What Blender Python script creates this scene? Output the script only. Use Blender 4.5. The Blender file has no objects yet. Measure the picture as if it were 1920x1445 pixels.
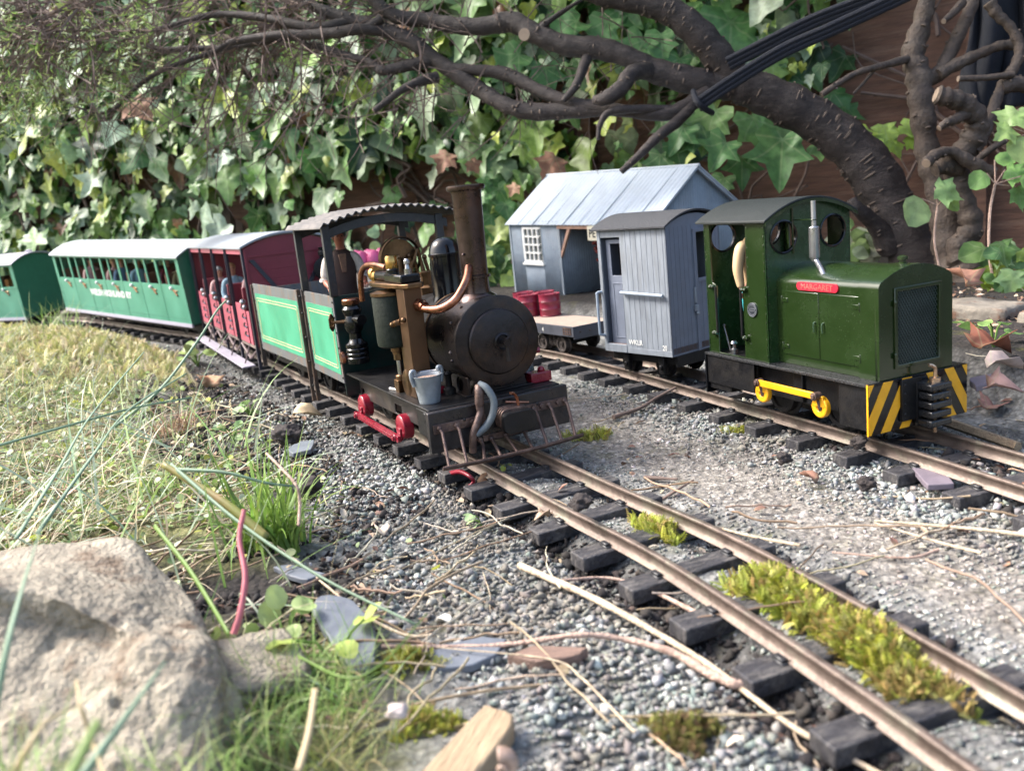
import bpy, bmesh, math, random
import numpy as np
from mathutils import Vector, Matrix, Euler
R_ = math.radians
random.seed(7); rng = np.random.default_rng(7)
SC = bpy.context.scene
COL = SC.collection

# ---------------------------------------------------------------- camera (1 unit = 10 cm: this is a garden railway)
F_PX, PITCH, ROLL, CAM_H = 1639.13, .21186, -.10405, 1.886
_F = np.array([0, math.cos(PITCH), -math.sin(PITCH)]); _R0 = np.array([1, 0, 0.]); _U0 = np.cross(_R0, _F)
_R = math.cos(ROLL)*_R0 + math.sin(ROLL)*_U0; _U = -math.sin(ROLL)*_R0 + math.cos(ROLL)*_U0
_C = np.array([0, 0, CAM_H])
cd = bpy.data.cameras.new('camera'); cam = bpy.data.objects.new('camera', cd); COL.objects.link(cam)
cam.matrix_world = Matrix(((_R[0], _U[0], -_F[0], 0), (_R[1], _U[1], -_F[1], 0), (_R[2], _U[2], -_F[2], CAM_H), (0, 0, 0, 1)))
cd.sensor_width = 36; cd.lens = 36*F_PX/1920; cd.clip_start = .05; cd.clip_end = 500
cd.dof.use_dof = True; cd.dof.focus_distance = 7.0; cd.dof.aperture_fstop = 1.15
SC.camera = cam
# ---------------------------------------------------------------- light: bright overcast sky, high soft sun from the left
SUN_EL, SUN_AZ = 46, 283          # azimuth clockwise from +Y
w = bpy.data.worlds.new('World'); SC.world = w; w.use_nodes = True
nt = w.node_tree; bg = nt.nodes['Background']
sky = nt.nodes.new('ShaderNodeTexSky'); sky.sky_type = 'NISHITA'; sky.sun_disc = False
sky.sun_elevation = R_(SUN_EL); sky.sun_rotation = R_(SUN_AZ); sky.air_density = 1.0; sky.dust_density = 5; sky.ozone_density = 1.0
nt.links.new(sky.outputs[0], bg.inputs[0]); bg.inputs[1].default_value = .15
sl = bpy.data.lights.new('sun', 'SUN'); sl.energy = 1.9; sl.angle = R_(18); sl.color = (1, .985, .96)
so = bpy.data.objects.new('sun', sl); COL.objects.link(so)
a = R_(SUN_AZ); e = R_(SUN_EL)
so.rotation_euler = Vector((math.sin(a)*math.cos(e), math.cos(a)*math.cos(e), math.sin(e))).to_track_quat('Z', 'Y').to_euler()
SC.view_settings.view_transform = 'Standard'; SC.view_settings.look = 'None'
SC.view_settings.exposure = 1.68; SC.view_settings.gamma = 1
SC.cycles.max_bounces = 6; SC.cycles.use_denoising = True

# ---------------------------------------------------------------- helpers
def PX(px, py, d):
    "world point seen at photo pixel (px,py), d in front of the lens; used once here to lay out measured positions"
    v = _C + d*(_F + (px-960)/F_PX*_R - (py-722.5)/F_PX*_U)
    return Vector(v)
def node(nt, t, **k):
    n = nt.nodes.new(t)
    for a_, b_ in k.items(): setattr(n, a_, b_)
    return n
MATS = {}
def M(name, col, rough=.5, metal=0, var=.2, scale=6, bump=.0, bscale=40, col2=None, mix=(.45, .65), coat=0, spec=None, attr=None, trans=0, sub=None, gen='Object', streak=None, speck=None, orand=0, srot=None):
    "procedural paint/metal/stone: base colour with noise mottling, an optional second colour in patches, and bump"
    m = bpy.data.materials.new(name); m.use_nodes = True; t = m.node_tree; L = t.links.new
    b = t.nodes['Principled BSDF']; MATS[name] = m
    tc = node(t, 'ShaderNodeTexCoord'); vec = tc.outputs[gen]
    if streak:
        mp = node(t, 'ShaderNodeMapping'); mp.vector_type = 'TEXTURE' if srot is not None else 'POINT'; mp.inputs['Scale'].default_value = [1/s_ for s_ in streak] if srot is not None else streak; mp.inputs['Rotation'].default_value = (0, 0, srot or 0); L(vec, mp.inputs[0]); vec = mp.outputs[0]
    if orand:
        oi = node(t, 'ShaderNodeObjectInfo'); om = node(t, 'ShaderNodeVectorMath', operation='SCALE'); om.inputs[0].default_value = (37, 53, 71); L(oi.outputs['Random'], om.inputs['Scale']); oa = node(t, 'ShaderNodeVectorMath', operation='ADD'); L(vec, oa.inputs[0]); L(om.outputs[0], oa.inputs[1]); vec = oa.outputs[0]
    n1 = node(t, 'ShaderNodeTexNoise'); n1.inputs['Scale'].default_value = scale; n1.inputs['Detail'].default_value = 6; n1.inputs['Roughness'].default_value = .65; L(vec, n1.inputs['Vector'])
    mr = node(t, 'ShaderNodeMapRange'); mr.inputs[1].default_value = .3; mr.inputs[2].default_value = .7; mr.inputs[3].default_value = 1-var; mr.inputs[4].default_value = 1+var; L(n1.outputs[0], mr.inputs[0])
    hs = node(t, 'ShaderNodeVectorMath', operation='SCALE'); L(mr.outputs[0], hs.inputs['Scale'])
    if attr:
        at = node(t, 'ShaderNodeAttribute', attribute_name=attr); src = at.outputs['Color']
        if col != (1, 1, 1):
            mm = node(t, 'ShaderNodeMix', data_type='RGBA', blend_type='MULTIPLY'); mm.inputs[0].default_value = 1; L(src, mm.inputs[6]); mm.inputs[7].default_value = (*col, 1); src = mm.outputs[2]
        L(src, hs.inputs[0])
    else: hs.inputs[0].default_value = col
    out = hs.outputs[0]
    if col2:
        n2 = node(t, 'ShaderNodeTexNoise'); n2.inputs['Scale'].default_value = scale*.6; n2.inputs['Detail'].default_value = 8; n2.inputs['Roughness'].default_value = .7; L(vec, n2.inputs['Vector'])
        r2 = node(t, 'ShaderNodeMapRange'); r2.inputs[1].default_value = mix[0]; r2.inputs[2].default_value = mix[1]; L(n2.outputs[0], r2.inputs[0])
        mx = node(t, 'ShaderNodeMix', data_type='RGBA'); L(r2.outputs[0], mx.inputs[0]); L(out, mx.inputs[6]); mx.inputs[7].default_value = (*col2, 1); out = mx.outputs[2]
    if speck:
        vn = node(t, 'ShaderNodeTexVoronoi'); vn.inputs['Scale'].default_value = speck[0]; L(vec, vn.inputs['Vector'])
        sp_ = node(t, 'ShaderNodeMapRange'); L(vn.outputs['Distance'], sp_.inputs[0]); sp_.inputs[1].default_value = speck[1]; sp_.inputs[2].default_value = speck[1]*.5; sp_.inputs[3].default_value = 0; sp_.inputs[4].default_value = speck[2]
        n5 = node(t, 'ShaderNodeTexNoise'); n5.inputs['Scale'].default_value = scale*.8; L(vec, n5.inputs['Vector']); m5 = node(t, 'ShaderNodeMapRange'); L(n5.outputs[0], m5.inputs[0]); m5.inputs[1].default_value = .42; m5.inputs[2].default_value = .62; m6 = node(t, 'ShaderNodeMath', operation='MULTIPLY'); L(sp_.outputs[0], m6.inputs[0]); L(m5.outputs[0], m6.inputs[1])
        mx = node(t, 'ShaderNodeMix', data_type='RGBA'); L(m6.outputs[0], mx.inputs[0]); L(out, mx.inputs[6]); mx.inputs[7].default_value = (.3, .31, .28, 1); out = mx.outputs[2]
    L(out, b.inputs['Base Color'])
    rr = node(t, 'ShaderNodeMapRange'); rr.inputs[1].default_value = .3; rr.inputs[2].default_value = .7; rr.inputs[3].default_value = max(.03, rough-.1); rr.inputs[4].default_value = min(1, rough+.12); L(n1.outputs[0], rr.inputs[0]); L(rr.outputs[0], b.inputs['Roughness'])
    b.inputs['Metallic'].default_value = metal
    if spec is not None: b.inputs['Specular IOR Level'].default_value = spec
    if coat: b.inputs['Coat Weight'].default_value = coat; b.inputs['Coat Roughness'].default_value = .15
    if bump:
        n3 = node(t, 'ShaderNodeTexNoise'); n3.inputs['Scale'].default_value = bscale; n3.inputs['Detail'].default_value = 5; L(vec, n3.inputs['Vector'])
        bp = node(t, 'ShaderNodeBump'); bp.inputs['Strength'].default_value = bump; bp.inputs['Distance'].default_value = .02; L(n3.outputs[0], bp.inputs['Height']); L(bp.outputs[0], b.inputs['Normal'])
    if trans:
        tr = node(t, 'ShaderNodeBsdfTranslucent'); ms = node(t, 'ShaderNodeMixShader'); ms.inputs[0].default_value = trans
        L(out, tr.inputs[0]); L(b.outputs[0], ms.inputs[1]); L(tr.outputs[0], ms.inputs[2]); L(ms.outputs[0], t.nodes['Material Output'].inputs[0])
    return m
class MB:
    "collects shapes and links them as ONE mesh object"
    def __init__(s): s.v = []; s.f = []; s.mi = []; s.cur = 0
    def add(s, vs, fs, T=None):
        o = len(s.v)
        s.v += [tuple(T @ Vector(p)) if T is not None else tuple(p) for p in vs]
        s.f += [tuple(i+o for i in f) for f in fs]; s.mi += [s.cur]*len(fs); return s
    def box(s, x0, x1, y0, y1, z0, z1, T=None):
        vs = [(x, y, z) for z in (z0, z1) for y in (y0, y1) for x in (x0, x1)]
        return s.add(vs, [(0, 2, 3, 1), (4, 5, 7, 6), (0, 1, 5, 4), (2, 6, 7, 3), (0, 4, 6, 2), (1, 3, 7, 5)], T)
    def tube(s, pts, rad, n=8, cap=True, flat=1.0):
        pts = [Vector(p) for p in pts]; rad = rad if hasattr(rad, '__len__') else [rad]*len(pts)
        o = len(s.v); u = None
        for i, p in enumerate(pts):
            d = (pts[min(i+1, len(pts)-1)]-pts[max(i-1, 0)])
            if d.length < 1e-9: d = Vector((0, 0, 1))
            d.normalize()
            if u is None: u = d.orthogonal().normalized()
            u = (u-d*u.dot(d))
            u = u.normalized() if u.length > 1e-6 else d.orthogonal().normalized()
            w_ = d.cross(u)
            for k in range(n):
                a_ = 2*math.pi*k/n; s.v.append(tuple(p+(u*math.cos(a_)+w_*math.sin(a_)*flat)*rad[i]))
        for i in range(len(pts)-1):
            for k in range(n):
                s.f.append((o+i*n+k, o+i*n+(k+1) % n, o+(i+1)*n+(k+1) % n, o+(i+1)*n+k)); s.mi.append(s.cur)
        if cap:
            s.f.append(tuple(o+k for k in reversed(range(n)))); s.f.append(tuple(o+(len(pts)-1)*n+k for k in range(n))); s.mi += [s.cur]*2
        return s
    def lathe(s, prof, c=(0, 0, 0), axis='z', n=32, cap=True, T=None):
        "prof: (radius, height) pairs along the axis"
        vs = []; fs = []
        for r, h in prof:
            for k in range(n):
                a_ = 2*math.pi*k/n; x, y = r*math.cos(a_), r*math.sin(a_)
                p = {'z': (x, y, h), 'x': (h, x, y), 'y': (y, h, x)}[axis]; vs.append((p[0]+c[0], p[1]+c[1], p[2]+c[2]))
        for i in range(len(prof)-1):
            for k in range(n): fs.append((i*n+k, i*n+(k+1) % n, (i+1)*n+(k+1) % n, (i+1)*n+k))
        if cap: fs += [tuple(reversed(range(n))), tuple((len(prof)-1)*n+k for k in range(n))]
        return s.add(vs, fs, T)
    def cyl(s, p0, p1, r, n=16): return s.tube([p0, p1], r, n)
    def prism(s, poly, axis, a0, a1, T=None):
        "polygon in the plane across axis, extruded a0..a1. axis x: poly=(y,z); y: (x,z); z: (x,y)"
        g = {'x': lambda p, a_: (a_, p[0], p[1]), 'y': lambda p, a_: (p[0], a_, p[1]), 'z': lambda p, a_: (p[0], p[1], a_)}[axis]
        n = len(poly); vs = [g(p, a0) for p in poly]+[g(p, a1) for p in poly]
        fs = [tuple(range(n)), tuple(range(2*n-1, n-1, -1))]+[(i, i+n, (i+1) % n+n, (i+1) % n) for i in range(n)]
        return s.add(vs, fs, T)
    def plate(s, outer, holes, axis, a0, a1):
        "flat plate with openings, made with a bmesh triangle fill then given thickness"
        bm = bmesh.new(); es = []
        for ring in [outer]+holes:
            vs = [bm.verts.new((p[0], p[1], 0)) for p in ring]
            es += [bm.edges.new((vs[i], vs[(i+1) % len(vs)])) for i in range(len(vs))]
        bmesh.ops.triangle_fill(bm, use_beauty=True, edges=es)
        bm.verts.index_update()
        vs = [v.co for v in bm.verts]; tri = [[v.index for v in f.verts] for f in bm.faces]
        g = {'x': lambda p, a_: (a_, p[0], p[1]), 'y': lambda p, a_: (p[0], a_, p[1]), 'z': lambda p, a_: (p[0], p[1], a_)}[axis]
        s.add([g(p, a0) for p in vs], tri); s.add([g(p, a1) for p in vs], tri)
        for ring in [outer]+holes:
            n = len(ring); s.add([g(p, a0) for p in ring]+[g(p, a1) for p in ring], [(i, i+n, (i+1) % n+n, (i+1) % n) for i in range(n)])
        bm.free(); return s
    def ball(s, c, r, n=12, sz=(1, 1, 1)):
        m = n//2; pr = [(max(1e-4, r*math.sin(math.pi*i/m)), -r*math.cos(math.pi*i/m)) for i in range(m+1)]
        T = Matrix.Translation(c) @ Matrix.Diagonal((*sz, 1)); return s.lathe(pr, n=n, cap=False, T=T)
    def build(s, name, mat, parent=None, bevel=0, smooth=38, seg=2, **tags):
        me = bpy.data.meshes.new(name); me.from_pydata(s.v, [], s.f)
        bm = bmesh.new(); bm.from_mesh(me); bmesh.ops.remove_doubles(bm, verts=bm.verts, dist=1e-5); bmesh.ops.recalc_face_normals(bm, faces=bm.faces); bm.to_mesh(me); bm.free()
        for m in (mat if isinstance(mat, (list, tuple)) else [mat]): me.materials.append(m)
        if smooth: me.polygons.foreach_set('use_smooth', [True]*len(me.polygons)); me.set_sharp_from_angle(angle=R_(smooth))
        o = bpy.data.objects.new(name, me); COL.objects.link(o); o.parent = parent
        if bevel:
            b = o.modifiers.new('bevel', 'BEVEL'); b.width = bevel; b.segments = seg; b.limit_method = 'ANGLE'; b.angle_limit = R_(40)
        for k, v in tags.items(): o[k] = v
        return o
def tag(o, label=None, cat=None, group=None, kind=None):
    for k, v in (('label', label), ('category', cat), ('group', group), ('kind', kind)):
        if v: o[k] = v
    return o
def thing(name, label, cat, loc=(0, 0, 0), rot=(0, 0, 0), group=None):
    o = bpy.data.objects.new(name, None); COL.objects.link(o); o.empty_display_size = .1; o.location = loc; o.rotation_euler = rot
    return tag(o, label, cat, group)
def copy_tree(o, parent=None):
    c = o.copy(); COL.objects.link(c); c.parent = parent
    for ch in [x for x in bpy.data.objects if x.parent == o]: copy_tree(ch, c)
    return c
def rings(r, cx, cz, n=24): return [(cx+r*math.cos(2*math.pi*i/n), cz+r*math.sin(2*math.pi*i/n)) for i in range(n)]
def rect(x0, x1, z0, z1, r=0, n=4):
    if not r: return [(x0, z0), (x1, z0), (x1, z1), (x0, z1)]
    P = []
    for cx, cz, a0 in ((x1-r, z0+r, -90), (x1-r, z1-r, 0), (x0+r, z1-r, 90), (x0+r, z0+r, 180)):
        P += [(cx+r*math.cos(R_(a0+90*i/n)), cz+r*math.sin(R_(a0+90*i/n))) for i in range(n+1)]
    return P
def lettering(txt, size, mat, parent, loc, rot, ext=.001, align='CENTER', sx=1, label=None, bold=0):
    c = bpy.data.curves.new('lettering', 'FONT'); c.body = txt; c.size = size; c.extrude = ext; c.align_x = align; c.offset = bold; c.resolution_u = 3
    t = bpy.data.objects.new('tmp', c); COL.objects.link(t); bpy.context.view_layer.update()
    me = bpy.data.meshes.new_from_object(t.evaluated_get(bpy.context.evaluated_depsgraph_get())); bpy.data.objects.remove(t)
    me.materials.clear(); me.materials.append(mat); o = bpy.data.objects.new('lettering', me); COL.objects.link(o); o.parent = parent; o.location = loc; o.rotation_euler = rot; o.scale = (sx, 1, 1)
    return o
def catmull(P, n=8):
    P = [Vector(p) for p in P]; Q = [2*P[0]-P[1]]+P+[2*P[-1]-P[-2]]; out = []
    for i in range(1, len(Q)-2):
        for k in range(n):
            t = k/n; p0, p1, p2, p3 = Q[i-1:i+3]
            out.append(.5*((2*p1)+(p2-p0)*t+(2*p0-5*p1+4*p2-p3)*t*t+(3*p1-p0-3*p2+p3)*t**3))
    return out+[Q[-2]]
def lerp_list(R, n):
    out = []
    for i in range(len(R)-1): out += [R[i]+(R[i+1]-R[i])*k/n for k in range(n)]
    return out+[R[-1]]
# numpy value noise
_lat = rng.random((256, 256))
def vnoise(x, y):
    xi = np.floor(x).astype(int); yi = np.floor(y).astype(int); fx = x-xi; fy = y-yi; fx = fx*fx*(3-2*fx); fy = fy*fy*(3-2*fy)
    g = lambda a_, b_: _lat[a_ % 256, b_ % 256]
    return (g(xi, yi)*(1-fx)+g(xi+1, yi)*fx)*(1-fy)+(g(xi, yi+1)*(1-fx)+g(xi+1, yi+1)*fx)*fy
def fbm(x, y, o=5):
    s_ = 0; a_ = .5
    for i in range(o): s_ = s_+a_*(vnoise(x, y)-.5); x = x*2.03+17; y = y*2.03+9; a_ *= .55
    return s_
def npmesh(name, V, Fs, mat, cols=None, uv=None, smooth=False, parent=None):
    "V (n,3), Fs (m,k) same-size faces, cols per vertex, uv per vertex"
    me = bpy.data.meshes.new(name); k = Fs.shape[1]; m = len(Fs)
    me.vertices.add(len(V)); me.vertices.foreach_set('co', V.astype(np.float32).ravel())
    me.loops.add(m*k); me.loops.foreach_set('vertex_index', Fs.astype(np.int32).ravel())
    me.polygons.add(m); me.polygons.foreach_set('loop_start', np.arange(0, m*k, k, dtype=np.int32)); me.polygons.foreach_set('loop_total', np.full(m, k, dtype=np.int32))
    if smooth: me.polygons.foreach_set('use_smooth', np.ones(m, dtype=bool))
    me.update(calc_edges=True)
    if cols is not None:
        ca = me.color_attributes.new('tint', 'FLOAT_COLOR', 'POINT'); ca.data.foreach_set('color', np.concatenate([cols, np.ones((len(V), 1))], 1).astype(np.float32).ravel())
    if uv is not None:
        ul = me.uv_layers.new(name='uv'); ul.data.foreach_set('uv', uv[Fs.ravel()].astype(np.float32).ravel())
    me.materials.append(mat); o = bpy.data.objects.new(name, me); COL.objects.link(o); o.parent = parent; return o
def scatter(name, tmpl, pos, rot, scl, cols, mat, uv=True, smooth=False, parent=None, tidx=None):
    "tmpl: list of (verts, tris[, uv]); copies every template at pos with 3x3 rot and scale into ONE mesh"
    pos = np.asarray(pos); N = len(pos); tidx = rng.integers(0, len(tmpl), N) if tidx is None else tidx
    scl = np.asarray(scl); scl = scl if scl.ndim == 2 else np.repeat(scl[:, None], 3, 1)
    Vs = []; Fz = []; Cs = []; Us = []; off = 0
    for t, T in enumerate(tmpl):
        ix = np.where(tidx == t)[0]
        if not len(ix): continue
        v = T[0][None]*scl[ix][:, None, :]; v = np.einsum('nij,nkj->nki', rot[ix], v)+pos[ix][:, None, :]
        nv = len(T[0]); Vs.append(v.reshape(-1, 3)); Fz.append((T[1][None]+(np.arange(len(ix))*nv)[:, None, None]+off).reshape(-1, T[1].shape[1])); off += nv*len(ix)
        Cs.append(np.repeat(cols[ix], nv, 0))
        if len(T) > 3: Cs[-1] = Cs[-1]*np.tile(T[3], (len(ix), 1))
        Us.append(np.tile(T[2], (len(ix), 1)) if len(T) > 2 else np.zeros((nv*len(ix), 2)))
    return npmesh(name, np.concatenate(Vs), np.concatenate(Fz), mat, np.concatenate(Cs), np.concatenate(Us), smooth, parent)
def rotmats(ax, ay, az):
    cx, sx, cy, sy, cz, sz = np.cos(ax), np.sin(ax), np.cos(ay), np.sin(ay), np.cos(az), np.sin(az); n = len(ax); R = np.empty((n, 3, 3))
    R[:, 0, 0] = cz*cy; R[:, 0, 1] = cz*sy*sx-sz*cx; R[:, 0, 2] = cz*sy*cx+sz*sx
    R[:, 1, 0] = sz*cy; R[:, 1, 1] = sz*sy*sx+cz*cx; R[:, 1, 2] = sz*sy*cx-cz*sx
    R[:, 2, 0] = -sy; R[:, 2, 1] = cy*sx; R[:, 2, 2] = cy*cx
    return R
def frame_mats(yv, zv):
    "rotation matrices whose local y is yv and local z is near zv"
    y = yv/np.linalg.norm(yv, axis=1)[:, None]; x = np.cross(y, zv); x /= np.linalg.norm(x, axis=1)[:, None]; z = np.cross(x, y)
    return np.stack([x, y, z], 2)

# ---------------------------------------------------------------- materials
black = M('black_paint', (.008, .008, .009), .4, spec=.28, var=.3, col2=(.016, .0145, .013), scale=9, bump=.15, bscale=60)
gloss = M('black_enamel', (.004, .0045, .006), .16, var=.2, spec=.38, coat=.1)
steel_brown = M('oily_brown_steel', (.03, .026, .027), .32, metal=.8, var=.4, col2=(.075, .048, .034), mix=(.5, .75), scale=5, bump=.12, bscale=50)
chim_m = M('bronzed_chimney_steel', (.075, .055, .052), .28, metal=.9, var=.4, col2=(.14, .08, .055), mix=(.5, .8), scale=4)
steel = M('bright_steel', (.32, .32, .33), .3, metal=1, var=.25)
galv = M('galvanised_metal', (.24, .27, .3), .5, metal=.55, var=.25, scale=10)
rusty = M('rusty_brown_metal', (.085, .055, .048), .5, metal=.5, var=.4, col2=(.17, .11, .085), scale=14, bump=.3)
brass = M('aged_brass', (.15, .088, .045), .38, metal=1, var=.4, col2=(.09, .055, .035), mix=(.45, .7), scale=9)
brass_b = M('bright_brass', (.5, .3, .1), .25, metal=1, var=.25)
copper = M('copper_pipe', (.36, .16, .1), .3, metal=1, var=.35, col2=(.15, .07, .045), scale=8)
teal = M('dark_teal_paint', (.004, .025, .022), .4, spec=.3, var=.3, col2=(.02, .02, .018), scale=5)
tankg = M('bright_green_tank_paint', (.045, .28, .16), .42, var=.12, scale=3, col2=(.05, .2, .1), mix=(.62, .9))
cream = M('cream_lining', (.5, .45, .25), .5, var=.1)
greyrust = M('grey_paint_with_rust', (.1, .11, .115), .5, var=.3, col2=(.17, .1, .06), mix=(.5, .68), scale=7, streak=(3, 3, .7))
dgreen = M('dark_green_enamel', (.0125, .0265, .0065), .22, var=.18, scale=3, coat=.4, speck=(55, .13, .5))
red = M('red_enamel', (.2, .006, .02), .3, var=.2, coat=.3)
redplate = M('red_nameplate', (.5, .02, .04), .35, var=.1)
yellow = M('yellow_paint', (.75, .36, .01), .38, var=.12, scale=12, col2=(.35, .18, .03), mix=(.66, .8))
whitep = M('white_paint', (.75, .75, .72), .5, var=.06)
bluegrey = M('blue_grey_wagon_paint', (.215, .24, .27), .55, var=.2, scale=5, col2=(.16, .17, .18), mix=(.5, .8), streak=(4, 4, .8))
bluegrey_d = M('shaded_blue_grey_paint', (.145, .165, .21), .5, var=.14)  # wagon paint with the shade of its ends put into the colour
wagroof = M('dark_felt_roof', (.032, .034, .039), .8, var=.3, bump=.6, bscale=50, scale=20)
shedw = M('pale_blue_corrugated_iron', (.27, .315, .355), .5, var=.2, scale=4, col2=(.3, .32, .33), mix=(.5, .8))
shedr = M('light_blue_roof_sheet', (.47, .53, .6), .45, var=.1, scale=4, col2=(.42, .47, .5), mix=(.5, .8))
timber = M('pinkish_bare_timber', (.4, .24, .17), .65, var=.2, scale=12)
deckwood = M('sun_bleached_deck_boards', (.34, .27, .22), .75, var=.25, scale=10, streak=(1, 8, 1))
maroon = M('maroon_coach_paint', (.165, .022, .036), .42, var=.15, scale=3)
pinkred = M('lit_faded_red_sides', (.36, .075, .11), .5, var=.15)  # maroon paint again: weathered, with sky light on the sides painted in
greyroof = M('speckled_grey_roof', (.24, .27, .3), .7, var=.25, scale=45, bump=.3, bscale=80)
coachg = M('coach_green_paint', (.075, .27, .18), .4, var=.1, scale=3)
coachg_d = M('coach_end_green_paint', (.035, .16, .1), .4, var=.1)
whiteroof = M('white_coach_roof', (.4, .46, .48), .5, var=.06, scale=2)
lilacroof = M('pale_lilac_grey_roof', (.42, .4, .47), .55, var=.06, scale=2)
darkin = M('dark_interior', (.03, .022, .02), .8, var=.3)
brownseat = M('brown_seat', (.12, .045, .03), .7, var=.3)
pinkm = M('pink_matt_balloon_skin', (.6, .1, .24), .42, var=.06)
gratem = M('gritty_content', (.3, .2, .15), .9, var=.4, scale=60, bump=.8, bscale=90)
skin = M('skin_paint', (.45, .23, .16), .55, var=.1)
skin_r = M('ruddy_skin_paint', (.28, .09, .055), .5, var=.15)
hairm = M('dark_hair', (.03, .02, .015), .6, var=.2)
fairhair = M('fair_hair', (.35, .2, .1), .6, var=.2)
greyhair = M('grey_hair', (.4, .4, .4), .6, var=.2)
shirtw = M('speckled_white_shirt', (.55, .48, .43), .8, var=.25, scale=30)
waist = M('dark_brown_waistcoat', (.05, .025, .02), .7, var=.3)
plaid = M('brown_shirt_front', (.16, .085, .055), .7, var=.4, scale=25)
beige = M('beige_overall_cloth', (.5, .36, .2), .6, var=.1)
turq = M('turquoise_cloth', (.04, .33, .38), .6, var=.1)
lblue = M('pale_blue_cloth', (.25, .4, .5), .7, var=.12)
mblue = M('denim_blue_cloth', (.1, .17, .28), .7, var=.15)
greyc = M('grey_cloth', (.3, .32, .36), .7, var=.12)
pinkc = M('pale_pink_cloth', (.5, .3, .3), .7, var=.12)
capm = M('grey_tweed_cap', (.1, .1, .1), .8, var=.3, scale=30)
glassm = bpy.data.materials.new('window_glass'); glassm.use_nodes = True
_b = glassm.node_tree.nodes['Principled BSDF']; _b.inputs['Transmission Weight'].default_value = 1; _b.inputs['Roughness'].default_value = .02; _b.inputs['IOR'].default_value = 1.02; _b.inputs['Base Color'].default_value = (.93, .96, .95, 1)
railm = M('weathered_rail', (.15, .115, .095), .46, metal=.45, var=.35, scale=8, col2=(.24, .24, .18), mix=(.5, .75), bump=.2)
sleeperm = M('charcoal_sleeper_plastic', (.03, .029, .033), .6, var=.5, scale=14, bump=.6, bscale=40, streak=(1, 3, 1), col2=(.13, .12, .11), mix=(.48, .7), gen='Object', orand=1)
chairm = M('black_rail_chair', (.022, .023, .026), .45, var=.2)
barkm = M('dark_cherry_bark', (.034, .025, .022), .66, var=.5, scale=9, col2=(.09, .072, .062), mix=(.5, .72), bump=1.0, bscale=34, streak=(1, 1, 2.5))
barkm2 = M('brown_shrub_bark', (.06, .044, .034), .72, var=.5, scale=8, col2=(.13, .1, .075), mix=(.5, .75), bump=1.0, bscale=22)
lentm = M('pale_lenticel', (.12, .09, .07), .8, var=.4)
cutm = M('pale_cut_wood', (.25, .19, .14), .8, var=.2)
twigm = M('brown_twig', (.15, .105, .085), .8, var=.3)
strapm = M('navy_black_cord', (.008, .01, .018), .75, var=.3, bump=.8, bscale=70)
clothm = M('black_fabric', (.006, .008, .014), .9, var=.3, bump=.4, bscale=60)
strawm = M('pale_dry_stem', (.46, .37, .26), .75, var=.4, scale=22, col2=(.25, .17, .11), mix=(.55, .7), bump=.6, bscale=60)
strawp = M('pinkish_dry_stem', (.4, .28, .22), .75, var=.4, scale=24, col2=(.2, .12, .09), mix=(.52, .68), bump=.7, bscale=60)
slatem = M('grey_slate', (.12, .135, .16), .55, var=.2, scale=5, bump=.3, bscale=14)
slatep = M('purple_slate', (.15, .125, .15), .6, var=.2, scale=5, bump=.3, bscale=14)
woodm = M('weathered_wood', (.36, .27, .17), .8, var=.3, scale=5, bump=.7, bscale=10, streak=(1.2, 14, 14), srot=1.2, col2=(.22, .15, .09), mix=(.45, .7))
darkwood = M('brown_split_wood', (.2, .13, .1), .8, var=.3, scale=5, bump=.7, bscale=10, streak=(1.2, 14, 14))
rockm = M('pale_sandstone', (.3, .265, .205), .92, var=.45, scale=6, col2=(.15, .105, .07), mix=(.54, .66), bump=1.6, bscale=45)
kerbm = M('mossy_grey_brown_stone', (.19, .17, .14), .9, var=.35, scale=5, col2=(.13, .07, .045), mix=(.5, .62), bump=1.0, bscale=12)

# ================================================================ SETTING: track lines, terrain
T1 = [(2.35, -1.2), (2.12, 0.1), (1.8, 1.5), (1.49, 2.6), (1.16, 3.57), (.84, 4.4), (.42, 5.25), (0.02, 6.1), (-.42, 7.0), (-.93, 8.0), (-1.42, 8.95), (-2.14, 10.3), (-3.1, 12.2), (-4.05, 14.0), (-5.4, 16.0), (-7.3, 18.0), (-9.4, 20.0), (-11.5, 21.6), (-14.2, 23.0), (-18, 24.2)]
T2 = [(4.3, .6), (3.9, 1.9), (3.45, 3.4), (3.0, 4.86), (2.68, 5.84), (2.31, 6.8), (2.06, 7.45), (1.8, 8.12), (1.55, 8.78), (1.22, 9.55), (.92, 10.25), (.52, 11.0), (-.1, 12.0), (-1.1, 13.3), (-2.4, 14.6), (-4.1, 16.1), (-6.1, 18.0)]
def line_of(P, z):
    c = catmull([(x, y, 0) for x, y in P], 24); A = np.array([tuple(p) for p in c]); s = np.r_[0, np.cumsum(np.linalg.norm(np.diff(A[:, :2], axis=0), axis=1))]
    L = np.arange(0, s[-1], .05); B = np.stack([np.interp(L, s, A[:, 0]), np.interp(L, s, A[:, 1])], 1)
    return np.c_[B, z(B[:, 1])]
ztrk = lambda y: np.interp(y, [-9, 14, 17, 20, 24, 30], [0, 0, .05, .22, .32, .4])
L1 = line_of(T1, ztrk); L2 = line_of(T2, lambda y: 0*y)
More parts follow.
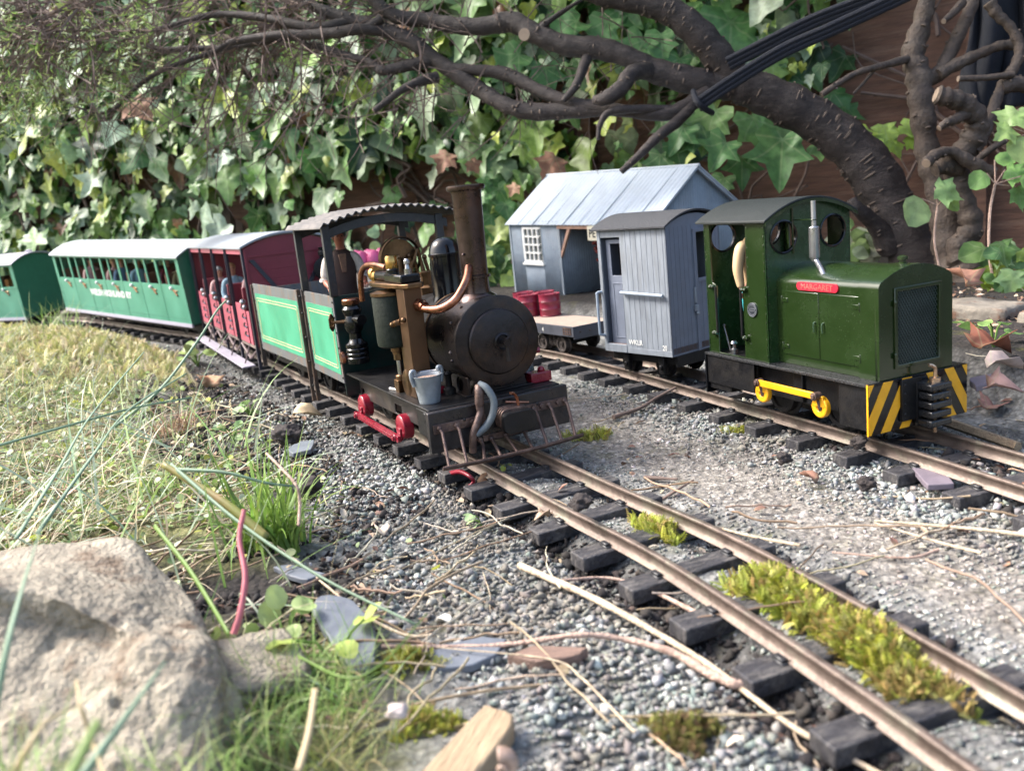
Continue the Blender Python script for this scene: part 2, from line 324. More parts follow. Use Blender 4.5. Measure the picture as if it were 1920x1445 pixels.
def near(L, X, Y):
    "signed distance (+ right of the line seen from the camera) and index of the nearest point on a line"
    sh = X.shape; X = X.ravel(); Y = Y.ravel(); S = L[::4]; out = np.empty(len(X)); idx = np.empty(len(X), int)
    d = np.gradient(S[:, :2], axis=0)
    for i in range(0, len(X), 4000):
        dx = X[i:i+4000, None]-S[None, :, 0]; dy = Y[i:i+4000, None]-S[None, :, 1]; D = dx*dx+dy*dy; j = D.argmin(1); k = np.arange(len(j))
        t = d[j]; sg = np.sign(dx[k, j]*t[:, 1]-dy[k, j]*t[:, 0]); out[i:i+4000] = np.sqrt(D[k, j])*sg; idx[i:i+4000] = j*4
    return out.reshape(sh), idx.reshape(sh)
sst = lambda a_, b_, x: (lambda t: t*t*(3-2*t))(np.clip((x-a_)/(b_-a_), 0, 1))
def ground(X, Y, fine=True):
    X = np.asarray(X, float); Y = np.asarray(Y, float)
    d1, i1 = near(L1, X, Y); d2, _ = near(L2, X, Y); zt = L1[i1, 2]
    z = -.165+zt*np.exp(-np.clip(np.abs(d1)-1, 0, 99)**2/16)
    left = np.clip(-d1-.62, 0, 50)
    z += sst(0, 3.2, left)*(.16+.22*sst(8, 13, Y))*(1-sst(10, 30, left)*.2)
    z += .30*sst(.4, 1.6, left)*np.exp(-((Y-14.4)/2.8)**2)*np.exp(-(np.clip(left-4.5, 0, 9)/4)**2)
    bed = sst(1.15, 1.6, d2)*sst(10.8, 9.4, X*0+np.abs(Y-9.5)+6)
    z += .42*sst(1.2, 1.55, d2)
    n = fbm(X*1.3, Y*1.3, 4)*.09+fbm(X*5, Y*5, 4)*.05
    amp = np.where(d1 < 0, sst(.45, 1.3, -d1)*1.0+.35, .35)
    z += n*amp
    if fine: z += fbm(X*17, Y*17, 4)*.030*(.5+amp)
    z = z-.02*np.exp(-((np.abs(d1))/.45)**4)-.055*np.exp(-((d1+.40)/.12)**2)-.03*np.exp(-((d1-.42)/.11)**2)+.03*np.exp(-((d1+.95)/.35)**2)-.02*np.exp(-((np.abs(d2))/.45)**4)
    z = z+(.058+.02*fbm(X*3+8, Y*3, 3))*(np.exp(-(np.abs(d1)/.2)**4)+np.exp(-(np.abs(d2)/.2)**4))
    return z
def gz(x, y): return float(ground(np.array([x]), np.array([y]))[0])
ys = [.2]
while ys[-1] < 32: ys.append(ys[-1]+max(.022, .0062*ys[-1]))
ys = np.array([-60, -30, -12, -5, -2, -.8, -.2]+ys+[34, 38, 46, 60, 90])
xs = np.concatenate([[-90, -60, -40, -28], np.arange(-22, -8, .16), np.arange(-8, -3.5, .06), np.arange(-3.5, 5.2, .028), np.arange(5.2, 9, .08), [9.3, 9.8, 10.5, 12, 15, 20, 30, 50, 90]])
GX, GY = np.meshgrid(xs, ys); GZ = ground(GX, GY)
d1g, _ = near(L1, GX, GY); d2g, _ = near(L2, GX, GY)
# zones: bare soil / grassy bank / grit and old concrete
nz = fbm(GX*.9+40, GY*.9, 4); nz2 = fbm(GX*2.4, GY*2.4+70, 4)
soil = np.clip(np.exp(-((d1g+1.35+nz*1.5)/.5)**2)*sst(5.4, 6.6, GY)*1.1+np.exp(-(((GX+1.65)/.6)**2+((GY-4.45)/.5)**2))*1.3+sst(.1, .25, nz2)*.5*(np.abs(d2g) < 1)+sst(1.3, 1.6, d2g), 0, 1)
grass = sst(-1.5, -2.3, d1g+nz*1.5)
pale = np.clip(sst(.55, .9, d1g)*sst(.6, .9, -d2g), 0, 1)
soil *= (1-pale*.8)
soil = np.clip(soil+.85*np.exp(-((d1g+.36)/.16)**2)+.5*np.exp(-((d1g-.38)/.12)**2), 0, 1)
zc = np.stack([soil, grass, pale], 2).reshape(-1, 3)
ny, nx = GX.shape; ii = (np.arange(ny-1)[:, None]*nx+np.arange(nx-1)[None]).ravel()
gm = bpy.data.materials.new('gritty_ground'); gm.use_nodes = True; t = gm.node_tree; L = t.links.new; b = t.nodes['Principled BSDF']; b.inputs['Roughness'].default_value = .9
at = node(t, 'ShaderNodeAttribute', attribute_name='tint'); sp = node(t, 'ShaderNodeSeparateColor'); L(at.outputs['Color'], sp.inputs[0]); geo = node(t, 'ShaderNodeNewGeometry')
def ramp(src, stops):
    r = node(t, 'ShaderNodeValToRGB'); L(src, r.inputs[0]); e_ = r.color_ramp.elements
    while len(e_) < len(stops): e_.new(.5)
    for el, (p, c) in zip(e_, stops): el.position = p; el.color = (*c, 1)
    return r.outputs[0]
def nse(s_, d=8, r=.65):
    n = node(t, 'ShaderNodeTexNoise'); n.inputs['Scale'].default_value = s_; n.inputs['Detail'].default_value = d; n.inputs['Roughness'].default_value = r; L(geo.outputs['Position'], n.inputs['Vector']); return n.outputs[0]
def mixc(f, a_, b_):
    m = node(t, 'ShaderNodeMix', data_type='RGBA'); L(f, m.inputs[0]); L(a_, m.inputs[6]); L(b_, m.inputs[7]); return m.outputs[2]
grit = ramp(nse(7), [(.3, (.09, .085, .075)), (.42, (.17, .17, .16)), (.53, (.27, .27, .255)), (.66, (.42, .42, .4))])
conc = ramp(nse(11, 14, .85), [(.38, (.09, .082, .07)), (.46, (.21, .19, .165)), (.54, (.37, .34, .3)), (.63, (.62, .58, .52))])
soilc = ramp(nse(9), [(.35, (.012, .01, .009)), (.6, (.04, .032, .028)), (.75, (.09, .075, .06))])
grs = ramp(nse(4), [(.35, (.06, .05, .03)), (.5, (.16, .165, .06)), (.62, (.28, .27, .11)), (.75, (.36, .31, .19))])
c = mixc(sp.outputs[2], grit, conc); c = mixc(sp.outputs[1], c, grs); c = mixc(sp.outputs[0], c, soilc)
mossc = ramp(nse(3.1), [(.56, (0, 0, 0)), (.68, (1, 1, 1))]); sep = node(t, 'ShaderNodeMath', operation='MULTIPLY'); L(mossc, sep.inputs[0]); sep.inputs[1].default_value = .55
mc = node(t, 'ShaderNodeRGB'); mc.outputs[0].default_value = (.13, .13, .03, 1); c = mixc(sep.outputs[0], c, mc.outputs[0])
vo = node(t, 'ShaderNodeTexVoronoi'); vo.inputs['Scale'].default_value = 26; L(geo.outputs['Position'], vo.inputs['Vector'])
vr = node(t, 'ShaderNodeMapRange'); L(vo.outputs['Distance'], vr.inputs[0]); vr.inputs[1].default_value = 0; vr.inputs[2].default_value = .7; vr.inputs[3].default_value = 1.15; vr.inputs[4].default_value = .6
vm = node(t, 'ShaderNodeVectorMath', operation='SCALE'); L(c, vm.inputs[0]); L(vr.outputs[0], vm.inputs['Scale']); L(vm.outputs[0], b.inputs['Base Color'])
bp = node(t, 'ShaderNodeBump'); bp.inputs['Strength'].default_value = 1; bp.inputs['Distance'].default_value = .02
ad = node(t, 'ShaderNodeMath', operation='SUBTRACT'); L(nse(30, 8, .7), ad.inputs[0]); L(vo.outputs['Distance'], ad.inputs[1]); L(ad.outputs[0], bp.inputs['Height']); L(bp.outputs[0], b.inputs['Normal'])
tag(npmesh('ground', np.stack([GX.ravel(), GY.ravel(), GZ.ravel()], 1), np.stack([ii, ii+1, ii+nx+1, ii+nx], 1), gm, zc, smooth=True), kind='structure')

# ---------------------------------------------------------------- railway tracks
def make_track(Ln, label, off=0.):
    root = thing('railway_track', label, 'railway track', (float(Ln[40, 0]), float(Ln[40, 1]), -.17)); o = Vector(root.location)
    tg = np.gradient(Ln[:, :2], axis=0); tg /= np.linalg.norm(tg, axis=1)[:, None]; nr = np.stack([tg[:, 1], -tg[:, 0]], 1)
    prof = [(-.032, -.09), (.032, -.09), (.032, -.084), (.006, -.079), (.006, -.026), (.0165, -.020), (.0165, -.003), (.012, 0), (-.012, 0), (-.0165, -.003), (-.0165, -.020), (-.006, -.026), (-.006, -.079), (-.032, -.084)]
    for sgn in (-1, 1):
        P = Ln[:, :2]+nr*sgn*.225; n = len(P); k = len(prof)
        V = np.concatenate([np.c_[P+nr*px, Ln[:, 2]+pz] for px, pz in prof]).reshape(k, n, 3)-np.array(o)
        idx = np.arange(k*n).reshape(k, n); q = []
        for a_ in range(k):
            b_ = (a_+1) % k; q.append(np.stack([idx[a_, :-1], idx[b_, :-1], idx[b_, 1:], idx[a_, 1:]], 1))
        r = npmesh('rail', V.reshape(-1, 3), np.concatenate(q), railm, parent=root)
    sb = MB(); sb.box(-.46, .46, -.073, .073, -.175, -.091); s0 = sb.build('sleeper', sleeperm, root, bevel=.008)
    cb = MB()
    for sgn in (-1, 1):
        cb = MB(); cb.box(sgn*.225-.062, sgn*.225+.062, -.04, .04, -.0915, -.082); cb.box(sgn*.225-.058, sgn*.225-.026, -.032, .032, -.083, -.066); cb.box(sgn*.225+.026, sgn*.225+.058, -.032, .032, -.083, -.066)
        cb.build('rail_chair', chairm, s0, bevel=.004, seg=1)
    kids = [x for x in bpy.data.objects if x.parent == s0]
    cnt = 0; i = int(off/.05)
    while i < len(Ln) and cnt < 99:
        p = Ln[i]; s_ = s0 if cnt == 0 else s0.copy()
        if cnt: COL.objects.link(s_); s_.parent = root
        s_.location = Vector((p[0], p[1], p[2]))-o; s_.location.z += random.uniform(-.004, 0); s_.rotation_euler = (random.uniform(-.01, .01), random.uniform(-.008, .008), math.atan2(nr[i, 1], nr[i, 0])+random.uniform(-.025, .025))
        if cnt:
            for kk in kids: c_ = kk.copy(); COL.objects.link(c_); c_.parent = s_
        cnt += 1; i += 10 if p[1] < 9 else 9
    return root
make_track(L1, 'near railway track running from the foreground under the black and green steam engine', .22)
make_track(L2, 'far railway track under the dark green diesel engine and blue-grey wagon', .1)

# ---------------------------------------------------------------- fence behind everything
fence_m = M('dark_brown_fence_boards', (.15, .078, .052), .8, var=.45, scale=1.6, bump=.7, bscale=5, streak=(1, 1, 9), col2=(.24, .14, .095), mix=(.5, .7))
FL_ = [(17, 7.0), (9.2, 13.2), (1.9, 18.6), (-18, 29.5), (-34, 36)]
fr = thing('board_fence', 'dark brown horizontal board fence behind the trees and ivy', 'fence', (4, 16.5, 0))
for i in range(len(FL_)-1):
    A = Vector((*FL_[i], 0)); B = Vector((*FL_[i+1], 0)); d = B-A; Ln_ = d.length; ang = math.atan2(d.y, d.x)
    mb = MB(); T = Matrix.Translation(A-Vector(fr.location)) @ Matrix.Rotation(ang, 4, 'Z')
    for k in range(7): mb.box(0, Ln_, -.06+.02*(k % 2), .06+.02*(k % 2), -.3+k*1.62, -.3+k*1.62+1.585, T)
    mb.box(0, Ln_, .09, .14, -.3, 11, T); mb.build('boards', fence_m, fr, bevel=.02)  # backing sheet added behind the boards to stop light through their gaps
    for k in range(int(Ln_/7)+1): mb = MB(); mb.box(k*7+1.6, k*7+1.9, .15, .35, -.3, 11, T); mb.build('fence_post', fence_m, fr)
pl = MB()
A = Vector((*FL_[1], 0)); B = Vector((*FL_[2], 0)); d = B-A
T = Matrix.Translation(A-Vector(fr.location)) @ Matrix.Rotation(math.atan2(d.y, d.x), 4, 'Z')
pl.box(-.6, 4.2, -.12, -.06, 1.27, 1.32, T); pl.build('ledge', M('sawn_light_wood_edge', (.26, .17, .1), .8, var=.3), fr)
# stone edging of the raised bed
for k, (u, wd, h, lab) in enumerate([(0, 1.5, .50, 'rough grey brown edging stone at the right, nearest the picture edge'), (1.55, 1.25, .52, 'rough edging stone just right of the diesel bonnet'), (2.85, 1.4, .47, 'rough edging stone hidden largely behind the diesel engine')]):
    me = MB(); nU, nV = 26, 10
    bm = bmesh.new(); bmesh.ops.create_cube(bm, size=1); bmesh.ops.subdivide_edges(bm, edges=bm.edges, cuts=9, use_grid_fill=True)
    for v in bm.verts:
        c_ = v.co; s_ = Vector((c_.x*wd, c_.y*.5, c_.z*h)); f_ = (np.clip(1-(abs(c_.x)*2)**8*.06, 0, 1))
        from mathutils import noise as mn
        nn = mn.fractal(s_*3+Vector((k*9, 0, 0)), 1, 2, 5)*.045
        v.co = s_*f_+s_.normalized()*nn
    m_ = bpy.data.meshes.new('edging_stone'); bm.to_mesh(m_); bm.free(); m_.materials.append(kerbm); m_.polygons.foreach_set('use_smooth', [True]*len(m_.polygons))
    o = bpy.data.objects.new('edging_stone', m_); COL.objects.link(o)
    base = Vector((5.75, 6.9, 0)); dr = Vector((-.52, .854, 0)).normalized(); p = base+dr*(u+wd/2); o.location = (p.x, p.y, h/2-.14); o.rotation_euler = (0, 0, math.atan2(dr.y, dr.x)); tag(o, lab, 'stone', 'stones edging the raised bed')
b_ = MB(); b_.tube([(3.35, 5.6, -.1), (3.15, 6.4, -.07), (2.92, 7.2, -.09)], [.035, .04, .03], 5); tag(b_.build('wooden_lath', woodm), 'thin pale wooden strip lying beyond the far rail beside the diesel', 'lath')

# ================================================================ rolling stock helpers
def wheelset(parent, x, z, r, gauge=.45, mat=None, name='wheel', spokes=False):
    mat = mat or black
    for s in (-1, 1):
        w_ = MB(); g = s*gauge/2
        w_.lathe([(r+.028, g-s*.03), (r+.028, g-s*.018), (r, g-s*.014), (r-.004, g+s*.035), (r*.78, g+s*.035), (r*.74, g+s*.018), (r*.3, g+s*.018), (r*.28, g+s*.04), (.001, g+s*.04)], (x, 0, z), 'y', 28, cap=False)
        w_.build(name, mat, parent)
    a_ = MB(); a_.cyl((x, -gauge/2-.04, z), (x, gauge/2+.04, z), .022, 8); a_.build('axle', black, parent)
def rivets(mb, pts, r=.008, axis='y', s=-1):
    for p in pts:
        c = Vector(p); d = {'x': Vector((s, 0, 0)), 'y': Vector((0, s, 0)), 'z': Vector((0, 0, s))}[axis]
        mb.tube([c, c+d*r*.5, c+d*r*.85], [r, r*.85, r*.3], 7)
def bolt(mb, p, d, r=.015, h=.02):
    p = Vector(p); mb.tube([p, p+Vector(d)*h], r, 6)
def arcroof(W, z0, rise, n=16, c=0): return [(c-W+2*W*i/n, z0+rise*(1-(2*i/n-1)**2)) for i in range(n+1)]
def roofmesh(W, z0, rise, x0, x1, th=.02, c=0, corr=0, pitch=.06, n=20):
    mb = MB(); P = arcroof(W, z0, rise, n if not corr else int(2*W/pitch*8), c)
    up = []; dn = []
    for i, (y, z) in enumerate(P):
        dz = corr*math.sin(2*math.pi*(y)/pitch) if corr else 0
        up.append((y, z+th+dz)); dn.append((y, z+dz))
    N = len(P); vs = []
    for X in (x0, x1):
        vs += [(X, y, z) for y, z in dn]+[(X, y, z) for y, z in up]
    fs = []
    for i in range(N-1):
        fs += [(i, i+1, 2*N+i+1, 2*N+i), (N+i, 3*N+i, 3*N+i+1, N+i+1), (i, N+i, N+i+1, i+1), (2*N+i, 2*N+i+1, 3*N+i+1, 3*N+i)]
    fs += [(0, 2*N, 3*N, N), (N-1, 2*N-1, 4*N-1, 3*N-1)]
    mb.add(vs, fs); return mb
# ---------------------------------------------------------------- people: one skinned body each, clothing as children
def skinmesh(name, pts, edges, rad, mat, parent, sub=2):
    me = bpy.data.meshes.new(name); me.from_pydata([tuple(p) for p in pts], edges, []); me.materials.append(mat)
    o = bpy.data.objects.new(name, me); COL.objects.link(o); o.parent = parent
    m = o.modifiers.new('skin', 'SKIN'); m.use_smooth_shade = True
    if not me.skin_vertices: 
        bm = bmesh.new(); bm.from_mesh(me); bm.verts.layers.skin.verify(); bm.to_mesh(me); bm.free()
    for i, sv in enumerate(me.skin_vertices[0].data):
        r = rad[i]; sv.radius = r if isinstance(r, tuple) else (r, r); sv.use_root = (i == 0)
    s = o.modifiers.new('sub', 'SUBSURF'); s.levels = s.render_levels = sub
    return o
def person(label, loc, rz, h=1.25, pose='stand', shirt=greyc, trousers=mblue, hair=hairm, cap=None, skn=None, vest=None, rolled=False, armL=(.2, -.35), armR=(.2, -.35), hands=False, group=None, lean=0., fat=1.0, longhair=False):
    "x forward, y to the figure's left; h standing height; pose stand / sit. One continuous body with head, neck, arms, legs"
    skn = skn or skin
    p = thing('person', label, 'person', loc, (0, 0, rz), group); k = h/1.75
    V = lambda x, y, z: Vector((x, y, z))*k
    sit = pose == 'sit'; hz = .92 if not sit else .16
    pel = V(0, 0, hz); up = 0.0
    sp = [pel, V(.0+lean*.2, 0, hz+.2), V(lean*.5, 0, hz+.42), V(lean*.7, 0, hz+.53), V(lean*.8+.01, 0, hz+.63), V(lean*.9+.02, 0, hz+.70), V(lean+.03, 0, hz+.78), V(lean+.02, 0, hz+.86)]
    rd = [(.12, .1), (.11, .09), (.13, .09), (.085, .07), (.055, .052), (.068, .066), (.1, .088), (.08, .07)]
    pts = sp[:]; rad = [(b_*k*fat if i < 4 else b_*k, a_*k*fat if i < 4 else a_*k) for i, (a_, b_) in enumerate(rd)]; ed = [(i, i+1) for i in range(7)]
    def chain(start, ps, rs):
        last = start
        for q, r in zip(ps, rs): pts.append(q); rad.append((r*k, r*k)); ed.append((last, len(pts)-1)); last = len(pts)-1
        return last
    sh = sp[3]; arms = {}
    for s, arm in ((1, armL), (-1, armR)):
        ex, ez = arm[0], arm[1]
        s0 = sh+V(0, s*.19, -.02); el = s0+V(.02, s*.07, -.29); wr = el+V(ex, s*(-.03), ez*.6 if abs(ez) < 1 else ez)
        d = (wr-el).normalized()*.25*k; wr = el+d; hd = wr+d.normalized()*.09*k
        arms[s] = (s0, el, wr, hd)
        chain(3, [s0, (s0+el)/2, el, (el+wr)/2, wr, (wr+hd)/2+Vector((0, 0, -.005*k))], [.048, .046, .044, .044, .03, .038])
        if hands:
            for f in range(4):
                side = Vector((0, 1, 0)).cross(d).normalized(); b0 = hd+Vector((0, (f-1.5)*.021*k, 0)); ln = (.055, .065, .06, .045)[f]*k
                fm = d.normalized(); cu = -side if side.z > 0 else side
                pts_f = [wr+(hd-wr)*.6+Vector((0, (f-1.5)*.018*k, 0)), b0, b0+fm*ln*.55+cu*ln*.25, b0+fm*ln*.7+cu*ln*.7]
                skinmesh('finger', pts_f, [(0, 1), (1, 2), (2, 3)], [.0105*k, .0105*k, .0095*k, .008*k], skn, p, 1)
            th_ = wr+(hd-wr)*.4; skinmesh('thumb', [th_, th_+Vector((0, -s*.035*k, 0))+d.normalized()*.02*k, th_+Vector((0, -s*.045*k, 0))+d.normalized()*.055*k], [(0, 1), (1, 2)], [.013*k, .012*k, .009*k], skn, p, 1)
    legs = {}
    for s in (1, -1):
        hp = pel+V(.0, s*.09, -.03)
        if sit: kn = hp+V(.40, s*.03, .03); an = kn+V(.04, 0, -.40); toe = an+V(.14, 0, -.04)
        else: kn = hp+V(.02, s*.01, -.42); an = kn+V(-.01, 0, -.39); toe = an+V(.15, s*.02, -.04)
        legs[s] = (hp, kn, an, toe)
        chain(0, [hp, (hp+kn)/2, kn, (kn+an)/2, an, toe], [.085, .08, .058, .052, .038, .035])
    body = skinmesh('body', pts, ed, rad, skn, p)
    # face
    hc = sp[6]; fx = .09*k
    f = MB(); f.tube([hc+Vector((fx*.9, 0, .018*k)), hc+Vector((fx+.016*k, 0, -.012*k)), hc+Vector((fx*.95, 0, -.02*k))], [.006*k, .014*k, .008*k], 8)
    for s in (1, -1): f.ball(hc+Vector((0, s*.082*k, -.0)), .022*k, 8, (.6, .4, 1.2))
    f.build('nose_and_ears', skn, p)
    f = MB()
    for s in (1, -1): f.ball(hc+Vector((fx*.93, s*.03*k, .012*k)), .011*k, 8, (.6, 1.2, .8))
    f.build('eyes', darkin, p)
    f = MB(); f.ball(hc+Vector((fx*.93, 0, -.045*k)), .016*k, 8, (.4, 1.3, .35)); f.build('mouth', maroon, p)
    hr = MB(); hr.ball(hc+Vector((-.036*k, 0, .036*k)), .108*k, 14, (1.0, .95, .95))
    if longhair: hr.tube([hc+Vector((-.03*k, 0, .02*k)), hc+Vector((-.06*k, 0, -.09*k)), hc+Vector((-.05*k, 0, -.2*k))], [.085*k, .08*k, .05*k], 10)
    hr.build('hair', hair, p)
    if cap:
        c = MB(); c.lathe([(.118*k, 0), (.128*k, .03*k), (.115*k, .055*k), (.05*k, .07*k), (.001, .072*k)], hc+Vector((-.02*k, 0, .075*k)), 'z', 18); c.prism([(hc.x+.06*k, -.06*k), (hc.x+.14*k, -.045*k), (hc.x+.15*k, 0), (hc.x+.14*k, .045*k), (hc.x+.06*k, .06*k)], 'z', hc.z+.078*k, hc.z+.088*k); c.build('cap', cap, p)
    # shirt: over the torso and the sleeves
    g = 1.10; P2 = [sp[0]+V(0, 0, -.13), sp[1], sp[2], sp[3]+V(0, 0, .02), sp[3]+V(0, 0, .12)]; r2 = [(.14*k*fat, .175*k*fat), (.13*k*fat, .165*k*fat), (.14*k*fat, .2*k*fat), (.115*k, .175*k), (.066*k, .07*k)]; e2 = [(i, i+1) for i in range(4)]
    for s in (1, -1):
        s0, el, wr, hd = arms[s]; s_in = sh+V(0, s*.06, .0); ch = [s_in, s0, (s0+el)/2, el] if rolled else [s_in, s0, (s0+el)/2, el, (el+wr)/2, wr]; rr = [.075, .076, .07, .066, .056, .045]
        last = 3
        for q, r in zip(ch, rr): P2.append(q); r2.append((r*k, r*k)); e2.append((last, len(P2)-1)); last = len(P2)-1
    if 1:
        skinmesh('waistcoat' if vest else 'shirt', P2[:5], e2[:4], r2[:5], vest or shirt, p); nper = 4 if rolled else 6
        for q in range(2):
          i0 = 5+q*nper; skinmesh('sleeve', P2[i0:i0+nper], [(i, i+1) for i in range(nper-1)], [(r_[0]*1.12, r_[1]*1.12) for r_ in r2[i0:i0+nper]], shirt, p)
        c = MB() if vest else None
        if vest: fr_ = sp[2]+V(.125*fat, 0, 0); c.prism([(fr_.y-.03*k, fr_.z-.1*k), (fr_.y+.03*k, fr_.z-.1*k), (fr_.y+.05*k, fr_.z+.14*k), (fr_.y-.05*k, fr_.z+.14*k)], 'x', fr_.x-.06*k, fr_.x+.012*k); c.build('shirt_front', plaid, p, bevel=.004)
    if rolled:
        c = MB()
        for s in (1, -1):
            s0, el, wr, hd = arms[s]; d = (el-s0).normalized(); c.tube([el-d*.03*k, el+d*.02*k], .072*k, 12)
        c.build('rolled_cuff', shirt, p, bevel=.006)
    if 0:
        skinmesh('waistcoat', [sp[0]+V(0, 0, .0), sp[1], sp[2]+V(0, 0, .0), sp[3]+V(0, 0, -.02)], [(0, 1), (1, 2), (2, 3)], [(.17*k*fat, .145*k*fat), (.165*k*fat, .14*k*fat), (.19*k*fat, .15*k*fat), (.145*k, .135*k)], vest, p)
    P3 = [pel+V(0, 0, .1), pel]; r3 = [(.125*k, .15*k), (.13*k, .165*k)]; e3 = [(0, 1)]
    for s in (1, -1):
        hp, kn, an, toe = legs[s]; last = 1
        for q, r in zip([hp, (hp+kn)/2, kn, (kn+an)/2, an+Vector((0, 0, .03*k))], [.095, .09, .07, .062, .055]): P3.append(q); r3.append((r*k, r*k)); e3.append((last, len(P3)-1)); last = len(P3)-1
    skinmesh('trousers', P3, e3, r3, trousers, p)
    for s in (1, -1):
        hp, kn, an, toe = legs[s]; skinmesh('shoe', [an+V(-.03, 0, -.04), an+V(.06, 0, -.05), toe+V(0, 0, -.005)], [(0, 1), (1, 2)], [.042*k, .044*k, .035*k], black, p, 1)
    return p

# ================================================================ STEAM ENGINE
st = thing('steam_engine', 'weathered black and bright green steam engine with tall chimney, vertical cylinder and cowcatcher', 'steam engine', (-.1, 6.242, 0), (0, 0, -1.121))
CY, CZ = .105, .85
m = MB(); m.plate(rect(-2.2, -.06, .2, .43), [rect(-2.05, -1.75, .19+.02, .3), rect(-1.03, -.73, .19+.02, .3), rect(-1.5, -1.25, .3, .36)], 'y', -.345, -.32); m.plate(rect(-2.2, -.06, .2, .43), [rect(-2.05, -1.75, .21, .3), rect(-1.03, -.73, .21, .3)], 'y', .32, .345)
m.box(-2.6, -2.2, -.3, .3, .15, .43); m.box(-2.0, -.3, -.15, .15, .2, .4); m.build('frame', black, st, bevel=.004)
m = MB(); m.plate(rect(-2.16, -.3, .22, .45), [rect(-2.08, -1.98, .235, .31, .01), rect(-1.15, -.98, .235, .315, .015), rect(-.55, -.42, .235, .3, .01)], 'y', -.43, -.412)
for x in (-2.0, -1.6, -1.2, -.7, -.36): bolt(m, (x, -.43, .41), (0, -1, 0), .014, .015)
m.build('side_valance', M('oily_side_frame', (.04, .038, .037), .4, metal=.4, var=.4, col2=(.08, .065, .05)), st, bevel=.004)
m = MB(); m.box(-2.2, -.06, -.54, .54, .447, .462); m.build('running_plate', black, st, bevel=.003)
m = MB(); m.box(-.06, 0, -.571, .571, .155, .455)
bolt(m, (0, -.3, .36), (1, 0, 0)); bolt(m, (0, .3, .36), (1, 0, 0)); m.build('buffer_beam', M('worn_black_beam', (.016, .015, .017), .33, metal=.2, var=.4, col2=(.055, .042, .038), mix=(.5, .78), scale=6, bump=.25), st, bevel=.008)
m = MB(); m.cyl((-.14, -.55, .4), (-.14, -.52, .4), .035, 14); m.box(-.3, -.06, -.545, -.41, .25, .445); m.build('beam_bracket', black, st, bevel=.006)
for x in (-1.92, -.886): wheelset(st, x, .19, .19)
for x in (-1.92, -.886):
    m = MB(); m.lathe([(.001, -.50), (.085, -.50), (.1, -.49), (.105, -.44), (.105, -.41), (.001, -.41)], (x, 0, .172), 'y', 24, cap=False); m.prism([(x-.05, .17), (x+.05, .17), (x+.035, .07), (x-.035, .07)], 'y', -.515, -.49)
    m.lathe([(.001, -.56), (.03, -.56), (.034, -.54), (.034, -.5)], (x, 0, .095), 'y', 12, cap=False); m.build('crank', red, st, bevel=.004)
    m = MB(); m.lathe([(.105, .41), (.105, .5), (.001, .5)], (x, 0, .172), 'y', 24, cap=False); m.box(x-.05, x+.05, .42, .53, .06, .2); m.build('crank', red, st, bevel=.004)
m = MB(); m.plate(rect(-2.0, -.8, .068, .122, .02), [], 'y', -.552, -.522); m.box(-1.85, -.96, -.558, -.518, .085, .105)
for x in (-1.92, -.886): bolt(m, (x, -.552, .095), (0, -1, 0), .022, .022)
m.build('coupling_rod', red, st, bevel=.004)
m = MB(); m.box(-2.0, -.8, .53, .555, .1, .15); m.build('coupling_rod', red, st, bevel=.004)
# boiler & smokebox (set a little to the right of centre, as the vertical engine sits on the left)
m = MB(); m.lathe([(.001, -.75), (.30, -.75), (.30, -2.12), (.001, -2.12)][::-1], (0, CY, CZ), 'x', 48, cap=False); m.build('boiler', black, st, smooth=50)
m = MB(); m.lathe([(.001, -.80), (.33, -.80), (.337, -.79), (.337, -.765), (.33, -.76), (.33, -.18), (.343, -.175), (.343, -.15), (.325, -.145), (.001, -.145)], (0, CY, CZ), 'x', 64, cap=False)
sm = m.build('smokebox', steel_brown, st, smooth=30)
m = MB(); m.lathe([(.3375, -.792), (.3405, -.79), (.3405, -.768), (.3375, -.766)], (0, CY, CZ), 'x', 64, cap=False); m.build('band', brass, sm)
m = MB(); m.lathe([(.245, -.146), (.245, -.125), (.235, -.115), (.15, -.098), (.001, -.09)], (0, CY, CZ), 'x', 56, cap=False)
dr = m.build('smokebox_door', steel_brown, st, smooth=30)
m = MB(); m.lathe([(.07, -.10), (.07, -.085), (.055, -.078), (.045, -.09), (.001, -.09)], (0, CY+.01, CZ), 'x', 24, cap=False); m.cyl((-.09, CY+.01, CZ), (-.02, CY+.01, CZ), .02, 10); m.cyl((-.03, CY+.01, CZ), (-.012, CY+.01, CZ), .03, 6)
m.tube([(-.04, CY+.01, CZ), (-.035, CY+.016, CZ-.06), (-.035, CY+.018, CZ-.14)], [.008, .012, .022], 8, flat=.5); m.tube([(-.055, CY+.01, CZ), (-.055, CY+.05, CZ+.035)], [.01, .008], 8); m.build('door_handle', steel_brown, dr)
m = MB()
for a_ in (35, 80, 125, 150, 200, 250, 320): 
    c_ = Vector((-.32, CY+.33*math.cos(R_(a_)), CZ+.33*math.sin(R_(a_)))); m.ball(c_, .014, 8)
m.ball((-.3, CY-.34*.94, CZ-.05), .022, 8); m.build('rivet', steel_brown, sm)
m = MB(); m.plate(rect(-.62, -.24, .462, .6), [rings(.06, -.4, .53, 16)], 'y', CY-.24, CY-.22); m.prism([(CY-.22, .462), (CY+.26, .462), (CY+.22, .6), (CY-.16, .6)], 'x', -.62, -.24); m.box(-.66, -.2, CY-.28, CY+.3, .462, .475); m.build('saddle', steel_brown, st, bevel=.004)
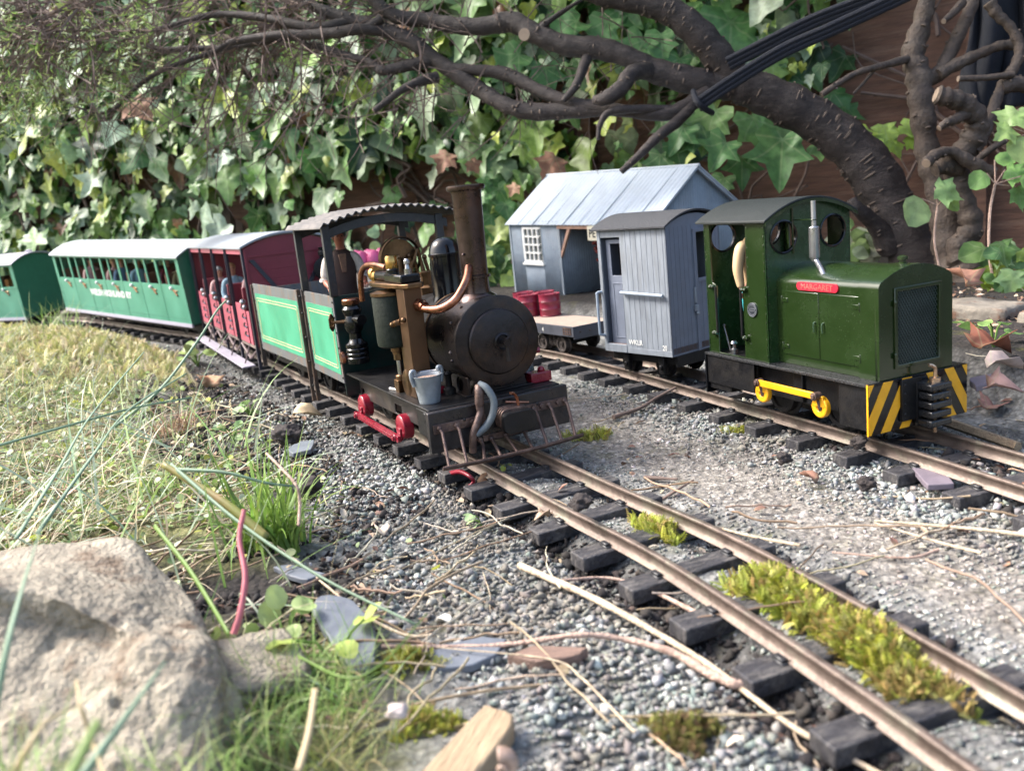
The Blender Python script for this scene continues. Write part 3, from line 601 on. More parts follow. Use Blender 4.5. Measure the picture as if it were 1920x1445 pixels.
# chimney
CX = -.43
m = MB(); m.lathe([(.17, 1.12), (.15, 1.17), (.105, 1.2), (.1, 1.24), (.1, 1.31), (.118, 1.315), (.118, 1.335), (.1, 1.34), (.113, 1.94), (.118, 1.96), (.14, 1.965), (.146, 1.98), (.144, 2.0), (.125, 2.005), (.105, 2.0), (.1, 1.9), (.095, 1.3)], (CX, CY, 0), 'z', 40, cap=False); m.ball((CX+.05, CY-.1, 1.5), .012, 8)
m.build('chimney', chim_m, st, smooth=35)
# dome
m = MB(); m.lathe([(.17, 1.08), (.14, 1.12), (.128, 1.16), (.128, 1.47), (.136, 1.475), (.136, 1.495), (.128, 1.5), (.122, 1.54), (.1, 1.585), (.06, 1.615), (.001, 1.625)], (-.98, CY, 0), 'z', 36, cap=False); m.build('dome', gloss, st)
m = MB(); m.box(-1.2, -1.1, CY-.06, CY+.02, 1.12, 1.42); m.build('valve_box', gloss, st, bevel=.01)
m = MB(); m.lathe([(.07, 1.12), (.07, 1.2), (.045, 1.22), (.045, 1.3), (.055, 1.3), (.055, 1.33), (.02, 1.34)], (-1.42, CY-.02, 0), 'z', 6); m.build('safety_valve', brass, st)
# cab
m = MB(); m.plate(rect(-.56, .56, .25, 1.17), [], 'x', -2.13, -2.11); m.box(-3.17, -2.13, -.54, .54, .43, .46); m.build('cab_front_sheet', teal, st, bevel=.003)
for s in (-1, 1):
    y0 = s*.56
    m = MB(); m.plate(rect(-3.18, -2.11, .367, 1.173), [], 'y', y0-.008, y0+.008); cs = m.build('cab_side', greyrust, st, bevel=.002)
    yo = y0+s*.012
    m = MB(); m.plate(rect(-3.13, -2.16, .445, 1.065), [], 'y', min(y0, yo), max(y0, yo)); m.build('green_panel', tankg, cs)
    m = MB(); ya, yb = sorted((yo, yo+s*.003))
    for ins in (.05, .075): m.plate(rect(-3.13+ins, -2.16-ins, .445+ins, 1.065-ins, .03), [rect(-3.13+ins+.007, -2.16-ins-.007, .445+ins+.007, 1.065-ins-.007, .027)], 'y', ya, yb)
    m.build('lining', cream, cs)
    m = MB(); rivets(m, [(x, y0+s*.009, z) for x in (-3.165, -2.125) for z in np.linspace(.42, 1.12, 6)], .011, 'y', s); m.build('rivet', black, cs)
m = MB()
for x in (-2.12, -3.17):
    for s in (-1, 1): m.box(x-.03, x+.03, s*.545-.035, s*.545+.035, 1.17, 1.80)
    m.prism([(y, z-.03) for y, z in arcroof(.6, 1.78, .1, 12, .03)]+[(y, z-.11) for y, z in reversed(arcroof(.6, 1.78, .1, 12, .03))], 'x', x-.012, x+.012)
m.build('roof_post', M('dark_post_with_wear', (.035, .036, .04), .45, metal=.3, var=.4, col2=(.12, .09, .07), mix=(.55, .75)), st, bevel=.004)
m = MB(); m.box(-3.215, -3.185, -.59, -.55, .03, 1.19); m.build('corner_stanchion', M('brown_stanchion', (.06, .05, .045), .5, metal=.4, var=.4, col2=(.15, .09, .06)), st, bevel=.004)
m = MB(); rivets(m, [(-3.21, -.60, z) for z in (.2, .45, .7, .95, 1.12)], .016, 'y', -1); m.build('bolt', black, st)
roofmesh(.68, 1.79, .115, -3.34, -1.98, .012, .06, .013, .075).build('cab_roof', M('weathered_corrugated_roof', (.065, .062, .062), .6, metal=.1, var=.4, col2=(.14, .125, .115), mix=(.45, .7), scale=6), st, smooth=60)
# backhead seen inside the cab
m = MB(); m.lathe([(.001, -2.5), (.32, -2.5), (.32, -2.12), (.001, -2.12)], (0, CY, .9), 'x', 32, cap=False); m.box(-2.5, -2.12, CY-.3, CY+.3, .46, .9); m.build('firebox', black, st)
m = MB(); m.lathe([(.19, -1.98), (.2, -1.99), (.2, -2.04), (.19, -2.05), (.18, -2.02), (.18, -1.99)], (0, CY-.02, 1.44), 'x', 32, cap=False); m.lathe([(.001, -2.03), (.17, -2.03), (.17, -2.05), (.001, -2.05)], (0, CY-.02, 1.44), 'x', 32, cap=False); m.build('spectacle_ring', brass, st)
m = MB()
for i in range(7): m.tube([(-2.0, CY-.1+.06*i, 1.2+.04*(i % 3)), (-2.02, CY-.08+.05*i, 1.4+.03*(i % 2))], [.014, .02], 7); m.ball((-2.02, CY-.08+.05*i, 1.42+.03*(i % 2)), .027, 8)
m.tube(catmull([(-1.97, CY+.02, 1.3), (-1.96, CY+.1, 1.42), (-1.97, CY+.14, 1.5), (-1.98, CY+.16, 1.4), (-1.97, CY+.17, 1.28)], 5), .014, 8); m.build('fittings', brass, st)
# lubricator: vase-shaped black enamel column with copper cap and brass hand wheel
LX, LY = -1.93, -.455
m = MB(); m.lathe([(.06, .56), (.095, .57), (.1, .6), (.1, .62), (.092, .63), (.1, .64), (.1, .66), (.092, .67), (.1, .68), (.1, .7), (.092, .71), (.1, .72), (.1, .745), (.07, .765), (.055, .79), (.055, .84), (.075, .87), (.085, .9), (.08, .96), (.07, 1.0), (.085, 1.03), (.09, 1.06), (.07, 1.085), (.07, 1.1)], (LX, LY, 0), 'z', 28)
m.cyl((LX-.02, LY, .97), (LX+.2, LY+.02, .97), .045, 14); m.build('lubricator', gloss, st, smooth=30)
m = MB(); m.lathe([(.078, 1.1), (.08, 1.11), (.08, 1.14), (.07, 1.15), (.001, 1.152)], (LX, LY, 0), 'z', 28, cap=False); m.build('cap', copper, st)
m = MB(); m.cyl((LX, LY, .95), (LX-.1, LY-.17, .95), .014, 8)
for i in range(12):
    a_, b_ = 2*math.pi*i/12, 2*math.pi*(i+1)/12; c_ = Vector((LX-.1, LY-.17, .95)); ux = Vector((.86, -.5, 0)); uz = Vector((0, 0, 1))
    m.tube([c_+(ux*math.cos(a_)+uz*math.sin(a_))*(.062+.008*(i % 2)), c_+(ux*math.cos(b_)+uz*math.sin(b_))*(.062+.008*((i+1) % 2))], .012, 6)
    if i % 3 == 0: m.tube([c_, c_+(ux*math.cos(a_)+uz*math.sin(a_))*.06], .008, 6)
m.build('hand_wheel', brass, st)
m = MB(); m.lathe([(.05, -.03), (.055, -.015), (.055, .0), (.02, .012), (.015, .02)], (LX-.02, 0, .62), 'y', 20, T=Matrix.Translation((-.09, LY-.1, 0))); m.cyl((LX-.11, LY-.1, .62), (LX, LY, .62), .02, 8); m.build('drain_valve', copper, st)
# vertical engine
EX, EY = -.88, -.43
m = MB(); m.lathe([(.125, .83), (.147, .845), (.152, .87), (.152, 1.22), (.147, 1.235)], (EX, EY, 0), 'z', 36); m.build('cylinder', M('mottled_dark_green_lagging', (.008, .013, .009), .6, spec=.2, var=.3, col2=(.02, .025, .02), scale=10, bump=.2), st)
m = MB(); m.lathe([(.152, 1.235), (.158, 1.24), (.158, 1.262), (.11, 1.275), (.001, 1.278)], (EX, EY, 0), 'z', 36, cap=False); m.build('cylinder_cover', brass, st, smooth=30)
m = MB(); m.lathe([(.055, .83), (.055, .79), (.045, .785), (.045, .765)], (EX, EY, 0), 'z', 16); m.lathe([(.04, .765), (.042, .72), (.03, .715)], (EX, EY, 0), 'z', 6); m.build('gland', brass, st, smooth=30)
m = MB(); m.cyl((EX, EY, .55), (EX, EY, .77), .024, 14); m.cyl((EX-.13, EY-.06, .47), (EX+.02, EY-.02, .47), .018, 10); m.build('piston_rod', steel, st)
m = MB(); m.lathe([(.035, .6), (.045, .59), (.045, .555), (.04, .55)], (EX, EY, 0), 'z', 16); m.box(EX-.05, EX+.05, EY-.05, EY+.05, .43, .56); m.build('crosshead', brass, st, bevel=.008)
m = MB(); m.lathe([(.001, .02), (.115, .02), (.12, .0), (.12, -.05), (.1, -.06), (.001, -.06)], (EX+.2, EY+.03, .55), 'y', 28, cap=False); m.box(EX+.12, EX+.26, EY-.01, EY+.06, .6, .84); m.box(EX+.12, EX+.3, EY-.02, EY+.07, .44, .5); m.build('crank_bearing', brass, st, bevel=.006)
m = MB(); m.box(-.66, -.49, -.46, -.32, .462, 1.30); m.build('engine_column', M('brown_brass_column', (.1, .056, .03), .45, metal=.8, var=.3, col2=(.1, .055, .03), scale=5), st, bevel=.006)
m = MB(); m.plate([(-1.2, -.49), (-1.06, -.53), (-.5, -.48), (-.43, -.44), (-.43, -.33), (-.5, -.29), (-1.12, -.33), (-1.2, -.38)], [], 'z', 1.30, 1.335); m.build('head_plate', brass, st, bevel=.006)
m = MB(); m.cyl((-1.18, -.41, 1.375), (-.86, -.4, 1.375), .045, 16); m.box(-.9, -.52, -.46, -.30, 1.335, 1.40); m.cyl((-.85, -.4, 1.38), (-.85, -.4, 1.44), .05, 14); m.build('steam_chest', gloss, st, bevel=.012)
m = MB(); m.lathe([(.045, 1.43), (.05, 1.45), (.05, 1.52), (.042, 1.535), (.02, 1.54)], (-.85, -.4, 0), 'z', 20); m.build('brass_cap', brass_b, st, smooth=30)
m = MB(); m.lathe([(.05, -1.25), (.05, -1.22), (.035, -1.2)], (0, -.41, 1.36), 'x', 16); m.build('brass_fitting', brass_b, st, smooth=30)
m = MB(); m.lathe([(.065, -1.33), (.07, -1.3), (.06, -1.27)], (0, -.39, 1.38), 'x', 12); m.build('brass_fitting', brass_b, st, smooth=30)
m = MB(); m.lathe([(.028, 1.40), (.028, 1.44), (.02, 1.44), (.015, 1.47), (.024, 1.48), (.024, 1.50), (.01, 1.515)], (-.56, -.38, 0), 'z', 16); m.build('oil_cup', steel, st)
m = MB(); m.tube(catmull([(-1.0, -.4, 1.44), (-1.2, -.42, 1.46), (-1.4, -.43, 1.45), (-1.55, -.43, 1.40), (-1.63, -.43, 1.30), (-1.66, -.43, 1.14)], 6), .024, 12); m.build('copper_pipe', copper, st)
m = MB(); m.tube(catmull([(-.52, -.36, 1.17), (-.4, -.33, 1.14), (-.28, -.26, 1.14), (-.22, -.16, 1.2), (-.27, -.04, 1.32), (-.36, .03, 1.40)], 6), .032, 14); m.build('copper_pipe', copper, st)
m = MB(); m.tube([(-.56, -.37, 1.17), (-.45, -.34, 1.165)], .05, 6); m.tube([(-.45, -.34, 1.165), (-.42, -.335, 1.155)], .04, 12); m.build('pipe_union', copper, st)
m = MB(); hp = []
for i in range(60): a_ = i*2*math.pi/10; tt = i/59; hp.append(Vector((-.7+.2*tt, -.5+.02*math.cos(a_), 1.03+.035*tt+.02*math.sin(a_))))
m.tube(hp, .0045, 5); m.ball((-.72, -.5, 1.02), .024, 10); m.ball((-.48, -.49, 1.075), .022, 10); m.build('spring', brass, st)
m = MB(); m.tube(catmull([(-1.0, -.32, .9), (-1.05, -.33, 1.1), (-1.05, -.36, 1.3)], 4), .028, 8); m.ball((-1.0, -.36, 1.31), .06, 12); m.build('steam_pipe', M('yellowed_brass', (.4, .33, .12), .4, metal=.6, var=.3), st)
m = MB(); m.lathe([(.05, .462), (.05, .5), (.025, .52), (.025, .6), (.04, .62), (.02, .64)], (-.46, -.2, 0), 'z', 12); m.cyl((-.5, -.2, .63), (-.42, -.2, .63), .012, 8); m.build('drain_cock', black, st)
m = MB(); m.box(-.62, -.5, -.36, -.22, .462, .52); m.build('red_bracket', red, st, bevel=.008)
# right-hand side pieces seen beyond the smokebox
m = MB(); m.lathe([(.001, .42), (.26, .42), (.28, .43), (.28, .53), (.27, .545), (.001, .545)], (-.72, 0, .46), 'y', 40, cap=False); m.build('flywheel', M('blue_steel_flywheel', (.13, .15, .18), .3, metal=.8, var=.2), st)
m = MB(); m.box(-.32, -.2, .38, .56, .462, .54); m.ball((-.26, .5, .55), .03, 10); m.build('red_bracket', red, st, bevel=.008)
m = MB(); m.cyl((-.3, .42, .7), (-.3, .52, .7), .025, 8); m.build('red_knob', red, st)
# front gear
m = MB(); m.box(.0, .014, -.545, -.13, .30, .365); m.box(.0, .014, .2, .545, .30, .365)
for y in (-.36, -.24, .26, .33, .47): bolt(m, (.014, y, .335), (1, 0, 0), .02, .02)
m.box(.0, .012, -.17, .2, .165, .21); m.build('cowcatcher_top_bar', rusty, st, bevel=.003)
m = MB(); P = [(.24-.05*((y/.56)**2), y, .095) for y in np.linspace(-.575, .56, 14)]; m.tube(P, .022, 8, flat=.6); m.build('cowcatcher_bottom_bar', rusty, st)
tops = [(-.5, .34), (-.37, .335), (-.2, .19), (-.11, .18), (.01, .18), (.145, .2), (.26, .33), (.39, .335), (.53, .34)]
for i, (y, z) in enumerate(tops):
    yb = -.53+i*.128; m = MB(); m.tube([(.018, y, z), (.05, y+.005, z-.03), (.24-.05*((yb/.56)**2), yb, .1)], [.014, .012, .012], 7); m.ball((.02, y, z), .022, 8); m.build('cowcatcher_bar', rusty, st)
m = MB(); m.plate(rect(-.055, .215, .215, .37, .05), [], 'x', .10, .15)
m.build('coupler_block', black, st, bevel=.008)
m = MB()
for i in range(4): m.plate(rect(-.06+.004*i, .19, .24-.006*i, .40-.004*i, .05), [], 'x', .01+.022*i, .026+.022*i)
m.build('coupler_leaf', rusty, st, bevel=.003)
m = MB(); m.tube(catmull([(.06, .12, .36), (.06, .11, .45), (.07, .08, .49), (.09, .05, .5)], 4), .011, 8); m.tube([(.03, .03, .43), (.07, .2, .40)], .009, 7); m.build('coupler_pin', copper, st)
m = MB(); m.tube(catmull([(.03, -.17, .59), (.055, -.18, .545), (.055, -.19, .45), (.06, -.19, .40), (.07, -.23, .33), (.07, -.27, .25), (.05, -.28, .12)], 6), [.03]*4+[.034]*8+[.028]*25, 10); m.build('brake_hose', rusty, st)
m = MB(); m.tube(catmull([(.03, -.165, .6), (.08, -.13, .57), (.11, -.1, .48), (.11, -.12, .38), (.09, -.17, .3), (.07, -.25, .25)], 6), .027, 12); m.build('vacuum_hose', M('grey_rubber_hose', (.12, .14, .15), .45, var=.2), st)
# bucket (stands on the running plate: a thing of its own)
def W_(root_xy, th, p):
    c_, s_ = math.cos(th), math.sin(th); return (root_xy[0]+p[0]*c_-p[1]*s_, root_xy[1]+p[0]*s_+p[1]*c_, p[2])
stw = lambda x, y, z: W_((-.1, 6.242), -1.121, (x, y, z))
bk = thing('bucket', 'small galvanised bucket of brown grit on the steam engine front platform', 'bucket', stw(-.30, -.43, .463), (0, 0, -1.121))
m = MB(); m.lathe([(.075, 0), (.08, .012), (.08, .02), (.108, .2), (.114, .205), (.114, .213), (.104, .21), (.1, .19), (.074, .02), (.001, .018)], n=28, cap=False); m.build('pail', galv, bk)
m = MB(); m.lathe([(.001, .19), (.06, .192), (.101, .185)], n=20, cap=False); m.build('grit', gratem, bk)
m = MB()
for s in (-1, 1): m.tube(catmull([(.0, s*.105, .14), (0, s*.12, .2), (0, s*.118, .245), (0, s*.095, .25), (0, s*.095, .22)], 4), .016, 8)
m.build('ear', galv, bk)
m = MB(); m.tube(catmull([(0, -.11, .235), (-.06, -.1, .22), (-.115, -.03, .215), (-.115, .03, .215), (-.06, .1, .22), (0, .11, .235)], 5), .007, 6); m.build('handle', steel, bk)
# driver
person('driver in dark cap, white shirt and brown waistcoat inside the steam engine cab', stw(-2.72, -.26, .44), -1.121-.15, h=1.27, shirt=shirtw, trousers=darkin, hair=hairm, cap=hairm, skn=skin_r, vest=waist, rolled=True, armL=(.3, -.1), armR=(.35, -.15), hands=True, fat=1.05)

# ================================================================ TENDER
te_loc = (-1.559, 9.197); te_th = -1.085
te = thing('tender_wagon', 'open grey-edged green tender wagon coupled behind the steam engine', 'tender', (*te_loc, 0), (0, 0, te_th))
m = MB(); m.box(-2.03, -.03, -.54, .54, .43, .47); m.box(-2.0, -.06, -.3, .3, .2, .43); m.build('floor', black, te)
for s in (-1, 1):
    y0 = s*.56; m = MB(); m.plate(rect(-2.058, 0, .367, 1.173), [], 'y', y0-.01, y0+.01); cs = m.build('side', greyrust, te, bevel=.002); yo = y0+s*.014
    m = MB(); m.plate(rect(-1.98, -.07, .465, 1.06), [], 'y', min(y0, yo), max(y0, yo)); m.build('green_panel', tankg, cs)
    m = MB(); ya, yb = sorted((yo, yo+s*.003))
    for ins in (.05, .08): m.plate(rect(-1.98+ins, -.07-ins, .465+ins, 1.06-ins, .04), [rect(-1.98+ins+.008, -.07-ins-.008, .465+ins+.008, 1.06-ins-.008, .036)], 'y', ya, yb)
    m.build('lining', cream, cs)
    m = MB(); rivets(m, [(x, y0+s*.011, z) for x in (-2.035, -.03) for z in np.linspace(.42, 1.12, 6)], .013, 'y', s); m.build('rivet', black, cs)
m = MB(); m.plate(rect(-.55, .55, .4, 1.10), [], 'x', -2.05, -2.03); m.plate(rect(-.55, .55, .4, 1.10), [], 'x', -.02, 0.0); m.build('end_sheet', greyrust, te)
stm = M('brown_stanchion2', (.06, .05, .045), .5, metal=.4, var=.4, col2=(.15, .09, .06))
m = MB(); m.box(-2.09, -2.06, -.59, -.54, .15, 1.16); m.build('corner_stanchion', stm, te, bevel=.004)
m = MB(); m.box(.012, .04, -.60, -.565, .03, 1.19); m.build('corner_stanchion', stm, te, bevel=.004)
m = MB(); m.box(-1.95, -.1, -.44, -.41, .22, .37); m.build('frame', black, te)
for x in (-1.6, -.5): wheelset(te, x, .17, .17)
m = MB(); m.box(-1.9, -1.1, -.5, .1, .47, .8); m.box(-1.1, -.5, -.3, .5, .47, .95); m.build('coal_bin', darkin, te, bevel=.02)

# ================================================================ DIESEL ENGINE
di = thing('diesel_engine', 'dark green diesel engine with red nameplate, silver exhaust and yellow-black striped buffer beam', 'diesel engine', (2.73, 5.703, 0), (0, 0, -1.195))
W, Lg, ZB, ZF, WB, ZS = .443, 1.833, .096, .446, .3135, 1.09
m = MB(); m.box(-Lg, 0, -W, W, ZF-.022, ZF); m.build('footplate', M('gritty_black_footplate', (.015, .016, .018), .3, var=.5, scale=50, bump=.5, bscale=120), di, bevel=.003)
m = MB(); m.box(-.30, -.02, -.415, .415, ZB+.02, ZF-.022); m.box(-Lg+.02, -1.52, -.415, .415, ZB+.04, ZF-.022); m.box(-1.52, -.30, -.33, .33, .17, ZF-.022)
m.box(-Lg+.02, -1.2, -.43, -.415, ZB+.09, ZF-.022); m.build('frame', black, di, bevel=.005)
m = MB()
for x in (-1.3, -.78, -.25): m.box(x-.05, x+.05, -.36, -.33, .18, .40)
m.build('axle_guide', black, di, bevel=.006)
m = MB(); m.box(-Lg, -Lg+.018, -W, W, ZB, ZF); m.build('buffer_beam', gloss, di, bevel=.002)
m = MB(); m.box(-.018, 0, -W, W, ZB, ZF); bmf = m.build('buffer_beam', gloss, di, bevel=.002)
def clip(poly, x0, x1, z0, z1):
    for ax, lim, sg in ((0, x0, 1), (0, x1, -1), (1, z0, 1), (1, z1, -1)):
        out = []
        for i in range(len(poly)):
            a_, b_ = poly[i], poly[(i+1) % len(poly)]; ia, ib = sg*(a_[ax]-lim) >= 0, sg*(b_[ax]-lim) >= 0
            if ia: out.append(a_)
            if ia != ib: t_ = (lim-a_[ax])/(b_[ax]-a_[ax]); out.append((a_[0]+(b_[0]-a_[0])*t_, a_[1]+(b_[1]-a_[1])*t_))
        poly = out
        if not poly: return []
    return poly
m = MB()
for s in (1, -1):
    for k in range(-3, 6):
        v0 = -.345+k*.166; pg = clip([(v0, ZB), (v0+.084, ZB), (v0+.084+.2, ZF), (v0+.2, ZF)], -W+.003, -.004, ZB+.004, ZF-.004)
        if len(pg) > 2: m.prism([(s*y, z) for y, z in pg], 'x', .0, .0025)
m.box(-.016, -.002, -W-.002, -W, ZB, ZF); m.build('warning_stripes', yellow, bmf, smooth=0)
for x in (-1.09, -.46): wheelset(di, x, .175, .15)
for x in (-1.09, -.46):
    m = MB(); m.lathe([(.001, -.435), (.03, -.435), (.032, -.45), (.07, -.452), (.078, -.445), (.078, -.41), (.001, -.41)], (x, 0, .215), 'y', 24, cap=False); m.plate([(x-.04, .30), (x+.04, .30), (x+.062, .22), (x-.062, .22)], [], 'y', -.455, -.43); cr = m.build('crank', yellow, di, bevel=.004)
    m = MB(); m.cyl((x, -.5, .3), (x, -.44, .3), .03, 12); m.cyl((x, -.51, .3), (x, -.5, .3), .018, 6); m.tube([(x+.01, -.455, .27), (x+.02, -.456, .19)], [.02, .012], 6, flat=.3); m.build('crank_pin', rusty, cr, bevel=.003)
    m = MB(); m.lathe([(.078, .41), (.078, .45), (.001, .45)], (x, 0, .215), 'y', 20, cap=False); m.build('crank', yellow, di)
m = MB(); m.box(-1.10, -.45, -.487, -.465, .275, .325); m.build('coupling_rod', yellow, di, bevel=.006)
# bonnet
def bonprof(W_, ZS_, ztop, r=.055, z0=ZF):
    P = [(-W_, z0)]; n = 6
    for i in range(n+1): a_ = R_(180-62*i/n); P.append((-W_+r+r*math.cos(a_), ZS_-.02+r*math.sin(a_)))
    x1 = P[-1][0]; z1 = P[-1][1]
    for i in range(1, 12): u_ = -x1*-1+0; xx = x1+(-2*x1)*i/12; P.append((xx, z1+(ztop-z1)*(1-(xx/x1)**2)))
    P += [(-p[0], p[1]) for p in reversed(P[:n+2])]
    return P
PR = bonprof(WB, ZS-.02, 1.178)
m = MB(); m.prism(PR, 'x', -1.045, -.19); bo = m.build('bonnet', dgreen, di, smooth=30, bevel=.004)
PC = bonprof(WB+.012, ZS-.015, 1.186)
gr = rect(-.172, .192, .535, 1.025)
m = MB(); m.plate(PC, [gr], 'x', -.055, -.02); m.prism(PC, 'x', -.2, -.08); m.plate(PC, [rect(-.25, .25, .5, 1.04)], 'x', -.08, -.055); cw = m.build('radiator_cowl', dgreen, di, smooth=30, bevel=.006)
m = MB(); m.plate(rect(-.198, .218, .51, 1.05), [gr], 'x', -.02, -.008)
for z in (.6, .95): m.cyl((-.005, -.2, z-.02), (-.005, -.2, z+.02), .01, 8)
m.build('grille_frame', dgreen, cw, bevel=.004)
m = MB(); m.box(-.078, -.072, -.2, .22, .51, 1.05); m.build('radiator_core', M('radiator_core', (.03, .035, .035), .6), cw)
m = MB(); n_ = 0
y0, y1, z0, z1 = -.172, .192, .535, 1.025; stp = .03
for sg in (1, -1):
    k = -30
    while k < 60:
        c0 = k*stp; seg = []
        # line y*sg*1.5 + z = c  -> clip to the opening
        pts_ = []
        for y in (y0, y1):
            z = c0*1.2-sg*1.6*y+.4
            if z0 <= z <= z1: pts_.append((y, z))
        for z in (z0, z1):
            y = (c0*1.2+.4-z)/(sg*1.6)
            if y0 < y < y1: pts_.append((y, z))
        if len(pts_) == 2:
            a_, b_ = pts_; m.tube([(-.03+.004*sg, a_[0], a_[1]), (-.03+.004*sg, b_[0], b_[1])], .0032, 4, cap=False)
        k += 1
m.build('grille_mesh', M('grey_green_mesh', (.09, .12, .11), .35, metal=.6), cw)
m = MB(); m.lathe([(.03, 1.17), (.03, 1.19), (.022, 1.195), (.022, 1.21), (.034, 1.212), (.034, 1.232), (.012, 1.24)], (-.13, .0, 0), 'z', 16); m.build('filler_cap', dgreen, cw, smooth=30)
for x0, x1, hx in ((-.968, -.582, -.62), (-.576, -.19, -.535)):
    m = MB(); m.plate(rect(x0, x1, .52, 1.0), [], 'y', -WB-.008, -WB); dd_ = m.build('bonnet_door', dgreen, di, bevel=.003)
    m = MB(); m.tube(catmull([(hx, -WB-.008, .79), (hx, -WB-.022, .785), (hx, -WB-.024, .75), (hx, -WB-.02, .72)], 4), .0055, 8); m.build('handle', M('dark_green_handle', (.07, .12, .075), .2, metal=.4) if x0 < -.9 else MATS['dark_green_handle'], dd_)
    m = MB(); hx2 = x0+.035 if x0 < -.9 else x1-.035
    for z in (.93, .58): m.box(hx2-.03, hx2+.03, -WB-.013, -WB-.008, z-.016, z+.016); m.cyl((x0 if x0 < -.9 else x1, -WB-.01, z-.03), (x0 if x0 < -.9 else x1, -WB-.01, z+.03), .008, 8)
    m.build('hinge', dgreen, dd_, bevel=.003)
m = MB(); m.plate(rect(-.80, -.385, 1.013, 1.073, .03, 6), [], 'y', -WB-.012, -WB+.002); npl = m.build('nameplate', redplate, di, bevel=.003)
lettering('MARGARET', .058, M('brassy_letter', (.5, .2, .16), .4, metal=.4), npl, (-.592, -WB-.013, 1.024), (R_(90), 0, 0), sx=1.08, ext=.0015)
# cab
XF, XR, WC, ZT = -1.035, -1.80, .407, 1.50
notch = [(-1.725, 1.495), (-1.265, 1.495), (-1.265, 1.06), (-1.275, 1.03), (-1.31, 1.02), (-1.325, 1.0), (-1.325, ZF+.01), (-1.665, ZF+.01), (-1.665, 1.0), (-1.68, 1.02), (-1.715, 1.03), (-1.725, 1.06)]
for s in (-1, 1):
    m = MB(); m.plate(rect(XR, XF, ZF, ZT+.03), [notch], 'y', min(s*WC, s*(WC-.016)), max(s*WC, s*(WC-.016))); sd = m.build('cab_side', dgreen, di, bevel=.003)
    m = MB(); rivets(m, [(-1.245, s*WC, z) for z in np.linspace(.5, 1.47, 14)]+[(x, s*WC, z) for x in (-1.79, -1.05) for z in np.linspace(.5, 1.47, 16)], .006, 'y', s); m.build('rivet', dgreen, sd)
    m = MB()
    for x, z in ((-1.72, 1.0), (-1.7, .62), (-1.3, 1.0), (-1.3, .62)): m.cyl((x-.02, s*(WC+.015), z), (x+.04, s*(WC+.015), z), .014, 8); m.ball((x, s*(WC+.02), z), .019, 8)
    m.build('door_catch', dgreen, sd)
    m = MB(); m.cyl((-1.335, s*(WC+.012), .62), (-1.335, s*(WC+.012), 1.0), .01, 8); m.cyl((-1.66, s*(WC+.012), .62), (-1.66, s*(WC+.012), 1.0), .01, 8); m.build('grab_rail', black, sd)
bear = arcroof(WC, ZT+.02, .125, 16)
for x, nm in ((XF, 'cab_front'), (XR+.016, 'cab_rear')):
    outer = [(-WC, ZF), (WC, ZF)]+[(y, z) for y, z in reversed(bear)]
    m = MB(); m.plate(outer, [rings(.115, -.233, 1.383), rings(.115, .236, 1.385)], 'x', x-.016, x); cf = m.build(nm, M('cab_end_green', (.016, .045, .015), .25, coat=.4) if nm == 'cab_front' else MATS['cab_end_green'], di, smooth=30)  # cab ends in a slightly lighter green than the sides
    for yc in (-.233, .236):
        m = MB(); m.lathe([(.112, x-.018), (.112, x+.005), (.118, x+.01), (.128, x+.006), (.128, x-.018)], (0, yc, 1.384), 'x', 32, cap=False); m.build('window_frame', gloss, cf)
    m = MB(); rivets(m, [(x, s_*(WC-.02), z) for s_ in (-1, 1) for z in np.linspace(.5, 1.5, 16)], .006, 'x', 1); m.build('rivet', dgreen, cf)
m = MB(); m.box(-1.8, -1.05, -.39, .39, .43, ZF+.006); m.box(-1.12, -1.055, -.3, .3, ZF, 1.0); m.box(-1.79, -1.6, .05, .38, ZF, .85); m.build('cab_interior', black, di)
m = MB(); m.tube([(-1.62, -.33, .46), (-1.68, -.34, .66)], .008, 8); m.ball((-1.68, -.34, .67), .014, 8); m.lathe([(.03, .452), (.03, .49), (.015, .5), (.015, .53), (.03, .54), (.02, .56)], (-1.53, -.36, 0), 'z', 12); m.build('brake_lever', steel, di)
roofmesh(WC+.035, ZT+.005, .14, -1.865, -.985, .018, 0).build('cab_roof', M('speckled_dark_cab_roof', (.016, .02, .02), .5, spec=.35, var=.4, scale=60, bump=.3, bscale=120), di, bevel=.004, smooth=50)
m = MB(); m.plate([(y, z+.006) for y, z in arcroof(WC+.03, ZT+.0, .14, 12)]+[(y, z-.02) for y, z in reversed(arcroof(WC+.03, ZT+.0, .14, 12))], [], 'x', -.985, -.978); m.build('roof_edge', dgreen, di)
m = MB(); m.tube(catmull([(-.62, -.23, 1.11), (-.68, -.2, 1.15), (-.76, -.16, 1.19), (-.8, -.15, 1.22)], 4), .02, 12); m.lathe([(.02, 1.2), (.036, 1.225), (.038, 1.23), (.038, 1.445), (.035, 1.45), (.018, 1.455), (.018, 1.635), (.014, 1.635)], (-.8, -.15, 0), 'z', 24); m.build('exhaust', M('satin_silver', (.42, .43, .45), .3, metal=.9, var=.12), di, smooth=30)
m = MB(); m.cyl((-.82, -.15, 1.5), (-1.04, -.15, 1.5), .005, 6); m.tube([(-.80+.022*math.cos(t_), -.15+.022*math.sin(t_), 1.5) for t_ in np.linspace(0, 6.28, 13)], .004, 5); m.cyl((-1.03, -.15, 1.25), (-1.03, -.15, 1.62), .008, 8); m.build('exhaust_bracket', dgreen, di)
m = MB(); m.lathe([(.001, -WC-.008), (.052, -WC-.008), (.056, -WC-.006), (.056, -WC)], (-1.205, 0, .847), 'y', 28, cap=False); wp = m.build('works_plate', M('works_plate', (.03, .035, .045), .35, metal=.3), di)
silv = M('plate_silver', (.3, .32, .35), .35, metal=.7)
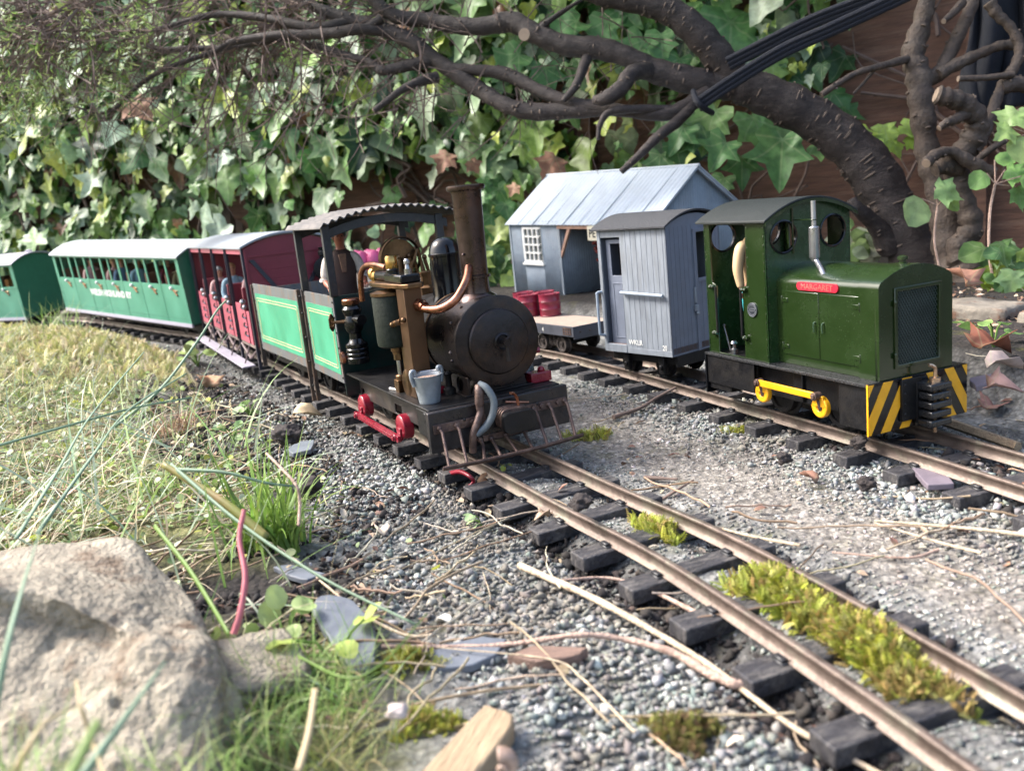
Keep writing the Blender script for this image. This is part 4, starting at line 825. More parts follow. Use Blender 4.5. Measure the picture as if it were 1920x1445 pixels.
m = MB(); m.plate(rings(.055, -1.205, .847, 28), [rings(.05, -1.205, .847, 28)], 'y', -WC-.011, -WC-.008); m.build('rim', silv, wp)
for i in range(18):
    if i in (0, 9): continue
    a_ = 2*math.pi*i/18; m = None
m = MB()
for i in range(18):
    a_ = 2*math.pi*i/18
    if abs(math.cos(a_)) > .97: continue
    c_ = (-1.205+.041*math.cos(a_), .847+.041*math.sin(a_)); m.plate([(c_[0]-.004, c_[1]-.005), (c_[0]+.004, c_[1]-.005), (c_[0]+.004, c_[1]+.005), (c_[0]-.004, c_[1]+.005)], [], 'y', -WC-.0105, -WC-.008)
m.plate(rect(-1.238, -1.172, .838, .858, .009), [rect(-1.234, -1.176, .842, .854, .005)], 'y', -WC-.011, -WC-.008); m.build('raised_mark', silv, wp, smooth=0)
# coupling
m = MB(); m.box(0, .022, -.172, .0, .15, .435); rivets(m, [(.022, y, z) for y in (-.15,) for z in (.2, .27, .34, .40)], .012, 'x', 1); m.box(.0, .03, -.05, .16, .12, .4); cp = m.build('coupling_plate', black, di, bevel=.003)
for i in range(5):
    m = MB(); z = .105+.062*i; m.box(.03, .15, -.05+.004*(i % 2), .135-.004*(i % 2), z, z+.048); m.build('coupling_block', M('coupling_black', (.012, .013, .015), .25) if i == 0 else MATS['coupling_black'], di, bevel=.01)
m = MB(); m.cyl((.09, .045, .4), (.09, .045, .43), .035, 16); m.cyl((.09, .045, .05), (.09, .045, .44), .012, 8); m.tube(catmull([(.09, .045, .42), (.09, .045, .49), (.085, .02, .515), (.08, -.0, .52)], 4), .012, 8); m.build('coupling_pin', M('gold_pin', (.6, .42, .28), .3, metal=.9), di)
diw = lambda x, y, z: W_((2.73, 5.703), -1.195, (x, y, z))
person('driver in beige overall sleeves and turquoise trousers standing in the diesel engine cab', diw(-1.44, -.21, .452), -1.195, h=1.06, shirt=beige, trousers=turq, hair=hairm, cap=beige, rolled=False, armL=(.1, -.3), armR=(.04, -.5), hands=True, fat=.95)

# ================================================================ BLUE-GREY WAGON (No 20)
wa = thing('goods_van', 'pale blue-grey wooden brake van with dark roof lettered WKLR and 20', 'van', (1.873, 8.455, 0), (0, 0, -.933))
W, Lg, Z0, Z1 = .384, .925, .224, 1.46
dr_ = rect(-.882, -.612, .305, 1.385)
m = MB(); m.plate(rect(-Lg, 0, Z0, Z1), [dr_], 'y', -W, -W+.016)
for i in range(9):
    x = -.60+.6*i/8.3
    pass
sd = m.build('side', bluegrey, wa, bevel=.003)
m = MB(); m.box(-.6, 0, -W-.004, -W, Z0, Z0+.055); m.box(-Lg, -.884, -W-.006, -W, Z0, Z1); m.box(-.884, -.61, -W-.005, -W, Z0, .303); m.build('side_trim', bluegrey, sd, bevel=.003)
gv = M('board_joint', (.12, .14, .175), .7)
m = MB()
for i in range(1, 9): x = -.60+.6*i/8.6; m.box(x-.0018, x+.0018, -W-.0018, -W, Z0+.06, Z1-.01)
m.build('board_joint', gv, sd)
m = MB(); m.plate(rect(-Lg, 0, Z0, Z1), [rect(-.882, -.612, .305, 1.385)], 'y', W-.016, W); m.build('side', bluegrey, wa)
ar = arcroof(W, Z1, .10, 14); out = [(-W, Z0), (W, Z0)]+list(reversed(ar))
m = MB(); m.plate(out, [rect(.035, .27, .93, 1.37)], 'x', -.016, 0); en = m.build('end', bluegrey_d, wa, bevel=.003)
m = MB()
for i in range(1, 13): y = -W+2*W*i/13; m.box(0, .0018, y-.0018, y+.0018, Z0+.01, (Z1-.01 if not (.02 < y < .28) else .92))
m.build('board_joint', gv, en)
m = MB(); m.box(0, .012, -.015, .03, Z0, 1.40); m.box(0, .012, -.015, .32, 1.375, 1.41); m.box(0, .012, .03, .28, .895, .93); m.build('door_frame', bluegrey_d, en, bevel=.003)
m = MB(); m.box(0, .02, -.035, -.012, .70, .85); m.box(0, .035, -.04, -.005, .62, .68); m.ball((.03, -.02, .60), .02, 8); m.build('door_latch', bluegrey, en, bevel=.004)
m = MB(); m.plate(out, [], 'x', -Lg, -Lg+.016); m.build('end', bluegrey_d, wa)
m = MB(); m.box(-Lg, 0, -W+.02, W-.02, Z0+.02, Z0+.08); m.build('floor', M('brown_floor', (.14, .09, .07), .8), wa)
m = MB(); m.plate(rect(-.86, -.62, .30, 1.36), [rect(-.80, -.66, 1.0, 1.32)], 'y', -W+.05, -W+.066); m.plate(rect(-.80, -.66, .36, .93), [rect(-.785, -.675, .375, .915)], 'y', -W+.045, -W+.05); m.build('inner_door', bluegrey_d, wa, bevel=.003)
m = MB(); m.box(-.9, -.45, -.12, -.1, Z0+.08, 1.44); m.build('dark_inner_sheet', darkin, wa)  # added dark sheet standing in for the unlit inside of the van
m = MB(); m.box(-.6, -.3, .1, .36, Z0, 1.4); m.build('partition', M('pinkish_brown_ply', (.2, .14, .11), .7), wa)
hrm = M('pale_handrail', (.3, .36, .43), .45)
m = MB(); m.tube([(-.61, -W-.035, .842), (-.05, -W-.035, .822)], .016, 10); m.cyl((-.6, -W-.035, .842), (-.6, -W, .842), .01, 6); m.cyl((-.08, -W-.035, .822), (-.08, -W, .822), .01, 6); m.build('handrail', hrm, wa)
m = MB(); m.tube(catmull([(-.915, -W, .84), (-.93, -W-.05, .835), (-.935, -W-.055, .8), (-.935, -W-.055, .45), (-.93, -W-.05, .4), (-.915, -W, .39)], 5), .014, 8); m.build('handrail', hrm, wa)
lettering('WKLR', .072, whitep, wa, (-.575, -W-.0045, .315), (R_(90), 0, 0), align='LEFT', sx=.95, bold=.001)
lettering('20', .072, whitep, wa, (-.12, -W-.0045, .285), (R_(90), 0, 0), align='LEFT', sx=.8, bold=.001)
roofmesh(W+.045, Z1-.005, .125, -Lg-.05, .04, .02).build('roof', wagroof, wa, bevel=.004, smooth=50)
m = MB(); m.box(-Lg+.02, -.01, -.3, .3, .13, Z0); m.box(-.02, .01, -.33, .33, .115, Z0); m.build('underframe', black, wa, bevel=.004)
for x in (-.72, -.25): wheelset(wa, x, .1, .1)
for x in (-.68, -.2): m = MB(); m.box(x-.035, x+.035, -.34, -.29, .03, .2); m.cyl((x, -.36, .1), (x, -.33, .1), .022, 10); m.build('axle_box', black, wa, bevel=.006)

# ================================================================ FLAT WAGON with barrels
fl = thing('flat_wagon', 'flat wagon with bleached board deck, numbered 4, standing between engine smokebox and van', 'wagon', (1.044, 10.192, 0), (0, 0, -1.02))
solem = M('dark_slate_solebar', (.05, .055, .07), .5, var=.25)
m = MB(); m.box(-2.4, -.02, -.31, .31, .24, .325); m.box(-2.42, 0, -.322, -.31, .22, .34); m.box(-2.42, 0, .31, .322, .22, .34); m.box(-.02, 0, -.31, .31, .19, .34); m.build('chassis', solem, fl, bevel=.003)
m = MB()
for i in range(22): m.box(-2.38+i*.108, -2.38+i*.108+.104, -.31, .31, .325, .337)
m.build('deck', deckwood, fl, bevel=.002)
lettering('4', .075, whitep, fl, (-.62, -.3235, .25), (R_(90), 0, 0), sx=.8)
m = MB(); m.plate(rect(-.2, -.04, .24, .325), [rect(-.185+.045*i, -.155+.045*i, .25+.035*j, .275+.035*j) for i in range(3) for j in range(2)], 'y', -.328, -.322); m.build('number_grid', rusty, fl)
m = MB(); rivets(m, [(0, y, .27) for y in (-.22, -.08, .08, .22)], .012, 'x', 1); m.build('rivet', rusty, fl)
bgm = M('dusty_bogie', (.05, .04, .036), .7, var=.4)
for xc in (-.55, -1.85):
    bgi = MB(); 
    for s in (-1, 1):
        y = s*.2; bgi.prism([(xc-.3, .16), (xc-.2, .2), (xc+.2, .2), (xc+.3, .16), (xc+.3, .12), (xc+.12, .06), (xc-.12, .06), (xc-.3, .12)], 'y', y-.015, y+.015)
        for q in (-.04, .04):
            bgi.tube([Vector((xc+q+.02*math.cos(i*.8), y+s*.03+.02*math.sin(i*.8), .08+.0028*i)) for i in range(40)], .006, 5)
        for q in (-.2, .2): bgi.box(xc+q-.03, xc+q+.03, y-.03, y+.04*s, .07, .17)
    bgi.box(xc-.05, xc+.05, -.25, .25, .19, .24); bgi.build('bogie', bgm, fl, bevel=.003)
    for q in (-.2, .2): wheelset(fl, xc+q, .1, .1, mat=bgm)
flw = lambda x, y, z: W_((1.044, 10.192), -1.02, (x, y, z))
barm = M('crimson_barrel_paint', (.18, .01, .03), .38, var=.2, coat=.2)
def barrel():
    b0 = thing('barrel', 'x', 'barrel'); m = MB(); r = .142
    m.lathe([(r*.9, 0), (r, .006), (r, .012), (r*.97, .016), (r*.97, .085), (r*1.01, .094), (r*.97, .103), (r*.97, .185), (r*1.01, .194), (r*.97, .203), (r*.97, .268), (r, .272), (r, .284), (r*.96, .286), (r*.94, .275), (.001, .275)], n=32, cap=True); m.build('drum', barm, b0, smooth=35)
    m = MB(); m.lathe([(.022, .275), (.022, .285), (.001, .286)], (.07, 0, 0), 'z', 12, cap=False); m.lathe([(.014, .275), (.014, .283), (.001, .284)], (-.07, .03, 0), 'z', 10, cap=False); m.build('bung', barm, b0); return b0
b0 = barrel(); bl = ['crimson barrel on the flat wagon, nearest the shed porch and fully clear of the smokebox', 'crimson barrel half hidden by the steam engine smokebox', 'crimson barrel at the back of the group by the shed wall', 'crimson barrel wedged between the others, only its lid edge showing']
for i, (u, v) in enumerate([(-1.12, .16), (-1.40, .02), (-1.44, .30), (-1.7, .14)]):
    b_ = b0 if i == 0 else copy_tree(b0); b_.location = flw(u, v, .338); b_.rotation_euler = (0, 0, i*1.3); tag(b_, bl[i], 'barrel', 'crimson barrels')
# ---------------------------------------------------------------- open wagon with the pink load
ow = thing('open_wagon', 'plain wooden open wagon behind the steam engine cab carrying the pink lobed load', 'wagon', (-1.75, 13.9, 0), (0, 0, -.8))
m = MB(); m.box(-1.5, 0, -.45, .45, .3, .36); m.build('floor', darkwood, ow)
m = MB(); m.box(-1.5, 0, -.46, -.43, .34, 1.0); m.box(-1.5, 0, .43, .46, .34, 1.0); m.box(-.02, .01, -.46, .46, .34, 1.0); m.box(-1.52, -1.49, -.46, .46, .34, 1.0); m.build('side', timber, ow, bevel=.004)
for x in (-1.1, -.35): wheelset(ow, x, .15, .15)
pk = MB(); 
for i in range(5):
    for j in range(3): pk.lathe([(.09, -.13), (.103, 0), (.098, .07), (.066, .135), (.001, .17)], (-.40+i*.17+.08*(j % 2), -.17+j*.16, .0), 'z', 16)
pc = pk.build('pink_cushion', pinkm, None, smooth=180)
pc.scale = (1.2, 1.2, 1.15); pc.location = PX(694, 490, 14.0); pc.rotation_euler = (0, 0, -.15); tag(pc, 'bright pink cluster of rounded lobes seen through the steam engine cab', 'cushion')

# ================================================================ COACHES
wc = lambda loc, e, p: tuple(Vector(loc)+Euler(e).to_matrix() @ Vector(p))
rc_loc = (-2.691, 11.408, 0); rc_e = (0, 0, -1.108)
rc = thing('open_coach', 'maroon open-sided coach with speckled grey roof behind the green tender', 'coach', rc_loc, rc_e)
W, Lg, Z0, Z1, RI = .555, 4.6, .332, 1.587, .14
m = MB(); m.box(-Lg, 0, -W, W, Z0-.05, Z0); m.build('floor', M('dusty_floor_boards', (.16, .12, .105), .8, var=.3), rc, bevel=.004)
roofmesh(W+.045, Z1-.005, RI, -Lg-.04, .05, .03).build('roof', greyroof, rc, bevel=.005, smooth=50)
out = [(-W, Z0-.04), (W, Z0-.04)]+list(reversed(arcroof(W, Z1-.01, RI-.01, 14)))
for x in (0, -Lg):
    m = MB(); m.plate(out, [], 'x', x-.02, x); en = m.build('end', maroon, rc)
    if x == 0:
        m = MB(); m.box(0, .014, -W, W, Z1-.12, Z1-.085); m.box(0, .02, -W, -W+.03, Z0, Z1); m.box(0, .02, W-.03, W, Z0, Z1)
        for k in range(9): m.box(0, .003, -W+.03, W-.03, Z0+.12*k, Z0+.12*k+.115)
        m.build('boards', maroon, en, bevel=.002)
        m = MB()
        for s in (-1, 1): m.prism([(s*(W-.05), Z1-.15), (s*(W-.11), Z1-.15), (s*.05, .85), (s*.11, .85)], 'x', .004, .022)
        m.box(.0, .03, -.1, .12, .3, 1.0); m.build('brace', M('slate_blue_iron', (.025, .028, .04), .45), en)
        m = MB(); m.lathe([(.14, .10), (.15, .11), (.15, .13), (.12, .14)], (0, .42, 1.22), 'x', 24); m.cyl((.0, .42, 1.22), (.2, .42, 1.22), .03, 10); m.lathe([(.03, 1.38), (.05, 1.4), (.05, 1.44), (.03, 1.46), (.04, 1.5)], (.14, .4, 0), 'z', 12); m.cyl((.16, .2, .9), (.16, .6, .9), .015, 8); m.build('brake_wheel', black, en)
ps = M('dark_iron_post', (.03, .03, .045), .4, metal=.4, var=.2)
NB = 4
for s in (-1, 1):
    for k in range(NB+1):
        x = -.03-(Lg-.06)*k/NB; m = MB(); y = s*(W+.012); m.box(x-.03, x+.03, y-.018, y+.018, Z0-(.30 if s < 0 else .1), Z1); m.box(x-.008, x+.008, y+s*.018, y+s*.034, Z0, Z1) if k else None; m.build('post', ps, rc, bevel=.003)
    m = MB(); m.box(-Lg, 0, s*W-.015, s*W+.015, Z1-.07, Z1); m.build('cant_rail', pinkred, rc)
    for k in range(NB):
        x1 = -.06-(Lg-.06)*k/NB; x0 = x1-(Lg-.06)/NB
        m = MB(); m.box(x0+.12, x1-.42, s*W-.012, s*W+.012, Z0, Z0+.52); m.box(x0+.1, x0+.95, s*W-.014, s*W+.014, Z0+.50, Z0+.54) if 0 else None; m.box(x1-.36, x1-.2, s*W-.008, s*W+.008, Z0, Z0+.44); m.build('side_panel', pinkred, rc, bevel=.004)
        m = MB()
        for q in range(4): m.tube(catmull([(x1-.39, s*(W+.02), Z0+.1+q*.12), (x1-.42, s*(W+.05), Z0+.13+q*.12), (x1-.38, s*(W+.045), Z0+.17+q*.12)], 3), .012, 6)
        m.ball((x1-.42, s*(W+.02), Z0+.56), .04, 8); m.ball((x1-.33, s*(W+.02), Z0+.5), .032, 8); m.build('latch', steel, rc)
for k in range(NB):
    x = -.35-(Lg-.06)*k/NB-.3; m = MB(); m.box(x-.2, x+.1, -W+.06, W-.06, Z0, Z0+.32); m.box(x-.24, x-.19, -W+.06, W-.06, Z0+.3, Z0+.72); m.build('bench', maroon, rc, bevel=.01)
m = MB(); m.box(-Lg+.1, -.3, -W-.19, -W-.02, .045, .066); sb_ = m.build('step_board', M('lilac_grey_step', (.3, .28, .33), .6, var=.15), rc, bevel=.004)
m = MB()
for x in (-.6, -1.6, -2.6, -3.6): m.tube([(x, -W, .3), (x, -W-.1, .06)], .012, 6); m.tube([(x-.5, -W-.01, .28), (x, -W-.01, .12), (x+.5, -W-.01, .28)], .016, 6)
m.build('step_bracket', M('dusty_mauve_truss', (.15, .11, .11), .7), rc)
m = MB(); m.box(-Lg+.1, -.1, -.35, .35, .18, .28); m.build('underframe', black, rc)
for x in (-.5, -1.0, -3.6, -4.1): wheelset(rc, x, .14, .14)
rcw = lambda u, v, z: wc(rc_loc, rc_e, (u, v, z))
pgrp = 'passengers in the maroon open coach'
person('boy in a grey cap and pale shirt in the maroon open coach, front bay', rcw(-.75, -.2, Z0+.30), -1.108, h=1.1, pose='sit', shirt=greyc, cap=capm, hair=fairhair, group=pgrp)
person('fair-haired figure in pale blue in the maroon open coach, third bay back', rcw(-2.5, -.3, Z0+.30), -1.108, h=1.15, pose='sit', shirt=lblue, hair=fairhair, longhair=True, group=pgrp)
person('dark-haired figure in pink top and jeans in the maroon open coach, second bay back', rcw(-1.95, -.1, Z0+.30), -1.108, h=1.15, pose='sit', shirt=pinkc, hair=hairm, longhair=True, trousers=mblue, group=pgrp)
person('small pale figure in the rearmost bay of the maroon open coach', rcw(-3.7, -.3, Z0+.25), -1.108, h=1.1, pose='sit', shirt=pinkc, hair=greyhair, group=pgrp)

def closed_coach(label, loc, eul, Lg, Hh, roof_m, bays, group, split):
    W = .56; r = thing('closed_coach', label, 'coach', loc, eul, group)
    zw0, zw1 = Hh*.60, Hh*.965; bw = (Lg-.16)/bays; holes = []
    for k in range(bays):
        x0 = -Lg+.08+k*bw
        if split: holes += [rect(x0+.04, x0+bw*.42, zw0, zw1), rect(x0+bw*.42+.05, x0+bw-.03, zw0, zw1)]
        else: holes += [rect(x0+.05, x0+bw*.5-.03, zw0, zw1), rect(x0+bw*.5+.03, x0+bw-.05, zw0, zw1)]
    for s in (-1, 1):
        m = MB(); m.plate(rect(-Lg, 0, 0, Hh), holes, 'y', s*W-.012, s*W+.012); sd = m.build('side', coachg, r)
        m = MB(); m.box(-Lg, 0, s*W-.018, s*W+.018, -.03, .035); m.build('skirt', lilacroof, sd)
        m = MB(); m.box(-Lg, 0, s*W-.02, s*W+.02, zw0-.04, zw0-.015) if not split else None
        m.box(-Lg, 0, s*W-.016, s*W+.016, Hh-.03, Hh); m.box(-Lg, 0, s*W-.016, s*W+.016, .13, .14); m.build('beading', coachg, sd)
        for k, h_ in enumerate(holes):
            if k % 2 or not split: m = MB(); x0, x1 = h_[0][0], h_[1][0]; m.box(x0, x1, s*W-.003, s*W+.003, zw0, zw1); m.build('window_glass', glassm, sd)
        if s < 0:
            for k in range(bays):
                x = -Lg+.08+(k+.55)*bw; m = MB(); m.ball((x, -W-.03, zw0-.06), .035, 10); m.build('lamp', whitep, r)
                m = MB(); m.tube([(x+.06, -W-.02, zw0-.09), (x+.18, -W-.02, zw0-.19)], .02, 6); m.tube([(x+.03, -W-.02, zw0-.1), (x+.2, -W-.02, zw0-.11)], .01, 6); m.build('door_handle', brass, r)
                if split: m = MB(); m.box(x-.42, x-.415, -W-.016, -W-.01, .02, zw0); m.build('door_gap', coachg_d, r)
    out = [(-W, 0), (W, 0)]+list(reversed(arcroof(W, Hh, .17, 12)))
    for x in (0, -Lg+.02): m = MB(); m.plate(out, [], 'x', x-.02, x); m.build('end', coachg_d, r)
    roofmesh(W+.05, Hh-.005, .19, -Lg-.05, .06, .025).build('roof', roof_m, r, smooth=50)
    m = MB(); m.box(-Lg, 0, -W+.02, W-.02, -.02, .02); m.build('floor', darkin, r)
    m = MB()
    for k in range(bays): x = -Lg+.08+(k+.22)*bw; m.box(x-.05, x, -W+.05, W-.05, .02, zw0+.16)
    m.build('seat', brownseat, r)
    m = MB(); m.box(-Lg+.1, -.1, -.35, .35, -.16, -.02); m.build('underframe', black, r)
    for x in (-.5, -1.0, -Lg+1.0, -Lg+.5): wheelset(r, x, -.17, .13)
    return r
g1_loc = (-5.047, 15.693, .286); g1_e = (.072, .037, -.787)
cgr = 'green passenger coaches'
g1 = closed_coach('long green coach with white roof and white lettering along its side', g1_loc, g1_e, 5.93, 1.203, whiteroof, 7, cgr, True)
lettering('WELSH HIGHLAND RY', .17, whitep, g1, (-3.25, -.574, .40), (R_(90), 0, 0), sx=1.15, bold=.006)
pg2 = 'passengers in the long green coach'
for k, (u, v, sh_, hr_, lab) in enumerate([(-.75, -.25, beige, fairhair, 'figure with tan sleeve by the front window of the long green coach'), (-1.55, -.1, maroon, hairm, 'dark red figure in the second bay of the long green coach'), (-2.35, -.32, lblue, greyhair, 'grey-haired figure in pale blue in the third bay of the long green coach'), (-3.15, -.30, mblue, fairhair, 'figure in denim blue in the middle bay of the long green coach'), (-3.5, -.3, pinkc, fairhair, 'small pale pink figure just behind the denim blue one in the long green coach'), (-4.7, -.3, pinkc, hairm, 'pink-shirted figure near the rear of the long green coach')]):
    person(lab, wc(g1_loc, g1_e, (u, v, .42)), -.787, h=1.12, pose='sit', shirt=sh_, hair=hr_, group=pg2)
g0_loc = PX(92, 587, 20.9); g0_e = (.06, .0, -.55)
g0 = closed_coach('green coach with lilac-grey roof at the far left end of the train', tuple(g0_loc), g0_e, 4.6, 1.27, lilacroof, 4, cgr, False)
lettering('W.H.R.', .15, whitep, g0, (-1.3, -.574, .40), (R_(90), 0, 0), bold=.004)
m = MB(); m.box(-1.05, -.8, -.3, 0, .5, .9); m.build('interior_panel', M('orange_wood', (.45, .2, .06), .6), g0)
m = MB(); m.lathe([(.07, 1.42), (.07, 1.5), (.09, 1.51), (.001, 1.53)], (-.3, .1, 0), 'z', 12); m.build('roof_vent', lilacroof, g0)

# ================================================================ SHED / HALT
sh_loc = (1.01, 15.632, .162); sh_e = (.027, .037, -.961)
sh = thing('halt_building', 'pale blue corrugated iron halt with white window, timbered porch and PE sign', 'building', sh_loc, sh_e)
W, E_, H, RH, Lg = .932, 1.002, 1.317, 2.014, 3.37
def corr(mb, p0, p1, z0, ztop, hole=None, pitch=.05, amp=.011):
    "corrugated wall sheet from p0 to p1, ztop(s) height; a hole (s0,s1,z0,z1) leaves an opening"
    p0 = Vector((*p0, 0)); p1 = Vector((*p1, 0)); d = (p1-p0); L_ = d.length; d.normalize(); nn = Vector((d.y, -d.x, 0)); n = max(2, int(L_/pitch*6))
    def strip(s0, s1, a0, a1):
        k = max(1, int(round((s1-s0)/L_*n))); vs = []
        for i in range(k+1):
            s_ = s0+(s1-s0)*i/k; q = p0+d*s_+nn*amp*math.sin(2*math.pi*s_/pitch); vs += [(q.x, q.y, a0(s_)), (q.x, q.y, a1(s_))]
        mb.add(vs, [(2*i, 2*i+2, 2*i+3, 2*i+1) for i in range(k)])
    f = ztop if callable(ztop) else (lambda s_: ztop); g = lambda s_: z0
    if hole: strip(0, hole[0], g, f); strip(hole[0], hole[1], g, lambda s_: hole[2]); strip(hole[0], hole[1], lambda s_: hole[3], f); strip(hole[1], L_, g, f)
    else: strip(0, L_, g, f)
wu0, wu1, wz0, wz1 = .36, .86, .66, 1.25; X1 = Lg-.06; PU = 1.312; PV = -.15
gab = lambda s_: H+(RH-.03-H)*(1-abs(s_-W)/W)
m = MB(); corr(m, (0, -W), (PU, -W), 0, H+.03, (wu0, wu1, wz0, wz1)); corr(m, (PU, -W), (PU, PV), 0, H); corr(m, (PU, PV), (X1-.35, PV), 0, H); corr(m, (X1-.35, -W), (X1-.35, PV), 0, H); corr(m, (X1-.35, -W), (X1, -W), 0, H); corr(m, (0, W), (X1, W), 0, H); corr(m, (X1, -W), (X1, W), 0, gab); corr(m, (0, -W), (0, W), 0, gab)
wl = m.build('wall', shedw, sh, smooth=180)
md = wl.modifiers.new('sheet', 'SOLIDIFY'); md.thickness = .006
m = MB(); m.box(-.01, .025, -W-.02, -W+.01, 0, H); m.box(PU-.02, PU+.015, -W-.02, -W+.01, 0, H); m.box(-.05, Lg, -W+.02, W-.02, H-.01, H+.004); m.build('corner_post', shedw, wl)
rp = .085
m = MB()
for s in (-1, 1):
    n = int((Lg+.1)/rp*6); a_ = Vector((0, s*E_, H-.02)); b_ = Vector((0, 0, RH)); nm = Vector((0, s*(RH-H), E_)).normalized(); vs = []
    for i in range(n+1):
        u_ = -.05+(Lg+.1)*i/n; o_ = nm*.007*math.sin(2*math.pi*u_/rp)
        for q in (a_, b_):
            vs.append(Vector((u_, q.y, q.z))+o_); vs.append(Vector((u_, q.y, q.z))+o_-nm*.014)
    fs = []
    for i in range(n): k = i*4; fs += [(k, k+4, k+6, k+2), (k+1, k+3, k+7, k+5), (k, k+1, k+5, k+4)]
    fs += [(0, 2, 3, 1), (n*4, n*4+1, n*4+3, n*4+2)]
    m.add(vs, fs)
rf = m.build('roof', shedr, sh, smooth=60)
m = MB()
for k in range(1, 9):
    u_ = -.05+(Lg+.1)*k/9; nm = Vector((0, -(RH-H), E_)).normalized()
    T = Matrix(((1, 0, 0, u_), (0, E_/math.hypot(E_, RH-H), nm.y, -E_), (0, (RH-H)/math.hypot(E_, RH-H), nm.z, H-.02), (0, 0, 0, 1)))
    m.box(-.006, .006, 0, math.hypot(E_, RH-H+.02)-.03, .006, .0115, T)
m.build('sheet_lap', M('roof_sheet_lap', (.2, .26, .33), .6), rf)
m = MB(); m.tube([(-.06, 0, RH+.004), (Lg+.06, 0, RH+.004)], .02, 10); m.build('ridge_roll', shedr, rf)
m = MB()
for s in (-1, 1): m.prism([(s*E_, H-.06), (s*E_, H-.025), (0, RH-.005), (0, RH-.05)], 'x', Lg+.0, Lg+.03)
m.build('bargeboard', shedr, sh)
m = MB(); m.plate(rect(wu0, wu1, wz0, wz1), [rect(wu0+.05+.107*i*1.0+.03*i*.4, wu0+.05+.107*i+.03*i*.4+.09, wz0+.05+.133*j, wz0+.05+.133*j+.105) for i in range(4) for j in range(4) if i < 4], 'y', -W-.03, -W-.005); m.box(wu0-.03, wu1+.03, -W-.05, -W, wz0-.03, wz0+.005); wn = m.build('window', whitep, sh, bevel=.003)
m = MB(); m.box(wu0+.02, wu1-.02, -W-.008, -W-.004, wz0+.02, wz1-.02); m.build('pane', M('dusty_window_pane', (.13, .14, .13), .15, var=.5, scale=8), wn)
m = MB(); m.box(PU-.03, X1-.3, -W-.03, -W+.03, H-.09, H-.02); m.prism([(PU+.0, .82), (PU+.0, .74), (PU+.28, H-.09), (PU+.21, H-.09)], 'y', -W-.02, -W+.02); m.prism([(X1-.40, .82), (X1-.40, .74), (X1-.68, H-.09), (X1-.61, H-.09)], 'y', -W-.02, -W+.02); m.build('porch_timber', timber, sh, bevel=.004)
m = MB(); m.box(PU+.02, X1-.36, PV-.02, PV-.01, 0, .8); m.box(PU+.0, X1-.36, -W, PV, .0, .03); m.build('porch_floor', M('dusty_porch_floor', (.2, .18, .15), .9, var=.4), sh)
m = MB(); m.box(2.04, 2.9, -W-.055, -W-.035, 1.06, 1.28); sg = m.build('sign', M('cream_sign_board', (.62, .58, .45), .6, var=.06), sh, bevel=.004)
lettering('PE', .17, M('black_sign_letter', (.02, .02, .02), .6), sg, (2.07, -W-.0555, 1.11), (R_(90), 0, 0), align='LEFT', sx=.9, bold=.004)
m = MB()
for i in range(40): m.ball((1.86+random.gauss(0, .05), -.62+random.gauss(0, .05), .98+random.gauss(0, .1)), .03, 6)
fb = m.build('hanging_basket', M('dark_red_flowers', (.16, .025, .02), .8, var=.5), None); fb.parent = None; fb.location = sh_loc; fb.rotation_euler = sh_e; tag(fb, 'dark red flower basket hanging in the halt porch', 'flower basket')
person('figure in dark blue at the halt porch, mostly hidden by the blue-grey van', wc(sh_loc, sh_e, (2.42, -.78, .03)), -.961-1.57, h=1.05, shirt=mblue, trousers=mblue, hair=hairm)
m = MB(); m.box(-.1, Lg+.1, -1.35, 1.1, -.32, -.0); pf = m.build('platform', M('pale_platform_slab', (.3, .32, .33), .9, var=.3, scale=6, bump=.6), None, bevel=.03); pf.location = sh_loc; pf.rotation_euler = sh_e; tag(pf, 'pale stone platform slab under the corrugated halt', 'platform')

